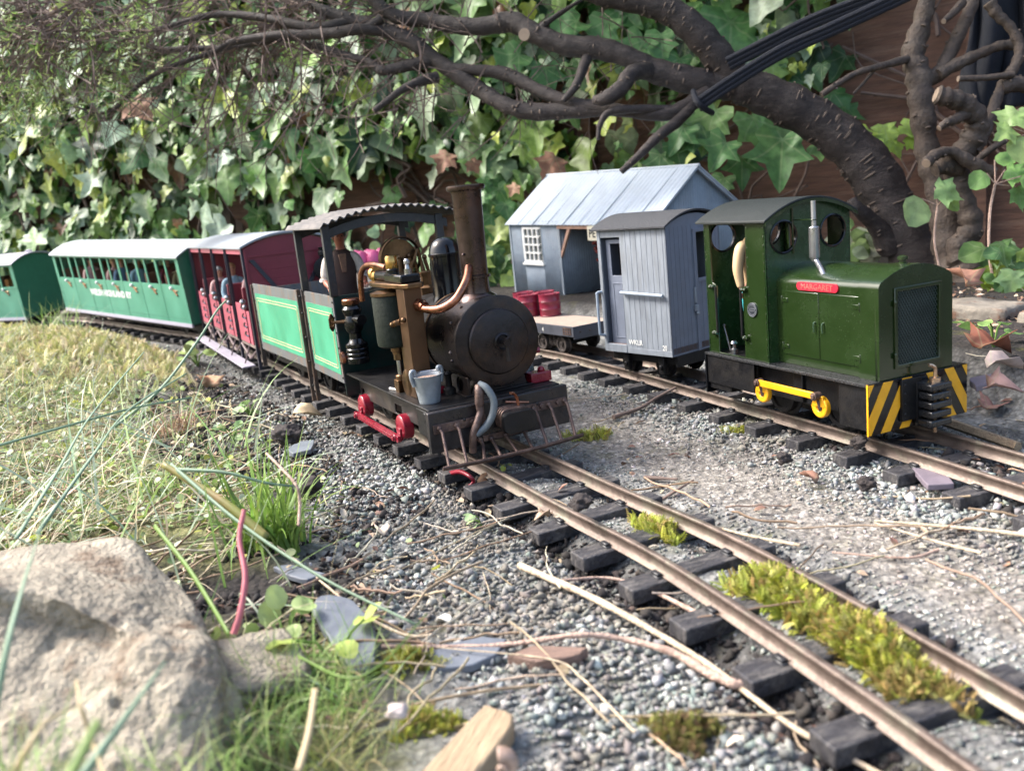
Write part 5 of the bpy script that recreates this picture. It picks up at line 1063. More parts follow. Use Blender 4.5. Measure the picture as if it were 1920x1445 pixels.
# ================================================================ VEGETATION AND LITTER
def GP(px, py, z=-.12):
    d = _F+(px-960)/F_PX*_R-(py-722.5)/F_PX*_U; t_ = (z-CAM_H)/d[2]; return _C+t_*d
def project(Pt):
    D = np.asarray(Pt)-_C; zz = D@_F; return 960+F_PX*(D@_R)/zz, 722.5-F_PX*(D@_U)/zz, zz
def leafmat(name, vein=.35, rough=.38, trans=.25, veins=True, wax=.0):
    m = bpy.data.materials.new(name); m.use_nodes = True; t = m.node_tree; L = t.links.new; b = t.nodes['Principled BSDF']; b.inputs['Roughness'].default_value = rough
    at = node(t, 'ShaderNodeAttribute', attribute_name='tint'); src = at.outputs['Color']
    if veins:
        uv = node(t, 'ShaderNodeUVMap'); sx = node(t, 'ShaderNodeSeparateXYZ'); L(uv.outputs[0], sx.inputs[0])
        def mt(op, a_, b_=None):
            n = node(t, 'ShaderNodeMath', operation=op)
            for i, q in enumerate((a_, b_)):
                if q is None: continue
                if isinstance(q, (int, float)): n.inputs[i].default_value = q
                else: L(q, n.inputs[i])
            return n.outputs[0]
        y = mt('SUBTRACT', sx.outputs[1], .12); an = mt('DIVIDE', mt('ARCTAN2', sx.outputs[0], y), .87); r = mt('SQRT', mt('ADD', mt('MULTIPLY', sx.outputs[0], sx.outputs[0]), mt('MULTIPLY', y, y)))
        dd = mt('MULTIPLY', mt('ABSOLUTE', mt('SUBTRACT', an, mt('ROUND', an))), r)
        mr = node(t, 'ShaderNodeMapRange'); L(dd, mr.inputs[0]); mr.inputs[1].default_value = .006; mr.inputs[2].default_value = .03; mr.inputs[3].default_value = vein; mr.inputs[4].default_value = 0
        mx = node(t, 'ShaderNodeMix', data_type='RGBA'); L(mr.outputs[0], mx.inputs[0]); L(src, mx.inputs[6]); mx.inputs[7].default_value = (.32, .4, .2, 1); src = mx.outputs[2]
    geo = node(t, 'ShaderNodeNewGeometry'); ns = node(t, 'ShaderNodeTexNoise'); ns.inputs['Scale'].default_value = 9; ns.inputs['Detail'].default_value = 4; L(geo.outputs['Position'], ns.inputs['Vector'])
    mr = node(t, 'ShaderNodeMapRange'); L(ns.outputs[0], mr.inputs[0]); mr.inputs[1].default_value = .3; mr.inputs[2].default_value = .7; mr.inputs[3].default_value = .72; mr.inputs[4].default_value = 1.25
    sc = node(t, 'ShaderNodeVectorMath', operation='SCALE'); L(src, sc.inputs[0]); L(mr.outputs[0], sc.inputs['Scale']); L(sc.outputs[0], b.inputs['Base Color'])
    if trans:
        tr = node(t, 'ShaderNodeBsdfTranslucent'); ms = node(t, 'ShaderNodeMixShader'); ms.inputs[0].default_value = trans; L(sc.outputs[0], tr.inputs[0]); L(b.outputs[0], ms.inputs[1]); L(tr.outputs[0], ms.inputs[2]); L(ms.outputs[0], t.nodes['Material Output'].inputs[0])
    return m
ivy_m = leafmat('ivy_leaf', rough=.46, trans=.3); plain_leaf = leafmat('soft_leaf', rough=.5, trans=.3); blade_m = leafmat('grass_blade', rough=.5, trans=.3, veins=False); dry_m = leafmat('dry_leaf', vein=.25, rough=.7, trans=.12)
stone_m = leafmat('crushed_stone', rough=.85, trans=0, veins=False); moss_m = leafmat('moss_frond', rough=.7, trans=.25, veins=False); crumb_m = leafmat('soil_crumb', rough=.95, trans=0, veins=False)
def leaf_tmpl(half, cup=.12, curl=.18, sc=1., asym=0, cy=.36):
    pts = [(x, y) for x, y in half]+[(-x*(1-asym), y+asym*.1) for x, y in reversed(half[1:-1])]
    n = len(pts); V = [(0, cy)]+pts; k = 0
    # mid ring for curvature
    mid = [(x*.5, cy+(y-cy)*.5) for x, y in pts]; V = [(0, cy)]+mid+pts
    A = np.array(V); z = cup*np.abs(A[:, 0])-curl*(A[:, 1]-.2)**2+.05*np.sin(A[:, 0]*9+A[:, 1]*7)
    F = []
    for i in range(n):
        j = (i+1) % n; F += [(0, 1+i, 1+j), (1+i, 1+n+i, 1+n+j), (1+i, 1+n+j, 1+j)]
    return (np.c_[A[:, 0], A[:, 1], z]*sc, np.array(F), A)
ivy_half = [(0, .1), (.1, -.02), (.3, -.1), (.43, .02), (.36, .16), (.44, .3), (.62, .45), (.42, .5), (.24, .52), (.17, .72), (.08, .9), (0, 1.02)]
ivy_half2 = [(0, .06), (.14, -.08), (.36, -.06), (.44, .12), (.34, .24), (.5, .46), (.36, .52), (.22, .6), (.1, .82), (0, .95)]
ivy_half3 = [(0, .05), (.18, -.04), (.4, .08), (.46, .26), (.36, .44), (.28, .56), (.14, .78), (0, .95)]
IVY = [leaf_tmpl(ivy_half, .12, .2), leaf_tmpl(ivy_half2, .25, .35, asym=.15), leaf_tmpl(ivy_half3, -.15, .3), leaf_tmpl(ivy_half, .3, -.1, asym=.2), leaf_tmpl(ivy_half2, .0, .5)]
for k_ in range(9):
    rr = random.Random(k_+5); base_ = (ivy_half, ivy_half2, ivy_half3)[k_ % 3]; f_ = rr.uniform(.75, 1.2); IVY.append(leaf_tmpl([(x*f_*rr.uniform(.85, 1.15) if x else 0, y+rr.uniform(-.05, .05)) for x, y in base_], rr.uniform(-.3, .4), rr.uniform(-.3, .6), asym=rr.uniform(0, .3), cy=rr.uniform(.3, .42)))
ROUND_ = [leaf_tmpl([(0, 0), (.25, .08), (.42, .3), (.42, .6), (.22, .85), (0, .95)], .15, .2)]
MAPLE = [leaf_tmpl([(0, .05), (.16, 0), (.42, .05), (.34, .16), (.4, .25), (.62, .5), (.46, .5), (.36, .52), (.3, .6), (.2, .62), (.16, .8), (.08, .84), (0, 1.0)], .1, .2)]
def pick(cols, w_, n, jit=.2):
    c = np.array(cols)[rng.choice(len(cols), n, p=np.array(w_)/sum(w_))]; return c*(1+rng.uniform(-jit, jit, (n, 1)))*(1+rng.uniform(-.06, .06, (n, 3)))
GREENS = [(.06, .15, .045), (.115, .235, .06), (.21, .33, .075), (.22, .32, .17), (.32, .41, .28), (.025, .065, .03), (.36, .44, .08), (.22, .11, .06)]
def wallpt(s, z, off):
    "points on the ivy wall: s along the fence polyline, off towards the garden"
    P = np.array(FL_); seg = np.linalg.norm(np.diff(P, axis=0), axis=1); cs = np.r_[0, np.cumsum(seg)]; i = np.clip(np.searchsorted(cs, s)-1, 0, len(seg)-1); f = (s-cs[i])/seg[i]
    q = P[i]+(P[i+1]-P[i])*f[:, None]; d = (P[i+1]-P[i])/seg[i][:, None]; nrm = np.stack([d[:, 1], -d[:, 0]], 1); nrm *= np.where((nrm[:, 1] > 0), -1, 1)[:, None]
    return np.c_[q+nrm*off[:, None], z], np.c_[nrm, np.zeros(len(s))]
def place_ivy(name, parent, N, srange, zr, off, size, dens, cols, wts, mat=None, tm=None):
    s = rng.uniform(*srange, N); z = rng.uniform(*zr, N); o = rng.uniform(*off, N); P, nr = wallpt(s, z, o)
    px, py, dz = project(P); keep = rng.random(N) < dens(px, py, s, z); P, nr = P[keep], nr[keep]; n = len(P)
    yv = np.c_[rng.normal(0, .45, n), rng.normal(0, .3, n), -np.ones(n)*1.0]+nr*rng.uniform(.1, .6, n)[:, None]; zv = nr+np.c_[rng.normal(0, .4, n), rng.normal(0, .3, n), rng.uniform(.0, .9, n)]
    R = frame_mats(yv, zv); sz = rng.uniform(*size, n)*rng.uniform(.7, 1.1, n)
    return scatter(name, tm or IVY, P, R, sz, pick(cols, wts, n, .3), mat or ivy_m, parent=parent, smooth=True)
# density of cover as seen on the wall: thick to the left, ending over the right half of the fence
def dens_main(px, py, s, z):
    d = np.where(px < 1010, 1.0, 0); d = np.where((px >= 1010) & (px < 1290), np.where((py < 130) | (py > 225), .75, .2), d); d = np.where((px >= 1290) & (px < 1560), np.where(py < 145, .55, np.where(py < 180, .12, .0)), d); d = np.where((px >= 1560) & (px < 1660), np.where(py < 90, .25, 0), d)
    d = d*np.where((px < 1000) & (py > 330), .55, 1)
    d = np.where((px > 640) & (px < 900) & (py > 280) & (py < 460), d*.13, d); d = np.where((px > 350) & (px < 480) & (py > 380), d*.3, d); d = np.where((px > 1100) & (px < 1300) & (py > 210) & (py < 300), d*.3, d)
    return d*sst(-.42, -.05, fbm(s*.8, z*.8+3, 3))
iv = thing('ivy', 'dense glossy green ivy covering the fence behind the coaches and halt', 'ivy', (-8, 23, 0))
def rel(o, par):
    o.matrix_parent_inverse = par.matrix_world.inverted(); return o
bpy.context.view_layer.update()
rel(place_ivy('leaves', iv, 5200, (5, 50), (-.2, 11), (.25, .7), (.45, .95), dens_main, GREENS, [5, 4, 2, 1.5, .8, 5, .6, .6]), iv)  # inner layer leans to dark green, painting in the shade within the ivy
rel(place_ivy('leaves', iv, 4200, (5, 50), (-.2, 11), (.7, 1.25), (.35, 1.1), dens_main, GREENS, [4, 5, 3.5, 4.5, 3.5, 1.2, 2, .9]), iv)
rel(place_ivy('young_leaves', iv, 5200, (7, 48), (-.2, 9), (.6, 1.4), (.2, .45), lambda a_, b_, c_, d_: dens_main(a_, b_, c_, d_)*.8, GREENS, [3, 6, 5, 3, 1.5, 1, 4, .9]), iv)
m = MB()
for i in range(150):
    s0 = random.uniform(9, 45); z0 = random.uniform(-.2, 4.5); o0 = random.uniform(.15, .8); pts = []
    for k in range(7):
        q, _ = wallpt(np.array([s0+.35*k*random.uniform(-.5, .5)]), np.array([z0+.45*k*random.uniform(.3, 1)]), np.array([o0+random.uniform(-.1, .1)])); pts.append(q[0])
    m.tube(catmull(pts, 3), random.uniform(.012, .05), 5, cap=False)
for px in (395, 415, 432, 455): m.tube(catmull([PX(px+random.uniform(-12, 12), 470, 22.5), PX(px, 420, 22.7), PX(px+random.uniform(-20, 20), 340, 23)], 4), .2, 6)
rel(m.build('stem', twigm, iv), iv)
# dead brown leaves caught in the ivy
def fixedleaves(name, label, cat, lst, tm, mat, cols, parent=None, group=None, yv=None, zv=(-.2, -.9, .5), kind=None):
    "lst: (px,py,depth,size px,tip angle in the picture, degrees clockwise from down)"
    P = []; Y = []; Z = []; S = []
    for px, py, d, sz, ang in lst:
        P.append(PX(px, py, d)); a_ = R_(ang); Y.append(-_U*math.cos(a_)+_R*math.sin(a_)*-1+_F*random.uniform(-.35, .1)); Z.append(-_F+_U*.5+_R*random.uniform(-.4, .3)); S.append(sz*d/F_PX)
    n = len(P); o = scatter(name, tm, np.array([tuple(p) for p in P]), frame_mats(np.array(Y), np.array(Z)), np.array(S), pick(cols, [1]*len(cols), n, .12), mat, parent=parent)
    if label: tag(o, label, cat, group, kind)
    return o
fixedleaves('dead_leaf', 'curled brown dead leaf caught in the ivy above the halt roof', 'dead leaf', [(1045, 292, 15.2, 62, 30)], MAPLE, dry_m, [(.3, .15, .09)])
for px, py, s_, lb in ((842, 285, 50, 'crumpled brown leaf in the dark ivy hollow above the chimney, uppermost'), (880, 300, 34, 'small brown leaf hanging just right of the chimney top in the ivy'), (240, 190, 70, 'large tan dead leaf hanging in the ivy at upper left'), (500, 300, 34, 'brown dead leaf low in the ivy above the maroon coach'), (970, 345, 30, 'pale brown leaf to the left of the halt roof')):
    fixedleaves('dead_leaf', lb, 'dead leaf', [(px, py, 16 if px > 600 else 21, s_, random.uniform(-60, 60))], MAPLE, dry_m, [(.26, .13, .08)])
# large nearer ivy leaves over the diesel engine
big = [(1468, 250, 13.3, 118, 5), (1405, 212, 13.6, 100, -25), (1345, 200, 13.8, 100, 20), (1320, 230, 13.9, 72, 40), (1520, 270, 13.5, 60, -70), (1365, 262, 13.5, 85, 30), (1430, 215, 14, 95, -35), (1285, 235, 13.8, 70, 30), (1262, 268, 13.9, 60, -20), (1310, 262, 13.8, 62, 60), (1240, 285, 13.9, 58, 10), (1370, 30, 14.5, 150, 5), (1330, 10, 14.6, 120, -40), (1420, 20, 14.6, 115, -50), (1455, -15, 14.7, 100, -10), (1240, 60, 14.6, 75, 0), (1275, 105, 14.6, 70, 10), (1210, 70, 14.6, 85, 25), (1290, 0, 14.8, 80, 30), (1500, 110, 14.6, 80, -30), (1590, 100, 14.6, 70, 30), (1640, 70, 14.7, 60, -15), (1480, 130, 14.5, 70, 10), (1545, 190, 14.5, 70, -20), (1575, 200, 14.4, 55, -60), (1090, 40, 15, 95, 60), (1140, 35, 15, 80, 20), (980, 100, 15, 85, 50), (1020, 120, 15, 75, -10), (1360, 330, 14, 60, 20), (1390, 290, 14, 70, 0)]
fixedleaves('ivy', 'spray of large pale-veined ivy leaves hanging over the diesel engine and halt roof', 'ivy', big, [IVY[0], IVY[3], IVY[1]], ivy_m, [(.085, .2, .06), (.11, .24, .075), (.07, .16, .055), (.14, .27, .08)])
fixedleaves('leafy_sprig', 'bright yellow-green leafy sprig in front of the fence, between the two trees', 'plant', [(1630, 240, 12.6, 55, 40), (1655, 232, 12.6, 58, -10), (1690, 235, 12.6, 55, -60), (1640, 262, 12.5, 50, 10), (1668, 262, 12.5, 46, -30), (1700, 255, 12.6, 40, -40), (1610, 245, 12.6, 40, 70)], MAPLE+IVY[1:2], plain_leaf, [(.3, .45, .06), (.36, .5, .1)])
def seedling(label, stem, leaves, col, rad=.022, grp='leafy seedlings right of the diesel'):
    r = thing('seedling', label, 'plant', tuple(PX(*stem[0])), group=grp); bpy.context.view_layer.update()
    m = MB(); m.tube(catmull([PX(*p) for p in stem], 4), rad, 6, cap=False)
    for l in leaves:
        b_ = min((PX(*p) for p in stem), key=lambda q: (q-PX(l[0], l[1], l[2])).length); m.tube([b_, PX(l[0], l[1], l[2])], rad*.5, 4, cap=False)
    rel(m.build('stem', MATS['pinkish_dry_stem'], r), r); rel(fixedleaves('leaves', None, None, leaves, MAPLE+ROUND_, plain_leaf, col, r), r)
seedling('pale green three-leaved seedling standing between the two tree trunks', [(1762, 505, 10.6), (1752, 450, 10.6), (1758, 385, 10.6)], [(1752, 352, 10.6, 62, -70), (1728, 372, 10.6, 68, 30), (1770, 372, 10.7, 40, -60)], [(.22, .36, .1), (.26, .4, .15)], .014)
seedling('tall thin-stemmed seedling right of the trees with broad pale leaves', [(1868, 548, 10.2), (1855, 480, 10.2), (1856, 400, 10.3), (1866, 345, 10.3)], [(1850, 325, 10.3, 46, 50), (1885, 318, 10.3, 52, -60), (1905, 350, 10.3, 52, -20), (1915, 330, 10.2, 46, -50), (1865, 300, 10.4, 40, -90)], [(.2, .36, .1), (.16, .3, .09)], .016)
seedling('right-edge sapling with large light leaves high up', [(1935, 480, 9.8), (1925, 380, 9.8), (1928, 250, 9.8)], [(1908, 205, 9.8, 56, 40), (1900, 240, 9.8, 50, 60), (1915, 255, 9.8, 60, 10), (1925, 200, 9.8, 60, -10)], [(.3, .42, .16), (.26, .4, .12)], .016)
lowp = [(random.uniform(1840, 1930), random.uniform(440, 540), random.uniform(9.8, 10.8), random.uniform(28, 60), random.uniform(-90, 90)) for _ in range(34)]
fixedleaves('bed_plant', 'low leafy green plants growing on the raised bed at the far right edge', 'plant', lowp, MAPLE+ROUND_, plain_leaf, [(.13, .24, .06), (.22, .33, .14), (.2, .3, .04), (.07, .16, .05)])
lp2 = [(random.uniform(1585, 1660), random.uniform(430, 490), random.uniform(12.5, 13.2), random.uniform(30, 60), random.uniform(-90, 90)) for _ in range(16)]+[(random.uniform(1590, 1640), random.uniform(395, 440), 13, 40, random.uniform(-90, 90)) for _ in range(6)]
fixedleaves('bed_plant', 'pale cream-green leaves on the bed just behind the diesel cab', 'plant', lp2, ROUND_+IVY[2:3], plain_leaf, [(.36, .42, .26), (.2, .3, .1), (.42, .44, .3)])
sg_ = [(random.uniform(880, 960), random.uniform(330, 530), random.uniform(16.2, 17.5), random.uniform(28, 62), random.uniform(-60, 60)) for _ in range(60)]
fixedleaves('ivy', 'green ivy between the steam engine chimney and the halt wall', 'ivy', sg_, IVY, ivy_m, [(.085, .2, .06), (.2, .32, .08), (.06, .14, .045), (.3, .4, .1)])
fixedleaves('leafy_sprig', 'tiny pale flowering sprig above the pink lobed load', 'plant', [(712, 440, 15, 26, 100), (705, 452, 15, 24, 10), (722, 452, 15, 24, -60), (706, 436, 15, 16, 170), (716, 432, 15, 14, 200), (770, 450, 15, 18, 0)], ROUND_, plain_leaf, [(.4, .5, .2), (.3, .45, .25)])

# ---------------------------------------------------------------- trees
def rough_tube(mb, pts, rad, n=10, seg=6, knob=.10, seed=0):
    P = catmull(pts, seg); Rr = lerp_list(rad, seg); out = []
    for i, r in enumerate(Rr): out.append(r*(1+knob*mn.noise(Vector(P[i])*2.2+Vector((seed, 0, 0)))+knob*.5*math.sin(i*1.7+seed)))
    mb.tube(P, out, n); return P, out
def limb(name, parent, L_, mat, bumps=0, n=12, cut=False, knob=.1):
    "L_: (px, py, depth, width px)"
    pts = [PX(a_, b_, d) for a_, b_, d, w_ in L_]; rad = [(.87 if w_ > 22 else .95)*w_*d/F_PX/2 for a_, b_, d, w_ in L_]; mb = MB(); P, Rr = rough_tube(mb, pts, rad, n, 6, knob, len(L_)+L_[0][0])
    for k in range(bumps):
        i = random.randrange(1, len(P)-2); d = (P[i+1]-P[i]).normalized(); u_ = d.orthogonal().normalized(); v_ = d.cross(u_); a_ = random.uniform(0, 6.28); r = Rr[i]; w_ = random.uniform(.12, .3)
        sp = P[i]+(P[i+1]-P[i])*random.random(); q = random.uniform(.5, 1.1); mb.cur = 1; mb.tube([sp+(u_*math.cos(a_+t_)+v_*math.sin(a_+t_))*r*1.0 for t_ in (-w_, -w_*.4, w_*.4, w_)], [.006*q, .017*q, .02*q, .008*q], 5)
    o = mb.build(name, [mat, lentm], parent, smooth=60)
    o.data.polygons.foreach_set('material_index', mb.mi) if len(o.data.polygons) == len(mb.mi) else None
    if parent is not None: rel(o, parent)
    if cut:
        q = P[-1]; d = (P[-1]-P[-2]).normalized(); c = MB(); c.cyl(q, q+d*.012, Rr[-1]*.9, 12); rel(c.build('cut_end', cutm, parent), parent)
    return P, Rr
tr = thing('tree', 'leaning dark-barked tree whose limbs spread left over the trains, tied with black cords', 'tree', tuple(PX(1745, 545, 12.3))); bpy.context.view_layer.update()
limb('trunk', tr, [(1770, 570, 12.2, 120), (1725, 500, 12.2, 104), (1690, 430, 12.2, 100), (1655, 355, 12.2, 98), (1605, 285, 12.2, 95), (1530, 225, 12.2, 92), (1450, 185, 12.2, 88), (1385, 158, 12.2, 80), (1335, 160, 12.2, 62)], barkm, 210, 18)
limb('branch', tr, [(1672, 462, 12.2, 60), (1640, 420, 12.0, 38), (1605, 388, 11.8, 28), (1596, 374, 11.8, 20)], barkm, 6)
limb('branch', tr, [(1385, 160, 12.2, 72), (1345, 105, 12.1, 68), (1300, 55, 12.0, 62), (1250, 18, 12, 58), (1190, 2, 12, 52), (1110, -15, 12, 46), (1040, -45, 12, 42)], barkm, 80, 14)
limb('branch', tr, [(1262, 22, 12, 26), (1256, 0, 12, 22), (1245, -30, 12, 20)], barkm, 4)
limb('branch', tr, [(1345, 163, 12.2, 58), (1290, 150, 12.2, 60), (1225, 132, 12.3, 50), (1180, 108, 12.3, 42), (1125, 92, 12.4, 48), (1060, 85, 12.5, 44), (1000, 62, 12.6, 42), (960, 42, 12.7, 42), (905, 50, 12.8, 38), (850, 48, 12.9, 36), (800, 38, 13, 30), (745, 32, 13, 30), (705, 5, 13, 26), (680, -30, 13, 22)], barkm, 90, 12)
limb('branch', tr, [(1000, 66, 12.6, 22), (1030, 40, 12.5, 12), (1075, 10, 12.5, 8), (1110, -10, 12.5, 6)], barkm, 2, 7)
limb('branch', tr, [(1325, 175, 12.1, 36), (1285, 200, 12.0, 32), (1240, 215, 12, 28), (1160, 207, 12.1, 27), (1080, 195, 12.3, 28), (1015, 172, 12.5, 28), (950, 140, 12.7, 30), (890, 132, 12.8, 24), (840, 128, 12.9, 20)], barkm, 24, 10)
limb('branch', tr, [(1140, 205, 12.15, 30), (1060, 208, 12.4, 36), (1000, 210, 12.5, 36), (950, 198, 12.6, 34), (905, 172, 12.8, 34), (860, 142, 12.9, 34), (810, 108, 13, 34), (775, 80, 13, 34), (725, 58, 13.1, 32), (660, 38, 13.2, 28), (600, 18, 13.3, 24), (560, -5, 13.4, 20)], barkm, 90, 12)
limb('branch', tr, [(1305, 190, 12, 26), (1270, 228, 11.9, 24), (1235, 255, 11.8, 20), (1205, 285, 11.8, 17), (1165, 322, 11.8, 13)], barkm, 8, 9)
limb('branch', tr, [(1225, 132, 12.3, 36), (1185, 138, 12.0, 36), (1165, 165, 11.9, 34), (1135, 185, 11.9, 30), (1115, 188, 12, 18)], barkm, 10, 10)
limb('branch', tr, [(1260, 205, 12, 16), (1175, 205, 11.9, 18), (1140, 212, 11.9, 15), (1125, 235, 11.9, 11), (1121, 262, 11.9, 8)], barkm, 3, 8)
limb('branch', tr, [(1100, 110, 12.4, 24), (1080, 160, 12.2, 18), (1055, 190, 12.2, 11)], barkm, 3, 8)
limb('branch', tr, [(820, 145, 12.9, 22), (790, 152, 12.8, 18), (755, 168, 12.7, 15), (725, 190, 12.7, 13), (701, 208, 12.7, 12)], barkm, 4, 8, cut=True)
limb('branch', tr, [(815, 112, 13, 30), (780, 120, 13, 26), (745, 128, 13, 22), (715, 132, 13, 20), (690, 115, 13.1, 15), (650, 105, 13.2, 15), (600, 88, 13.4, 14), (575, 85, 13.4, 12), (550, 70, 13.5, 16), (475, 82, 13.7, 14), (420, 90, 13.9, 12), (350, 92, 14, 12), (290, 92, 14.1, 10), (250, 70, 14.2, 8), (170, 50, 14.4, 7), (80, 25, 14.5, 6), (-20, -5, 14.6, 5)], barkm, 30, 9)
limb('branch', tr, [(730, 60, 13.1, 28), (675, 55, 13, 20), (630, 62, 13.1, 22), (580, 65, 13.2, 20), (530, 66, 13.3, 18), (440, 78, 13.5, 15), (400, 98, 13.6, 11), (340, 118, 13.6, 10), (290, 140, 13.6, 9), (250, 170, 13.7, 7), (215, 205, 13.7, 6), (170, 210, 13.8, 5), (100, 180, 13.9, 4)], barkm, 24, 8)
limb('branch', tr, [(715, 35, 13, 18), (690, 50, 13, 14), (664, 58, 13, 13)], barkm, 2, 8, cut=True)
limb('branch', tr, [(660, 38, 13.2, 24), (590, 52, 13.2, 18), (500, 35, 13.4, 16), (400, 28, 13.6, 13), (300, 55, 13.8, 11), (230, 60, 13.9, 9), (150, 75, 14, 7), (60, 85, 14, 6), (-30, 75, 14, 5)], barkm, 12, 8)
stub = MB(); q = PX(985, 66, 12.35); stub.cyl(q, q+Vector((-.02, -.05, 0)), .085, 14); rel(stub.build('cut_end', cutm, tr), tr)
# fine twigs, thick toward the upper left
m = MB(); random.seed(21)
def twig(px, py, d, ang, n, w_, depth=0):
    P = [(px, py)]; a_ = ang; curv = random.uniform(-.09, .09)
    for k in range(n):
        a_ += curv+random.uniform(-.16, .16); st_ = random.uniform(14, 24); P.append((P[-1][0]+math.cos(a_)*st_, P[-1][1]-math.sin(a_)*st_))
    dd = [d+k*random.uniform(-.03, .05) for k in range(n+1)]
    m.tube([PX(x, y, q) for (x, y), q in zip(P, dd)], [max(.7, w_*(1-k/(n+1)*.75))*d/F_PX/2 for k in range(n+1)], 4, cap=False)
    if depth < 2:
        for k in range(1, n):
            if random.random() < (.55 if depth == 0 else .3): twig(P[k][0], P[k][1], dd[k], a_+random.choice((-1, 1))*random.uniform(.35, 1.1), random.randint(3, max(3, n-2)), w_*.6, depth+1)
for i in range(125):
    px = random.uniform(60, 820); py = random.uniform(-20, 110)+(px-400)*.04; twig(px, py, random.uniform(12.6, 14.6), math.pi+random.uniform(-.35, .65) if random.random() < .8 else random.uniform(-2.2, -.8), random.randint(6, 13), random.uniform(3, 6.5))
for i in range(26): twig(random.uniform(600, 1000), random.uniform(120, 230), random.uniform(12.5, 13.2), random.uniform(-2.6, -.6), random.randint(3, 6), random.uniform(2.5, 5), 1)
for i in range(45): twig(random.uniform(640, 1240), random.uniform(0, 230), random.uniform(12.3, 13), random.uniform(-3.1, 3.1), random.randint(3, 7), random.uniform(2, 4), 1)
for i in range(14): twig(random.uniform(700, 950), random.uniform(0, 130), random.uniform(12.5, 13.2), random.uniform(.6, 2.4), random.randint(3, 6), random.uniform(2.5, 4.5), 1)
rel(m.build('twigs', twigm, tr, smooth=0, kind='stuff'), tr)
# feathery foliage at upper left
n = 1700; cl = [(random.uniform(-60, 270), random.uniform(20, 200)) for _ in range(60)]+[(random.uniform(-60, 120), random.uniform(150, 290)) for _ in range(16)]; ci = rng.integers(0, len(cl), n); c_ = np.array(cl)[ci]+rng.normal(0, 15, (n, 2)); dp = rng.uniform(12.6, 14, n)
P = _C+dp[:, None]*(_F+((c_[:, 0]-960)/F_PX)[:, None]*_R-((c_[:, 1]-722.5)/F_PX)[:, None]*_U)
needle = [(np.array([(0, 0, 0), (.09, .45, .02), (0, 1, -.05), (-.09, .45, .02)], float), np.array([(0, 1, 2), (0, 2, 3)]), np.zeros((4, 2)))]
rel(scatter('needle_foliage', needle, P, frame_mats(rng.normal(0, 1, (n, 3))+np.array([-.3, 0, -.3]), rng.normal(0, 1, (n, 3))), rng.uniform(.09, .2, n), pick([(.22, .32, .09), (.34, .42, .16), (.12, .2, .06)], [2, 2, 1], n), blade_m, parent=tr), tr)

t2 = thing('tree', 'gnarled brown pruned shrub tree with sawn stubs at the far right', 'tree', tuple(PX(1800, 545, 11.6))); bpy.context.view_layer.update()
limb('trunk', t2, [(1798, 560, 11.5, 100), (1785, 500, 11.5, 74), (1775, 420, 11.5, 58), (1755, 340, 11.5, 52), (1738, 280, 11.5, 46), (1728, 200, 11.4, 48), (1722, 140, 11.4, 52), (1712, 100, 11.4, 44), (1728, 45, 11.4, 40), (1742, -20, 11.4, 36)], barkm2, 50, 14, knob=.22)
limb('trunk', t2, [(1815, 560, 11.2, 80), (1812, 500, 11.2, 62), (1800, 465, 11.2, 58), (1822, 425, 11.1, 52), (1808, 380, 11.1, 46), (1795, 335, 11.1, 50), (1797, 300, 11.1, 46), (1822, 262, 11, 46), (1832, 225, 10.9, 44), (1808, 195, 10.8, 42), (1775, 183, 10.7, 42), (1756, 178, 10.7, 42)], barkm2, 40, 14, cut=True, knob=.25)
limb('branch', t2, [(1812, 212, 10.85, 30), (1790, 225, 10.7, 20), (1775, 230, 10.6, 16), (1762, 240, 10.6, 13)], barkm2, 3, 8, cut=True, knob=.3)
limb('branch', t2, [(1725, 150, 11.4, 40), (1758, 140, 11.4, 34), (1778, 105, 11.4, 30), (1800, 60, 11.4, 30), (1818, 20, 11.4, 28), (1830, -25, 11.4, 26)], barkm2, 10, 10)
limb('branch', t2, [(1760, 140, 11.3, 24), (1800, 118, 11.3, 22), (1845, 98, 11.3, 24), (1885, 84, 11.3, 20), (1920, 92, 11.3, 18)], barkm2, 6, 10, knob=.2)
limb('branch', t2, [(1828, 285, 11, 26), (1845, 250, 11, 26), (1862, 205, 11, 26), (1880, 160, 11, 22), (1905, 120, 11, 20), (1912, 88, 11, 20), (1895, 52, 11, 20), (1872, 30, 11, 22), (1855, 6, 11, 24)], barkm2, 12, 10, cut=True, knob=.2)
limb('branch', t2, [(1875, 165, 11, 30), (1910, 158, 11, 34), (1960, 170, 11, 36)], barkm2, 3, 10)
limb('branch', t2, [(1900, 140, 10.9, 14), (1850, 146, 10.9, 12), (1798, 148, 10.9, 12)], barkm2, 1, 8, cut=True)
limb('branch', t2, [(1712, 108, 11.4, 18), (1660, 122, 11.2, 15), (1610, 136, 11.1, 13), (1575, 155, 11.1, 12), (1540, 178, 11.1, 12)], barkm2, 4, 8)
limb('branch', t2, [(1640, 130, 11.2, 8), (1620, 155, 11.2, 6), (1600, 176, 11.2, 5)], barkm2, 0, 6)
limb('branch', t2, [(1862, 325, 10.8, 26), (1820, 305, 10.8, 28), (1785, 285, 10.8, 24), (1755, 290, 10.7, 22), (1737, 306, 10.6, 22)], barkm2, 6, 10, cut=True, knob=.2)
limb('branch', t2, [(1835, 298, 10.9, 14), (1860, 278, 10.8, 13), (1884, 265, 10.8, 12)], barkm2, 1, 8, cut=True)
limb('branch', t2, [(1800, 315, 11, 40), (1770, 310, 10.95, 40), (1752, 318, 10.95, 34)], barkm2, 3, 10)
limb('branch', t2, [(1805, 5, 11.2, 18), (1790, 22, 11.1, 16), (1770, 40, 11, 11)], barkm2, 1, 8, cut=True)

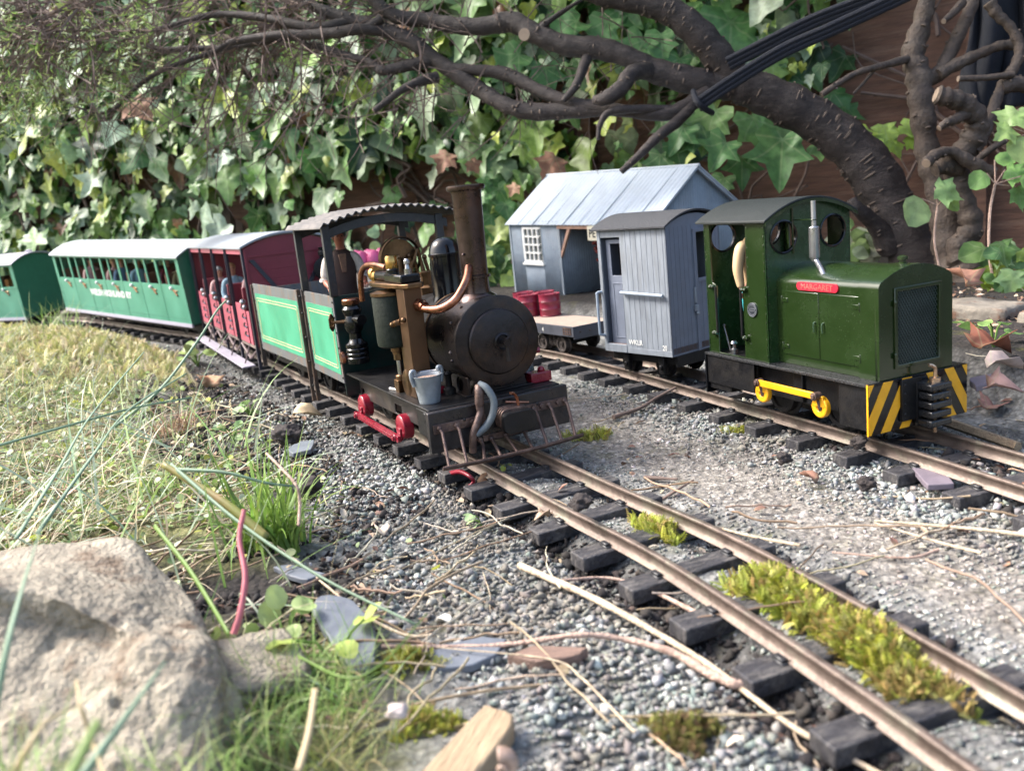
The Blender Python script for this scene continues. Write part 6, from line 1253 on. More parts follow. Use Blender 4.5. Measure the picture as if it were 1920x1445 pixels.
# unseen leaf layer added above the view to shade the fence and back
n = 1100; P = np.c_[rng.uniform(-3, 15, n), rng.uniform(11, 18.5, n), rng.uniform(5.6, 9.5, n)]; q = fbm(P[:, 0]*.5+3, P[:, 1]*.5, 3); px_, py_, zz_ = project(P)
P = P[(py_ < -70) & (q > -.08)]; n = len(P); rel(scatter('added_shade_leaves', ROUND_+MAPLE, P, rotmats(rng.normal(0, .6, n), rng.normal(0, .6, n), rng.uniform(0, 6.28, n)), rng.uniform(.35, .8, n), pick([(.06, .13, .04), (.1, .2, .06)], [1, 1], n), plain_leaf, parent=tr), tr)
# ---------------------------------------------------------------- cords and hanging cloth
cord = thing('tie_cords', 'two bundles of navy-black elastic cords tied to the crook of the leaning tree', 'cord', tuple(PX(1345, 170, 11.7))); bpy.context.view_layer.update()
for (A, lst) in ((0, [(1365, 120, 11.7), (1440, 82, 11.5), (1525, 40, 11.3), (1640, -5, 11.0), (1760, -60, 10.8)]), (1, [(1308, 198, 11.5), (1345, 172, 11.4), (1410, 130, 11.3), (1480, 90, 11.2), (1560, 55, 11.1), (1700, -10, 10.9), (1800, -60, 10.8)])):
    for k in range(3):
        m = MB(); m.tube(catmull([PX(x+(k-1)*3.5, y+(k-1)*7.5, d+.02*k) for x, y, d in lst], 5), .036, 8); rel(m.build('cord', strapm, cord), cord)
m = MB(); m.tube(catmull([PX(1335, 212, 11.9), PX(1318, 202, 11.5), PX(1305, 188, 11.45), PX(1300, 172, 11.8)], 5), .04, 8); rel(m.build('knot', strapm, cord), cord)
NX, NZ = 40, 30; V = []
for j in range(NZ):
    for i in range(NX):
        u_, v_ = i/(NX-1), j/(NZ-1); wd = 1-.16*max(0, v_-.6)**1.0; px = 1812+(u_)*190*wd+8*math.sin(v_*5); py = -60+v_*268-50*max(0, abs(u_-.45)*2-.4)**2*(v_)+10*math.sin(u_*7)*v_
        V.append(tuple(PX(px, py, 12.0+.13*math.sin(u_*17+v_*2)+.07*math.sin(u_*31-v_*4))))
ii_ = np.array([j*NX+i for j in range(NZ-1) for i in range(NX-1)]); cl_ = npmesh('hanging_cloth', np.array(V), np.stack([ii_, ii_+1, ii_+NX+1, ii_+NX], 1), clothm, smooth=True)
sm_ = cl_.modifiers.new('thick', 'SOLIDIFY'); sm_.thickness = .05; tag(cl_, 'black fabric hanging in folds behind the pruned shrub at top right', 'cloth')

# ---------------------------------------------------------------- gravel, soil crumbs
def hullstone(seed, flat=.75):
    bm = bmesh.new(); rr = random.Random(seed)
    for _ in range(9):
        v = Vector((rr.gauss(0, 1), rr.gauss(0, 1), rr.gauss(0, 1))).normalized()*rr.uniform(.62, 1.15); bm.verts.new((v.x, v.y*rr.uniform(.7, 1), v.z*flat))
    r = bmesh.ops.convex_hull(bm, input=bm.verts); bmesh.ops.delete(bm, geom=[g for g in r['geom_interior'] if isinstance(g, bmesh.types.BMVert)], context='VERTS'); bmesh.ops.triangulate(bm, faces=bm.faces); bm.verts.index_update()
    V = np.array([tuple(v.co) for v in bm.verts])*.5; Fz = np.array([[v.index for v in f.verts] for f in bm.faces]); bm.free(); return (V, Fz, np.zeros((len(V), 2)))
STN = [hullstone(i) for i in range(9)]; FLATS = [hullstone(50+i, .35) for i in range(5)]
def yexp(n, y0, y1): return y0*(y1/y0)**rng.random(n)
def along(Ln, n, y0, y1, dlo, dhi):
    y = yexp(n, y0, y1); i = np.searchsorted(Ln[:, 1], y); i = np.clip(i, 1, len(Ln)-1); t_ = Ln[i, :2]-Ln[i-1, :2]; t_ /= np.linalg.norm(t_, axis=1)[:, None]; nr = np.stack([t_[:, 1], -t_[:, 0]], 1); d = rng.uniform(dlo, dhi, n); return Ln[i, :2]+nr*d[:, None], d
SC_ = [(.235, .24, .225), (.29, .295, .28), (.19, .205, .19), (.38, .375, .345), (.13, .13, .13), (.26, .235, .21), (.2, .23, .205)]
def dirt(xy, c):
    q = fbm(xy[:, 0]*1.1+60, xy[:, 1]*1.1+20, 4); g = np.clip(1.0+q*1.5, .5, 1.25)[:, None]; br = sst(.0, .22, fbm(xy[:, 0]*2+5, xy[:, 1]*2+90, 4))[:, None]*.55; return c*g*(1-br)+np.array([(.17, .135, .1)])*br
def lay(xy, sz, cols, tmpl, mat, name, sink=.25, rot=1.0, **k):
    n = len(xy); z = ground(xy[:, 0], xy[:, 1])+sz*(.5-sink)*.7
    o = scatter(name, tmpl, np.c_[xy, z], rotmats(rng.uniform(-rot, rot, n), rng.uniform(-rot, rot, n), rng.uniform(0, 6.28, n)), sz, cols, mat); return o
def ballast(n, Ln, y0, y1, lo, hi, s0, s1, keep):
    xy, d = along(Ln, n, y0, y1, lo, hi); k = keep(xy, d) > rng.random(n); xy = xy[k]; return xy
def kfun(xy, d):
    q = fbm(xy[:, 0]*1.6+5, xy[:, 1]*1.6, 4); edge = np.where(d < -.35, sst(-1.75, -1.1, d+q*1.4), np.where(d > .3, sst(1.3, .5, d+q*1.5), .9)); return np.clip(edge+sst(.02, .2, q)*.3, 0, 1)*np.where(np.abs(d) < .2, .75, 1)
X1_ = ballast(44000, L1, 1.9, 9, -1.9, .72, 0, 0, kfun); X2_ = ballast(14000, L2, 3.0, 9.5, -1.1, .9, 0, 0, kfun); X3_ = ballast(5000, L1, 9, 16, -1.2, 1.0, 0, 0, kfun)
def wide(n, x0, x1, y0, y1, p): 
    xy = np.c_[rng.uniform(x0, x1, n), yexp(n, y0, y1)]; q = fbm(xy[:, 0]*2.1+30, xy[:, 1]*2.1, 4); return xy[rng.random(n) < p*sst(-.1, .15, q)]
X4_ = wide(7500, -1.5, 4.6, 1.9, 9, 1.0); X4_ = X4_[sst(0, .3, fbm(X4_[:, 0]*1.1+77, X4_[:, 1]*1.1, 3)+.06) > rng.random(len(X4_))]
XY = np.concatenate([X1_, X2_, X3_, X4_]); n = len(XY); dd1, _ = near(L1, XY[:, 0], XY[:, 1]); dd2, _ = near(L2, XY[:, 0], XY[:, 1]); band = np.maximum(sst(-1.75, -1.4, dd1+fbm(XY[:, 0]*2, XY[:, 1]*2, 3)*1.2)*sst(-.3, -.55, dd1), sst(1.0, .7, np.abs(dd2)))
sz = np.exp(rng.normal(0, .42, n))*(.017+.017*band); sz = sz.clip(.008, .085); kp = rng.random(n) < np.where((dd1 > -.5) & (dd1 < -.24), .3, 1); XY, sz, n = XY[kp], sz[kp], int(kp.sum())
g_ = lay(XY, sz, dirt(XY, pick(SC_, [4, 4, 3, 2.2, 2, 1, 3], n, .3)), STN+FLATS[:2], stone_m, 'gravel'); tag(g_, 'grey crushed stone ballast around both tracks', 'gravel', kind='stuff')
# dark crumbly soil
def soilpts(n):
    xy = np.concatenate([along(L1, n, 5.9, 13, -2.2, -.75)[0], np.c_[rng.normal(-1.6, .42, n//2), rng.normal(4.4, .33, n//2)], along(L2, n//5, 4, 9, -.3, .3)[0], np.c_[rng.uniform(4.5, 9, n//4), rng.uniform(7, 13, n//4)]])
    q = fbm(xy[:, 0]*1.9+11, xy[:, 1]*1.9+3, 4); return xy[rng.random(len(xy)) < sst(-.12, .12, q)]
XY = np.concatenate([soilpts(9000), along(L1, 2600, 2.2, 8, -.56, -.22)[0], along(L1, 1200, 2.2, 8, .26, .5)[0]]); n = len(XY); sz = np.exp(rng.normal(math.log(.036), .5, n)).clip(.012, .12)
tag(lay(XY, sz, pick([(.03, .024, .022), (.05, .04, .034), (.018, .015, .015), (.09, .065, .05)], [3, 2, 3, .5], n, .25), STN, crumb_m, 'soil', .3), 'dark crumbly soil left of the near track', 'soil', kind='stuff')
# ---------------------------------------------------------------- grass and ground cover
def blade_tmpl(bend, seg=6, w=.5, twist=0.):
    V = []; 
    for i in range(seg+1):
        t_ = i/seg; a_ = bend*t_; x = (1-math.cos(a_))/max(bend, 1e-3) if bend else 0; z = math.sin(a_)/bend if bend else t_; ww = w*(1-t_**1.6)*.5+.02; V += [(x, -ww, z), (x, ww, z)]
    return (np.array(V), np.array([(2*i, 2*i+1, 2*i+3, 2*i+2) for i in range(seg)]), np.zeros((2*seg+2, 2)))
BL = [blade_tmpl(b) for b in (.25, .6, 1.0, 1.5, 2.1)]
def blades(name, xy, h, wdt, cols, label=None, cat=None, kind=None, az=None, tilt=.35, tidx=None, parent=None, z=None, sinkz=0.02):
    n = len(xy); zz = ground(xy[:, 0], xy[:, 1])-sinkz if z is None else z; az = rng.uniform(0, 6.28, n) if az is None else az
    S = np.stack([h, wdt, h], 1); o = scatter(name, BL, np.c_[xy, zz], rotmats(rng.normal(0, tilt*.6, n), np.abs(rng.normal(0, tilt, n)), az), S, cols, blade_m, tidx=tidx, parent=parent)
    if label: tag(o, label, cat, kind=kind)
    return o
GC = [(.17, .25, .07), (.3, .38, .14), (.11, .18, .05), (.42, .46, .24), (.5, .43, .27), (.3, .37, .28)]
def bank(n, y0, y1, gap=1.45):
    y = yexp(n, y0, y1); xl = -y*.66-1.2; x1c = np.interp(y, [p[1] for p in T1], [p[0] for p in T1])-gap; x = x1c-(x1c-xl)*rng.random(n); xy = np.c_[x, y]; q = fbm(xy[:, 0]*1.2+50, xy[:, 1]*1.2+8, 4); fr_ = np.clip((x1c-x)/1.3, 0, 1)
    k = rng.random(n) < sst(-.22, .05, q)*(.12+.88*fr_)*np.where((y < 5.6) & (x > -2.9+(5.6-y)*.1), .10, 1); return xy[k]
XY = bank(19000, 3.3, 19); n = len(XY); h = rng.uniform(.05, .2, n)*(1+.2*(XY[:, 1] > 9)); tag(blades('grass', XY, h, rng.uniform(.016, .034, n), pick(GC, [2, 3, 1.5, 3, 4.5, 1.5], n)), 'short tangled green and straw-coloured grass on the left bank', 'grass', kind='stuff')
XY = bank(2300, 3.4, 15, 1.8); n = len(XY); tag(blades('grass', XY, rng.uniform(.3, .9, n), rng.uniform(.012, .026, n), pick([(.2, .3, .1), (.34, .42, .3), (.58, .5, .34), (.46, .5, .38)], [2, 2.5, 4, 3], n), az=rng.normal(.5, 1.3, n), tilt=.9), 'long thin arching grass blades on the left bank', 'grass', kind='stuff')
# round-leaved ground cover
disc = [(np.array([(0, 0, 0)]+[(math.cos(a_)*.5, math.sin(a_)*.5, .06*math.sin(2*a_)) for a_ in np.linspace(0, 5.6, 8)]), np.array([(0, i, i+1) for i in range(1, 8)]+[(0, 8, 1)]), np.zeros((9, 2)))]
XY = np.concatenate([bank(8500, 3.6, 17, 1.2)]); n = len(XY); z = ground(XY[:, 0], XY[:, 1])+rng.uniform(.01, .09, n)
tag(scatter('ground_cover', disc, np.c_[XY, z], rotmats(rng.normal(0, .5, n), rng.normal(0, .5, n), rng.uniform(0, 6, n)), rng.uniform(.025, .07, n), pick([(.25, .34, .09), (.38, .46, .22), (.42, .46, .08), (.14, .22, .08), (.42, .48, .34)], [3, 3, 1.5, 2, 3], n), plain_leaf), 'tiny round-leaved creeping ground cover on the left bank', 'ground cover', kind='stuff')
# loose dry strands everywhere
strand = []
for sd_ in range(6):
    rr = random.Random(sd_); a_ = 0; p = Vector((-.5, 0, 0)); pts = []
    for k in range(9): pts.append(p.copy()); a_ += rr.uniform(-.28, .28); p += Vector((math.cos(a_)*.12, math.sin(a_)*.12, rr.uniform(-.01, .012)))
    mb = MB(); mb.tube(pts, .006, 4, cap=False); strand.append((np.array(mb.v), np.array(mb.f), np.zeros((len(mb.v), 2))))
XY = np.concatenate([wide(230, -3.4, 4.8, 2.3, 9, 1.4), bank(1000, 3.4, 10, .9), np.c_[rng.uniform(-2.4, -.2, 75), rng.uniform(3.0, 5.6, 75)]]); n = len(XY)
tag(scatter('dry_strands', strand, np.c_[XY, ground(XY[:, 0], XY[:, 1])+rng.uniform(.015, .06, n)], rotmats(rng.normal(0, .08, n), rng.normal(0, .12, n), rng.uniform(0, 6.28, n)), np.c_[rng.uniform(.2, 1.0, n), rng.uniform(.2, .9, n), rng.uniform(.8, 1.6, n)], pick([(.5, .4, .27), (.42, .3, .2), (.3, .2, .13), (.55, .5, .38)], [3, 2, 2, 1.5], n), dry_m), 'thin dry stems and straw strewn over ground', 'straw', kind='stuff')
chip = [leaf_tmpl([(0, 0), (.2, .2), (.22, .6), (0, 1)], .3, .4)]
XY = np.concatenate([wide(330, -2.4, 4.8, 2.3, 9, 1.3), soilpts(420), np.c_[rng.uniform(4.2, 8, 900), rng.uniform(6.5, 12.5, 900)]]); n = len(XY)
tag(scatter('leaf_litter', chip, np.c_[XY, ground(XY[:, 0], XY[:, 1])+.02], rotmats(rng.normal(0, .4, n), rng.normal(0, .4, n), rng.uniform(0, 6.28, n)), rng.uniform(.04, .11, n), pick([(.26, .15, .1), (.16, .08, .06), (.4, .3, .2), (.5, .42, .34)], [3, 2, 2, 1], n), dry_m), 'small brown leaf and bark fragments littering the ground', 'leaf litter', kind='stuff')
# ---------------------------------------------------------------- moss
frond = []
for b in (.3, .9, 1.5):
    V = []; Fq = []
    for k in range(7):
        t_ = k/7; a_ = b*t_; c = np.array([(1-math.cos(a_))/b, 0, math.sin(a_)/b]); l_ = .34*(1-t_*.6)
        for s in (-1, 1): i0 = len(V); V += [c, c+np.array([.06, s*l_*.5, .02]), c+np.array([.16, s*l_, .12]), c+np.array([.14, s*l_*.45, .14])]; Fq.append((i0, i0+1, i0+2, i0+3))
    frond.append((np.array(V), np.array(Fq), np.zeros((len(V), 2))))
def moss(name, label, xy, z, size, cols, w_, tilt=.5, kind=None, mat=None, group=None):
    n = len(xy); o = scatter(name, frond, np.c_[xy, z], rotmats(rng.normal(0, tilt, n), rng.normal(0, tilt, n), rng.uniform(0, 6.28, n)), size, pick(cols, w_, n, .25), mat or moss_m); tag(o, label, 'moss', group, kind); return o
MC = [(.38, .4, .05), (.28, .33, .05), (.48, .46, .14), (.34, .24, .08), (.16, .15, .03)]
def mosspatch(label, px, py, rx, ry, n, hgt, size, cols=MC, w_=(4, 3, 2, 1.5, 1), rot=0., zb=-.13):
    c = GP(px, py, zb)[:2]; a_ = rng.uniform(0, 6.28, n); r = np.sqrt(rng.random(n)); q = 1+.35*np.sin(a_*3+px)+.2*np.sin(a_*5+py); x = r*np.cos(a_)*rx*q; y = r*np.sin(a_)*ry*q; cr, sr = math.cos(rot), math.sin(rot)
    xy = np.c_[c[0]+x*cr-y*sr, c[1]+x*sr+y*cr]; z = ground(xy[:, 0], xy[:, 1])+hgt*np.clip(1-r**2, 0, 1)*rng.uniform(.5, 1, n); return moss('moss_clump', label, xy, z, rng.uniform(*size, n), cols, w_, group='moss clumps')
mosspatch('large yellow-green feathery moss cushion between the near rails at lower right', 1478, 1120, .30, .135, 1500, .10, (.05, .11), rot=-1.1, zb=-.1)
mosspatch('olive and yellow moss cushion nearest the camera between the near rails', 1625, 1210, .30, .145, 1700, .11, (.05, .11), cols=MC, w_=(3, 3, 2, 2.5, 2), rot=-1.1, zb=-.1)
mosspatch('dry brown-green trailing end of moss beside the near track right rail', 1722, 1290, .17, .12, 700, .06, (.04, .09), w_=(.5, 1, 1, 4, 3), rot=-1.1, zb=-.12)
mosspatch('small moss tuft between the near rails below the soil lump', 1235, 990, .17, .09, 300, .06, (.05, .1), rot=-1.1, zb=-.1)
mosspatch('dark olive moss clump on gravel left of the near track', 1282, 1372, .13, .09, 900, .05, (.03, .055), cols=[(.14, .14, .03), (.2, .13, .06), (.26, .26, .06)], w_=(3, 3, 1.5))
mosspatch('flat moss patch on the old concrete beyond the cowcatcher', 1105, 812, .2, .12, 200, .01, (.04, .08))
mosspatch('little moss patch below the buffer beam of the diesel', 1385, 800, .15, .08, 90, .01, (.03, .07))
mosspatch('mossy spot on ground at lower middle near the slate', 770, 1255, .14, .07, 260, .02, (.03, .06))
mosspatch('scrap of moss by the weathered wood offcut', 800, 1370, .12, .06, 260, .02, (.03, .06))
n = 9000; sx_ = rng.normal(0, 1, (n, 2)); cen = GP(215, 655, .15)[:2]; xy = np.stack([cen[0]+sx_[:, 0]*2.1-sx_[:, 1]*1.0, cen[1]+sx_[:, 0]*.2+sx_[:, 1]*1.5], 1); dd1, _ = near(L1, xy[:, 0], xy[:, 1]); xy = xy[dd1 < -1.3]
moss('moss_mound', 'pale yellow mossy mound on the left bank in front of the green coaches', xy, ground(xy[:, 0], xy[:, 1])+.01, rng.uniform(.08, .2, len(xy)), [(.56, .54, .28), (.44, .44, .17), (.64, .57, .38), (.3, .34, .11), (.3, .22, .12)], (3, 3, 3, 2, 1), kind='stuff')
# ---------------------------------------------------------------- grass tufts one can point at
def tuft(label, px, py, n, h, wd, cols, spread=.1, az=None, tilt=.35, zb=-.1, grp='grass tufts', tid=None):
    c = GP(px, py, zb)[:2]; xy = c+rng.normal(0, spread, (n, 2)); tid_ = rng.choice(tid, n) if tid else None
    o = blades('grass_tuft', xy, rng.uniform(*h, n), rng.uniform(*wd, n), pick(cols, [1]*len(cols), n), az=az(n) if az else None, tilt=tilt, tidx=tid_); tag(o, label, 'grass tuft', grp)
G1 = [(.22, .36, .08), (.3, .44, .12), (.16, .27, .07), (.42, .48, .2)]
tuft('brown dried grass tuft on the bank left of the soil strip', 335, 815, 170, (.2, .42), (.014, .024), [(.3, .17, .1), (.38, .25, .15), (.22, .13, .08)], .13)
tuft('bright green broad-bladed grass tuft beside the gravel left of the engine', 505, 1010, 140, (.45, .85), (.03, .055), [(.18, .3, .05), (.24, .36, .07), (.13, .22, .05)], .10, tilt=.25, zb=-.05)
tuft('fine green grass tuft at the bottom between the rock and wood offcut', 600, 1320, 260, (.18, .5), (.007, .014), G1, .14, tilt=.5)
tuft('thin grass clump low against the right side of the big rock', 520, 1330, 130, (.18, .42), (.007, .012), G1, .12, tilt=.6)
tuft('yellowish grass clump at the bottom edge left of the wood offcut', 620, 1440, 200, (.14, .36), (.007, .014), [(.3, .34, .08), (.2, .27, .08), (.4, .34, .16)], .12, tilt=.6)
tuft('light green grass tuft standing before the gap between the green coaches', 115, 615, 60, (.5, 1.0), (.03, .05), [(.2, .32, .08), (.3, .4, .14)], .18, tilt=.25, zb=.3)
tuft('small green grass tuft at the bank edge above the brown tuft', 300, 940, 60, (.2, .45), (.014, .022), G1, .1, tilt=.4)
def neargrass(label, spots, n, h, wd, cols):
    P = []; 
    for i in range(n): px, py, d = random.choice(spots); P.append(tuple(PX(px+random.gauss(0, 45), py+random.gauss(0, 18), d+random.uniform(-.12, .12))))
    P = np.array(P); o = blades('grass_tuft', P[:, :2], rng.uniform(*h, n), rng.uniform(*wd, n), pick(cols, [1]*len(cols), n), tilt=.45, z=P[:, 2]); tag(o, label, 'grass tuft', 'grass tufts')
neargrass('blurred green grass growing up over the front of the big rock at the bottom left', [(60, 1500, 2.35), (200, 1500, 2.4), (330, 1510, 2.45), (420, 1490, 2.6), (-20, 1480, 2.3)], 150, (.12, .42), (.006, .012), G1+[(.5, .42, .25)])
neargrass('fine grass hiding the base of the big rock on its right side', [(445, 1440, 3.1), (480, 1400, 3.2), (440, 1380, 3.15)], 110, (.12, .34), (.006, .011), G1)
# long foreground blades crossing the rock and left corner
def longblade(label, L_, w0, w1, col, mat=None):
    P = catmull([PX(a_, b_, d) for a_, b_, d in L_], 8); n = len(P); mb = MB(); vs = []
    for i, p in enumerate(P):
        t_ = i/(n-1); d = (P[min(i+1, n-1)]-P[max(i-1, 0)]).normalized(); sd = d.cross(Vector(-_F)).normalized(); w_ = (w0+(w1-w0)*t_)*L_[0][2]/F_PX/2; vs += [p-sd*w_, p+Vector(-_F)*w_*.3, p+sd*w_]
    mb.add(vs, [(3*i+a_, 3*i+a_+1, 3*i+a_+4, 3*i+a_+3) for i in range(n-1) for a_ in (0, 1)])
    o = mb.build('long_grass', col, None, smooth=180); md = o.modifiers.new('t', 'SOLIDIFY'); md.thickness = .003; tag(o, label, 'grass blade', 'long grass blades in the foreground')
gb1 = M('blue_green_blade', (.2, .3, .2), .5, var=.15, trans=.3); gb2 = M('fresh_green_blade', (.16, .27, .05), .5, var=.15, trans=.3); gb3 = M('straw_blade', (.48, .38, .22), .6, var=.15, trans=.15); gb4 = M('olive_broad_blade', (.2, .22, .045), .5, var=.25, trans=.2, col2=(.3, .2, .08))
for a_ in [('pale blue-green blade rising at the left edge across the rock', [(-10, 1330, 2.5), (20, 1180, 2.6), (60, 1040, 2.9), (110, 900, 3.6), (190, 760, 4.6)], 16, 3, gb1),
           ('blade crossing the rock face diagonally to upper right', [(120, 1500, 2.2), (210, 1380, 2.3), (260, 1310, 2.4), (310, 1240, 2.5)], 20, 4, gb1),
           ('pale dry blade standing in front of the rock', [(200, 1470, 2.2), (170, 1380, 2.3), (150, 1320, 2.3), (142, 1275, 2.4)], 8, 10, gb3),
           ('straw-coloured blade arching at the bottom left', [(20, 1460, 2.3), (60, 1390, 2.3), (90, 1350, 2.35), (145, 1320, 2.4)], 14, 4, gb3),
           ('broad olive blade lying toward the green tuft', [(500, 1010, 4.6), (430, 950, 4.7), (370, 910, 4.8), (305, 870, 4.9)], 22, 12, gb4),
           ('long green blade slanting over the bare soil patch', [(290, 985, 4.2), (350, 1060, 3.9), (395, 1130, 3.7), (430, 1190, 3.5)], 8, 7, gb2),
           ('blurred bright blade at the bottom left corner', [(110, 1500, 1.7), (150, 1420, 1.75), (185, 1350, 1.8)], 26, 14, gb2),
           ('tall arching seed stalk beside the maroon coach', [(215, 800, 8.6), (300, 730, 8.7), (370, 640, 8.9), (405, 585, 9), (425, 562, 9)], 6, 3, gb1),
           ('long pale blade reaching over the left grass from lower left', [(30, 1010, 4.6), (110, 880, 5.1), (170, 780, 5.6), (270, 660, 6.5)], 9, 3, gb1),
           ('second long blade running beside it toward the coaches', [(70, 1000, 4.8), (170, 860, 5.2), (240, 770, 5.8), (350, 700, 6.4)], 8, 3, gb1),
           ('long green blade lying nearly level across the left grass', [(-20, 840, 5.4), (120, 800, 5.6), (250, 765, 5.9), (360, 745, 6.2)], 5, 3, gb1),
           ('pale blade sweeping right over the gravel from the green tuft', [(330, 880, 5.2), (420, 885, 5.1), (500, 905, 5.1), (560, 912, 5.2)], 7, 3, gb1),
           ('blue-green blade trailing down right from the tuft', [(320, 870, 4.9), (450, 980, 4.5), (600, 1080, 4.1), (780, 1170, 3.7)], 7, 3, gb1),
           ('thin green blade arching over the slate', [(560, 1230, 3.4), (650, 1270, 3.2), (720, 1240, 3.2), (800, 1150, 3.4)], 5, 2, gb2),
           ('pinkish dry flat stem standing at bottom left of centre', [(560, 1445, 2.6), (580, 1370, 2.7), (592, 1290, 2.8)], 14, 12, gb3)]: longblade(*a_)
n = 95; XY = np.c_[rng.uniform(-4.2, -1.5, n), rng.uniform(4.3, 8, n)]; XY = XY[(XY[:, 0] < -1.5-(XY[:, 1]-4.5)*.28)]; n = len(XY)
tag(blades('grass', XY, rng.uniform(.6, 1.5, n), rng.uniform(.025, .05, n), pick([(.3, .4, .28), (.38, .46, .34), (.22, .34, .1), (.6, .52, .36)], [3, 3, 2, 2], n), az=rng.normal(.2, .8, n)+np.pi*(rng.random(n) < .3), tilt=.7, tidx=rng.choice([0, 1, 2], n)), 'long pale blue-green grass blades leaning over the left bank', 'grass', kind='stuff')
XY = np.c_[rng.uniform(-.6, 4.6, 15000), yexp(15000, 2.2, 9)]; d1_, _ = near(L1, XY[:, 0], XY[:, 1]); d2_, _ = near(L2, XY[:, 0], XY[:, 1]); q = fbm(XY[:, 0]*1.7+9, XY[:, 1]*1.7+4, 4); XY = XY[(d1_ > .5) & (d2_ < -.45) & (q > -.2)]; n = len(XY)
tag(scatter('crust', FLATS, np.c_[XY, ground(XY[:, 0], XY[:, 1])+.002], rotmats(rng.normal(0, .2, n), rng.normal(0, .2, n), rng.uniform(0, 6.28, n)), np.exp(rng.normal(math.log(.02), .55, n)).clip(.008, .08), pick([(.48, .45, .4), (.34, .31, .27), (.2, .18, .16), (.55, .5, .47), (.12, .1, .09)], [3, 3, 3, 1, 1.2], n), stone_m), 'pale flaky crust and grit on the old concrete between the tracks', 'grit', kind='stuff')
# ---------------------------------------------------------------- stems and twigs on the ground
def stem(name, label, pts, wpx, mat, lift=.03, cat='twig', grp=None, knob=.15, air=None):
    P = []; 
    for i, q in enumerate(pts):
        g = GP(q[0], q[1], -.13); z = gz(g[0], g[1])+(q[2] if len(q) > 2 else lift); P.append(Vector(GP(q[0], q[1], z)))
    d = (P[0]-Vector(_C)).length; r = wpx*d/F_PX/2; mb = MB(); rough_tube(mb, P, [r*(1-.5*i/(len(P)-1)) for i in range(len(P))], 8, 6, knob, pts[0][0]); o = mb.build(name, mat, None, smooth=60); tag(o, label, cat, grp); return o
stem('twig', 'long knobbly pinkish twig curving across the bottom centre ground', [(1415, 1262, .09), (1385, 1282, .06), (1330, 1262, .05), (1260, 1222, .06), (1165, 1197, .08), (1080, 1190, .09), (960, 1207, .06), (850, 1212, .05), (715, 1212, .05)], 17, strawp, knob=.3)
stem('dry_stem', 'long straight pale stem running down beside the near track', [(975, 1060, .05), (1100, 1115, .06), (1200, 1168, .06), (1320, 1240, .05), (1400, 1298, .05), (1500, 1370, .06), (1660, 1455, .06)], 13, strawm, cat='dry stem')
stem('dry_stem', 'curved pink stem ending against a sleeper of the near track', [(1345, 1192, .03), (1335, 1170, .08), (1290, 1140, .08), (1200, 1098, .07), (1135, 1083, .06), (1050, 1088, .05)], 12, strawp, cat='dry stem')
stem('dry_stem', 'thin pale stem below the bark sliver at bottom centre', [(1190, 1372, .04), (1140, 1320, .05), (1090, 1270, .05), (1030, 1235, .05), (820, 1213, .05)], 6, strawm, cat='dry stem')
stem('dry_stem', 'pale stem crossing from bare soil toward the slate', [(815, 1190, .05), (760, 1190, .05), (680, 1150, .05), (600, 1088, .06), (530, 1030, .08), (470, 1000, .1)], 7, strawm, cat='dry stem')
stem('dry_stem', 'upper of two long pale stems at the right edge', [(1925, 1003, .05), (1850, 994, .05), (1750, 985, .05), (1640, 976, .05)], 9, strawm, cat='dry stem')
stem('dry_stem', 'lower of two long pale stems at the right edge', [(1840, 1036, .04), (1760, 1016, .04), (1640, 980, .05)], 6, strawm, cat='dry stem')
stem('dry_stem', 'straw lying between both tracks above a sleeper end', [(1500, 1022, .04), (1400, 1003, .04), (1300, 975, .04), (1200, 945, .04)], 7, strawm, cat='dry stem')
stem('dry_stem', 'pale stem lying beyond the near rail at right of the moss', [(1760, 1030, .03), (1700, 1045, .03), (1560, 1035, .03)], 6, strawp, cat='dry stem')
stem('twig', 'dark forked twig on the concrete between the steam engine and diesel', [(1150, 782, .03), (1200, 765, .05), (1232, 745, .08), (1275, 722, .1)], 9, twigm)
stem('twig', 'short dark twig on pale concrete right of the near track', [(1210, 895, .03), (1270, 898, .03)], 9, twigm)
stem('twig', 'crooked brown twig beside the near track rail', [(1240, 937, .02), (1275, 915, .04), (1300, 900, .03)], 7, twigm)
stem('twig', 'brown bent twig between near sleepers at bottom right', [(1600, 1392, .02), (1640, 1380, .04), (1700, 1385, .02)], 10, twigm)
stem('wire', 'short bent red plastic strip on the ballast under the cowcatcher', [(842, 888, .11), (862, 884, .15), (880, 892, .15), (888, 902, .12), (879, 912, .09)], 10, red, cat='wire', knob=0)
def upstem(name, label, pts, wpx, mat, cat):
    mb = MB(); P = [PX(*q) for q in pts]; rough_tube(mb, P, [wpx*pts[0][2]/F_PX/2*(1-.3*i/len(P)) for i in range(len(P))], 8, 6, .1, 3); tag(mb.build(name, mat, None, smooth=60), label, cat)
upstem('stalk', 'upright pink-red stalk standing on the rock edge at left', [(438, 1188, 3.75), (450, 1150, 3.78), (460, 1080, 3.85), (449, 1010, 3.95), (458, 955, 4.0)], 13, M('pink_red_stalk', (.45, .12, .14), .5, var=.2), 'stalk')
upstem('stalk', 'thin brown bent stalk right of the green tuft', [(560, 985, 4.5), (562, 940, 4.6), (556, 910, 4.6), (530, 880, 4.7), (500, 850, 4.9)], 7, strawp, 'stalk')
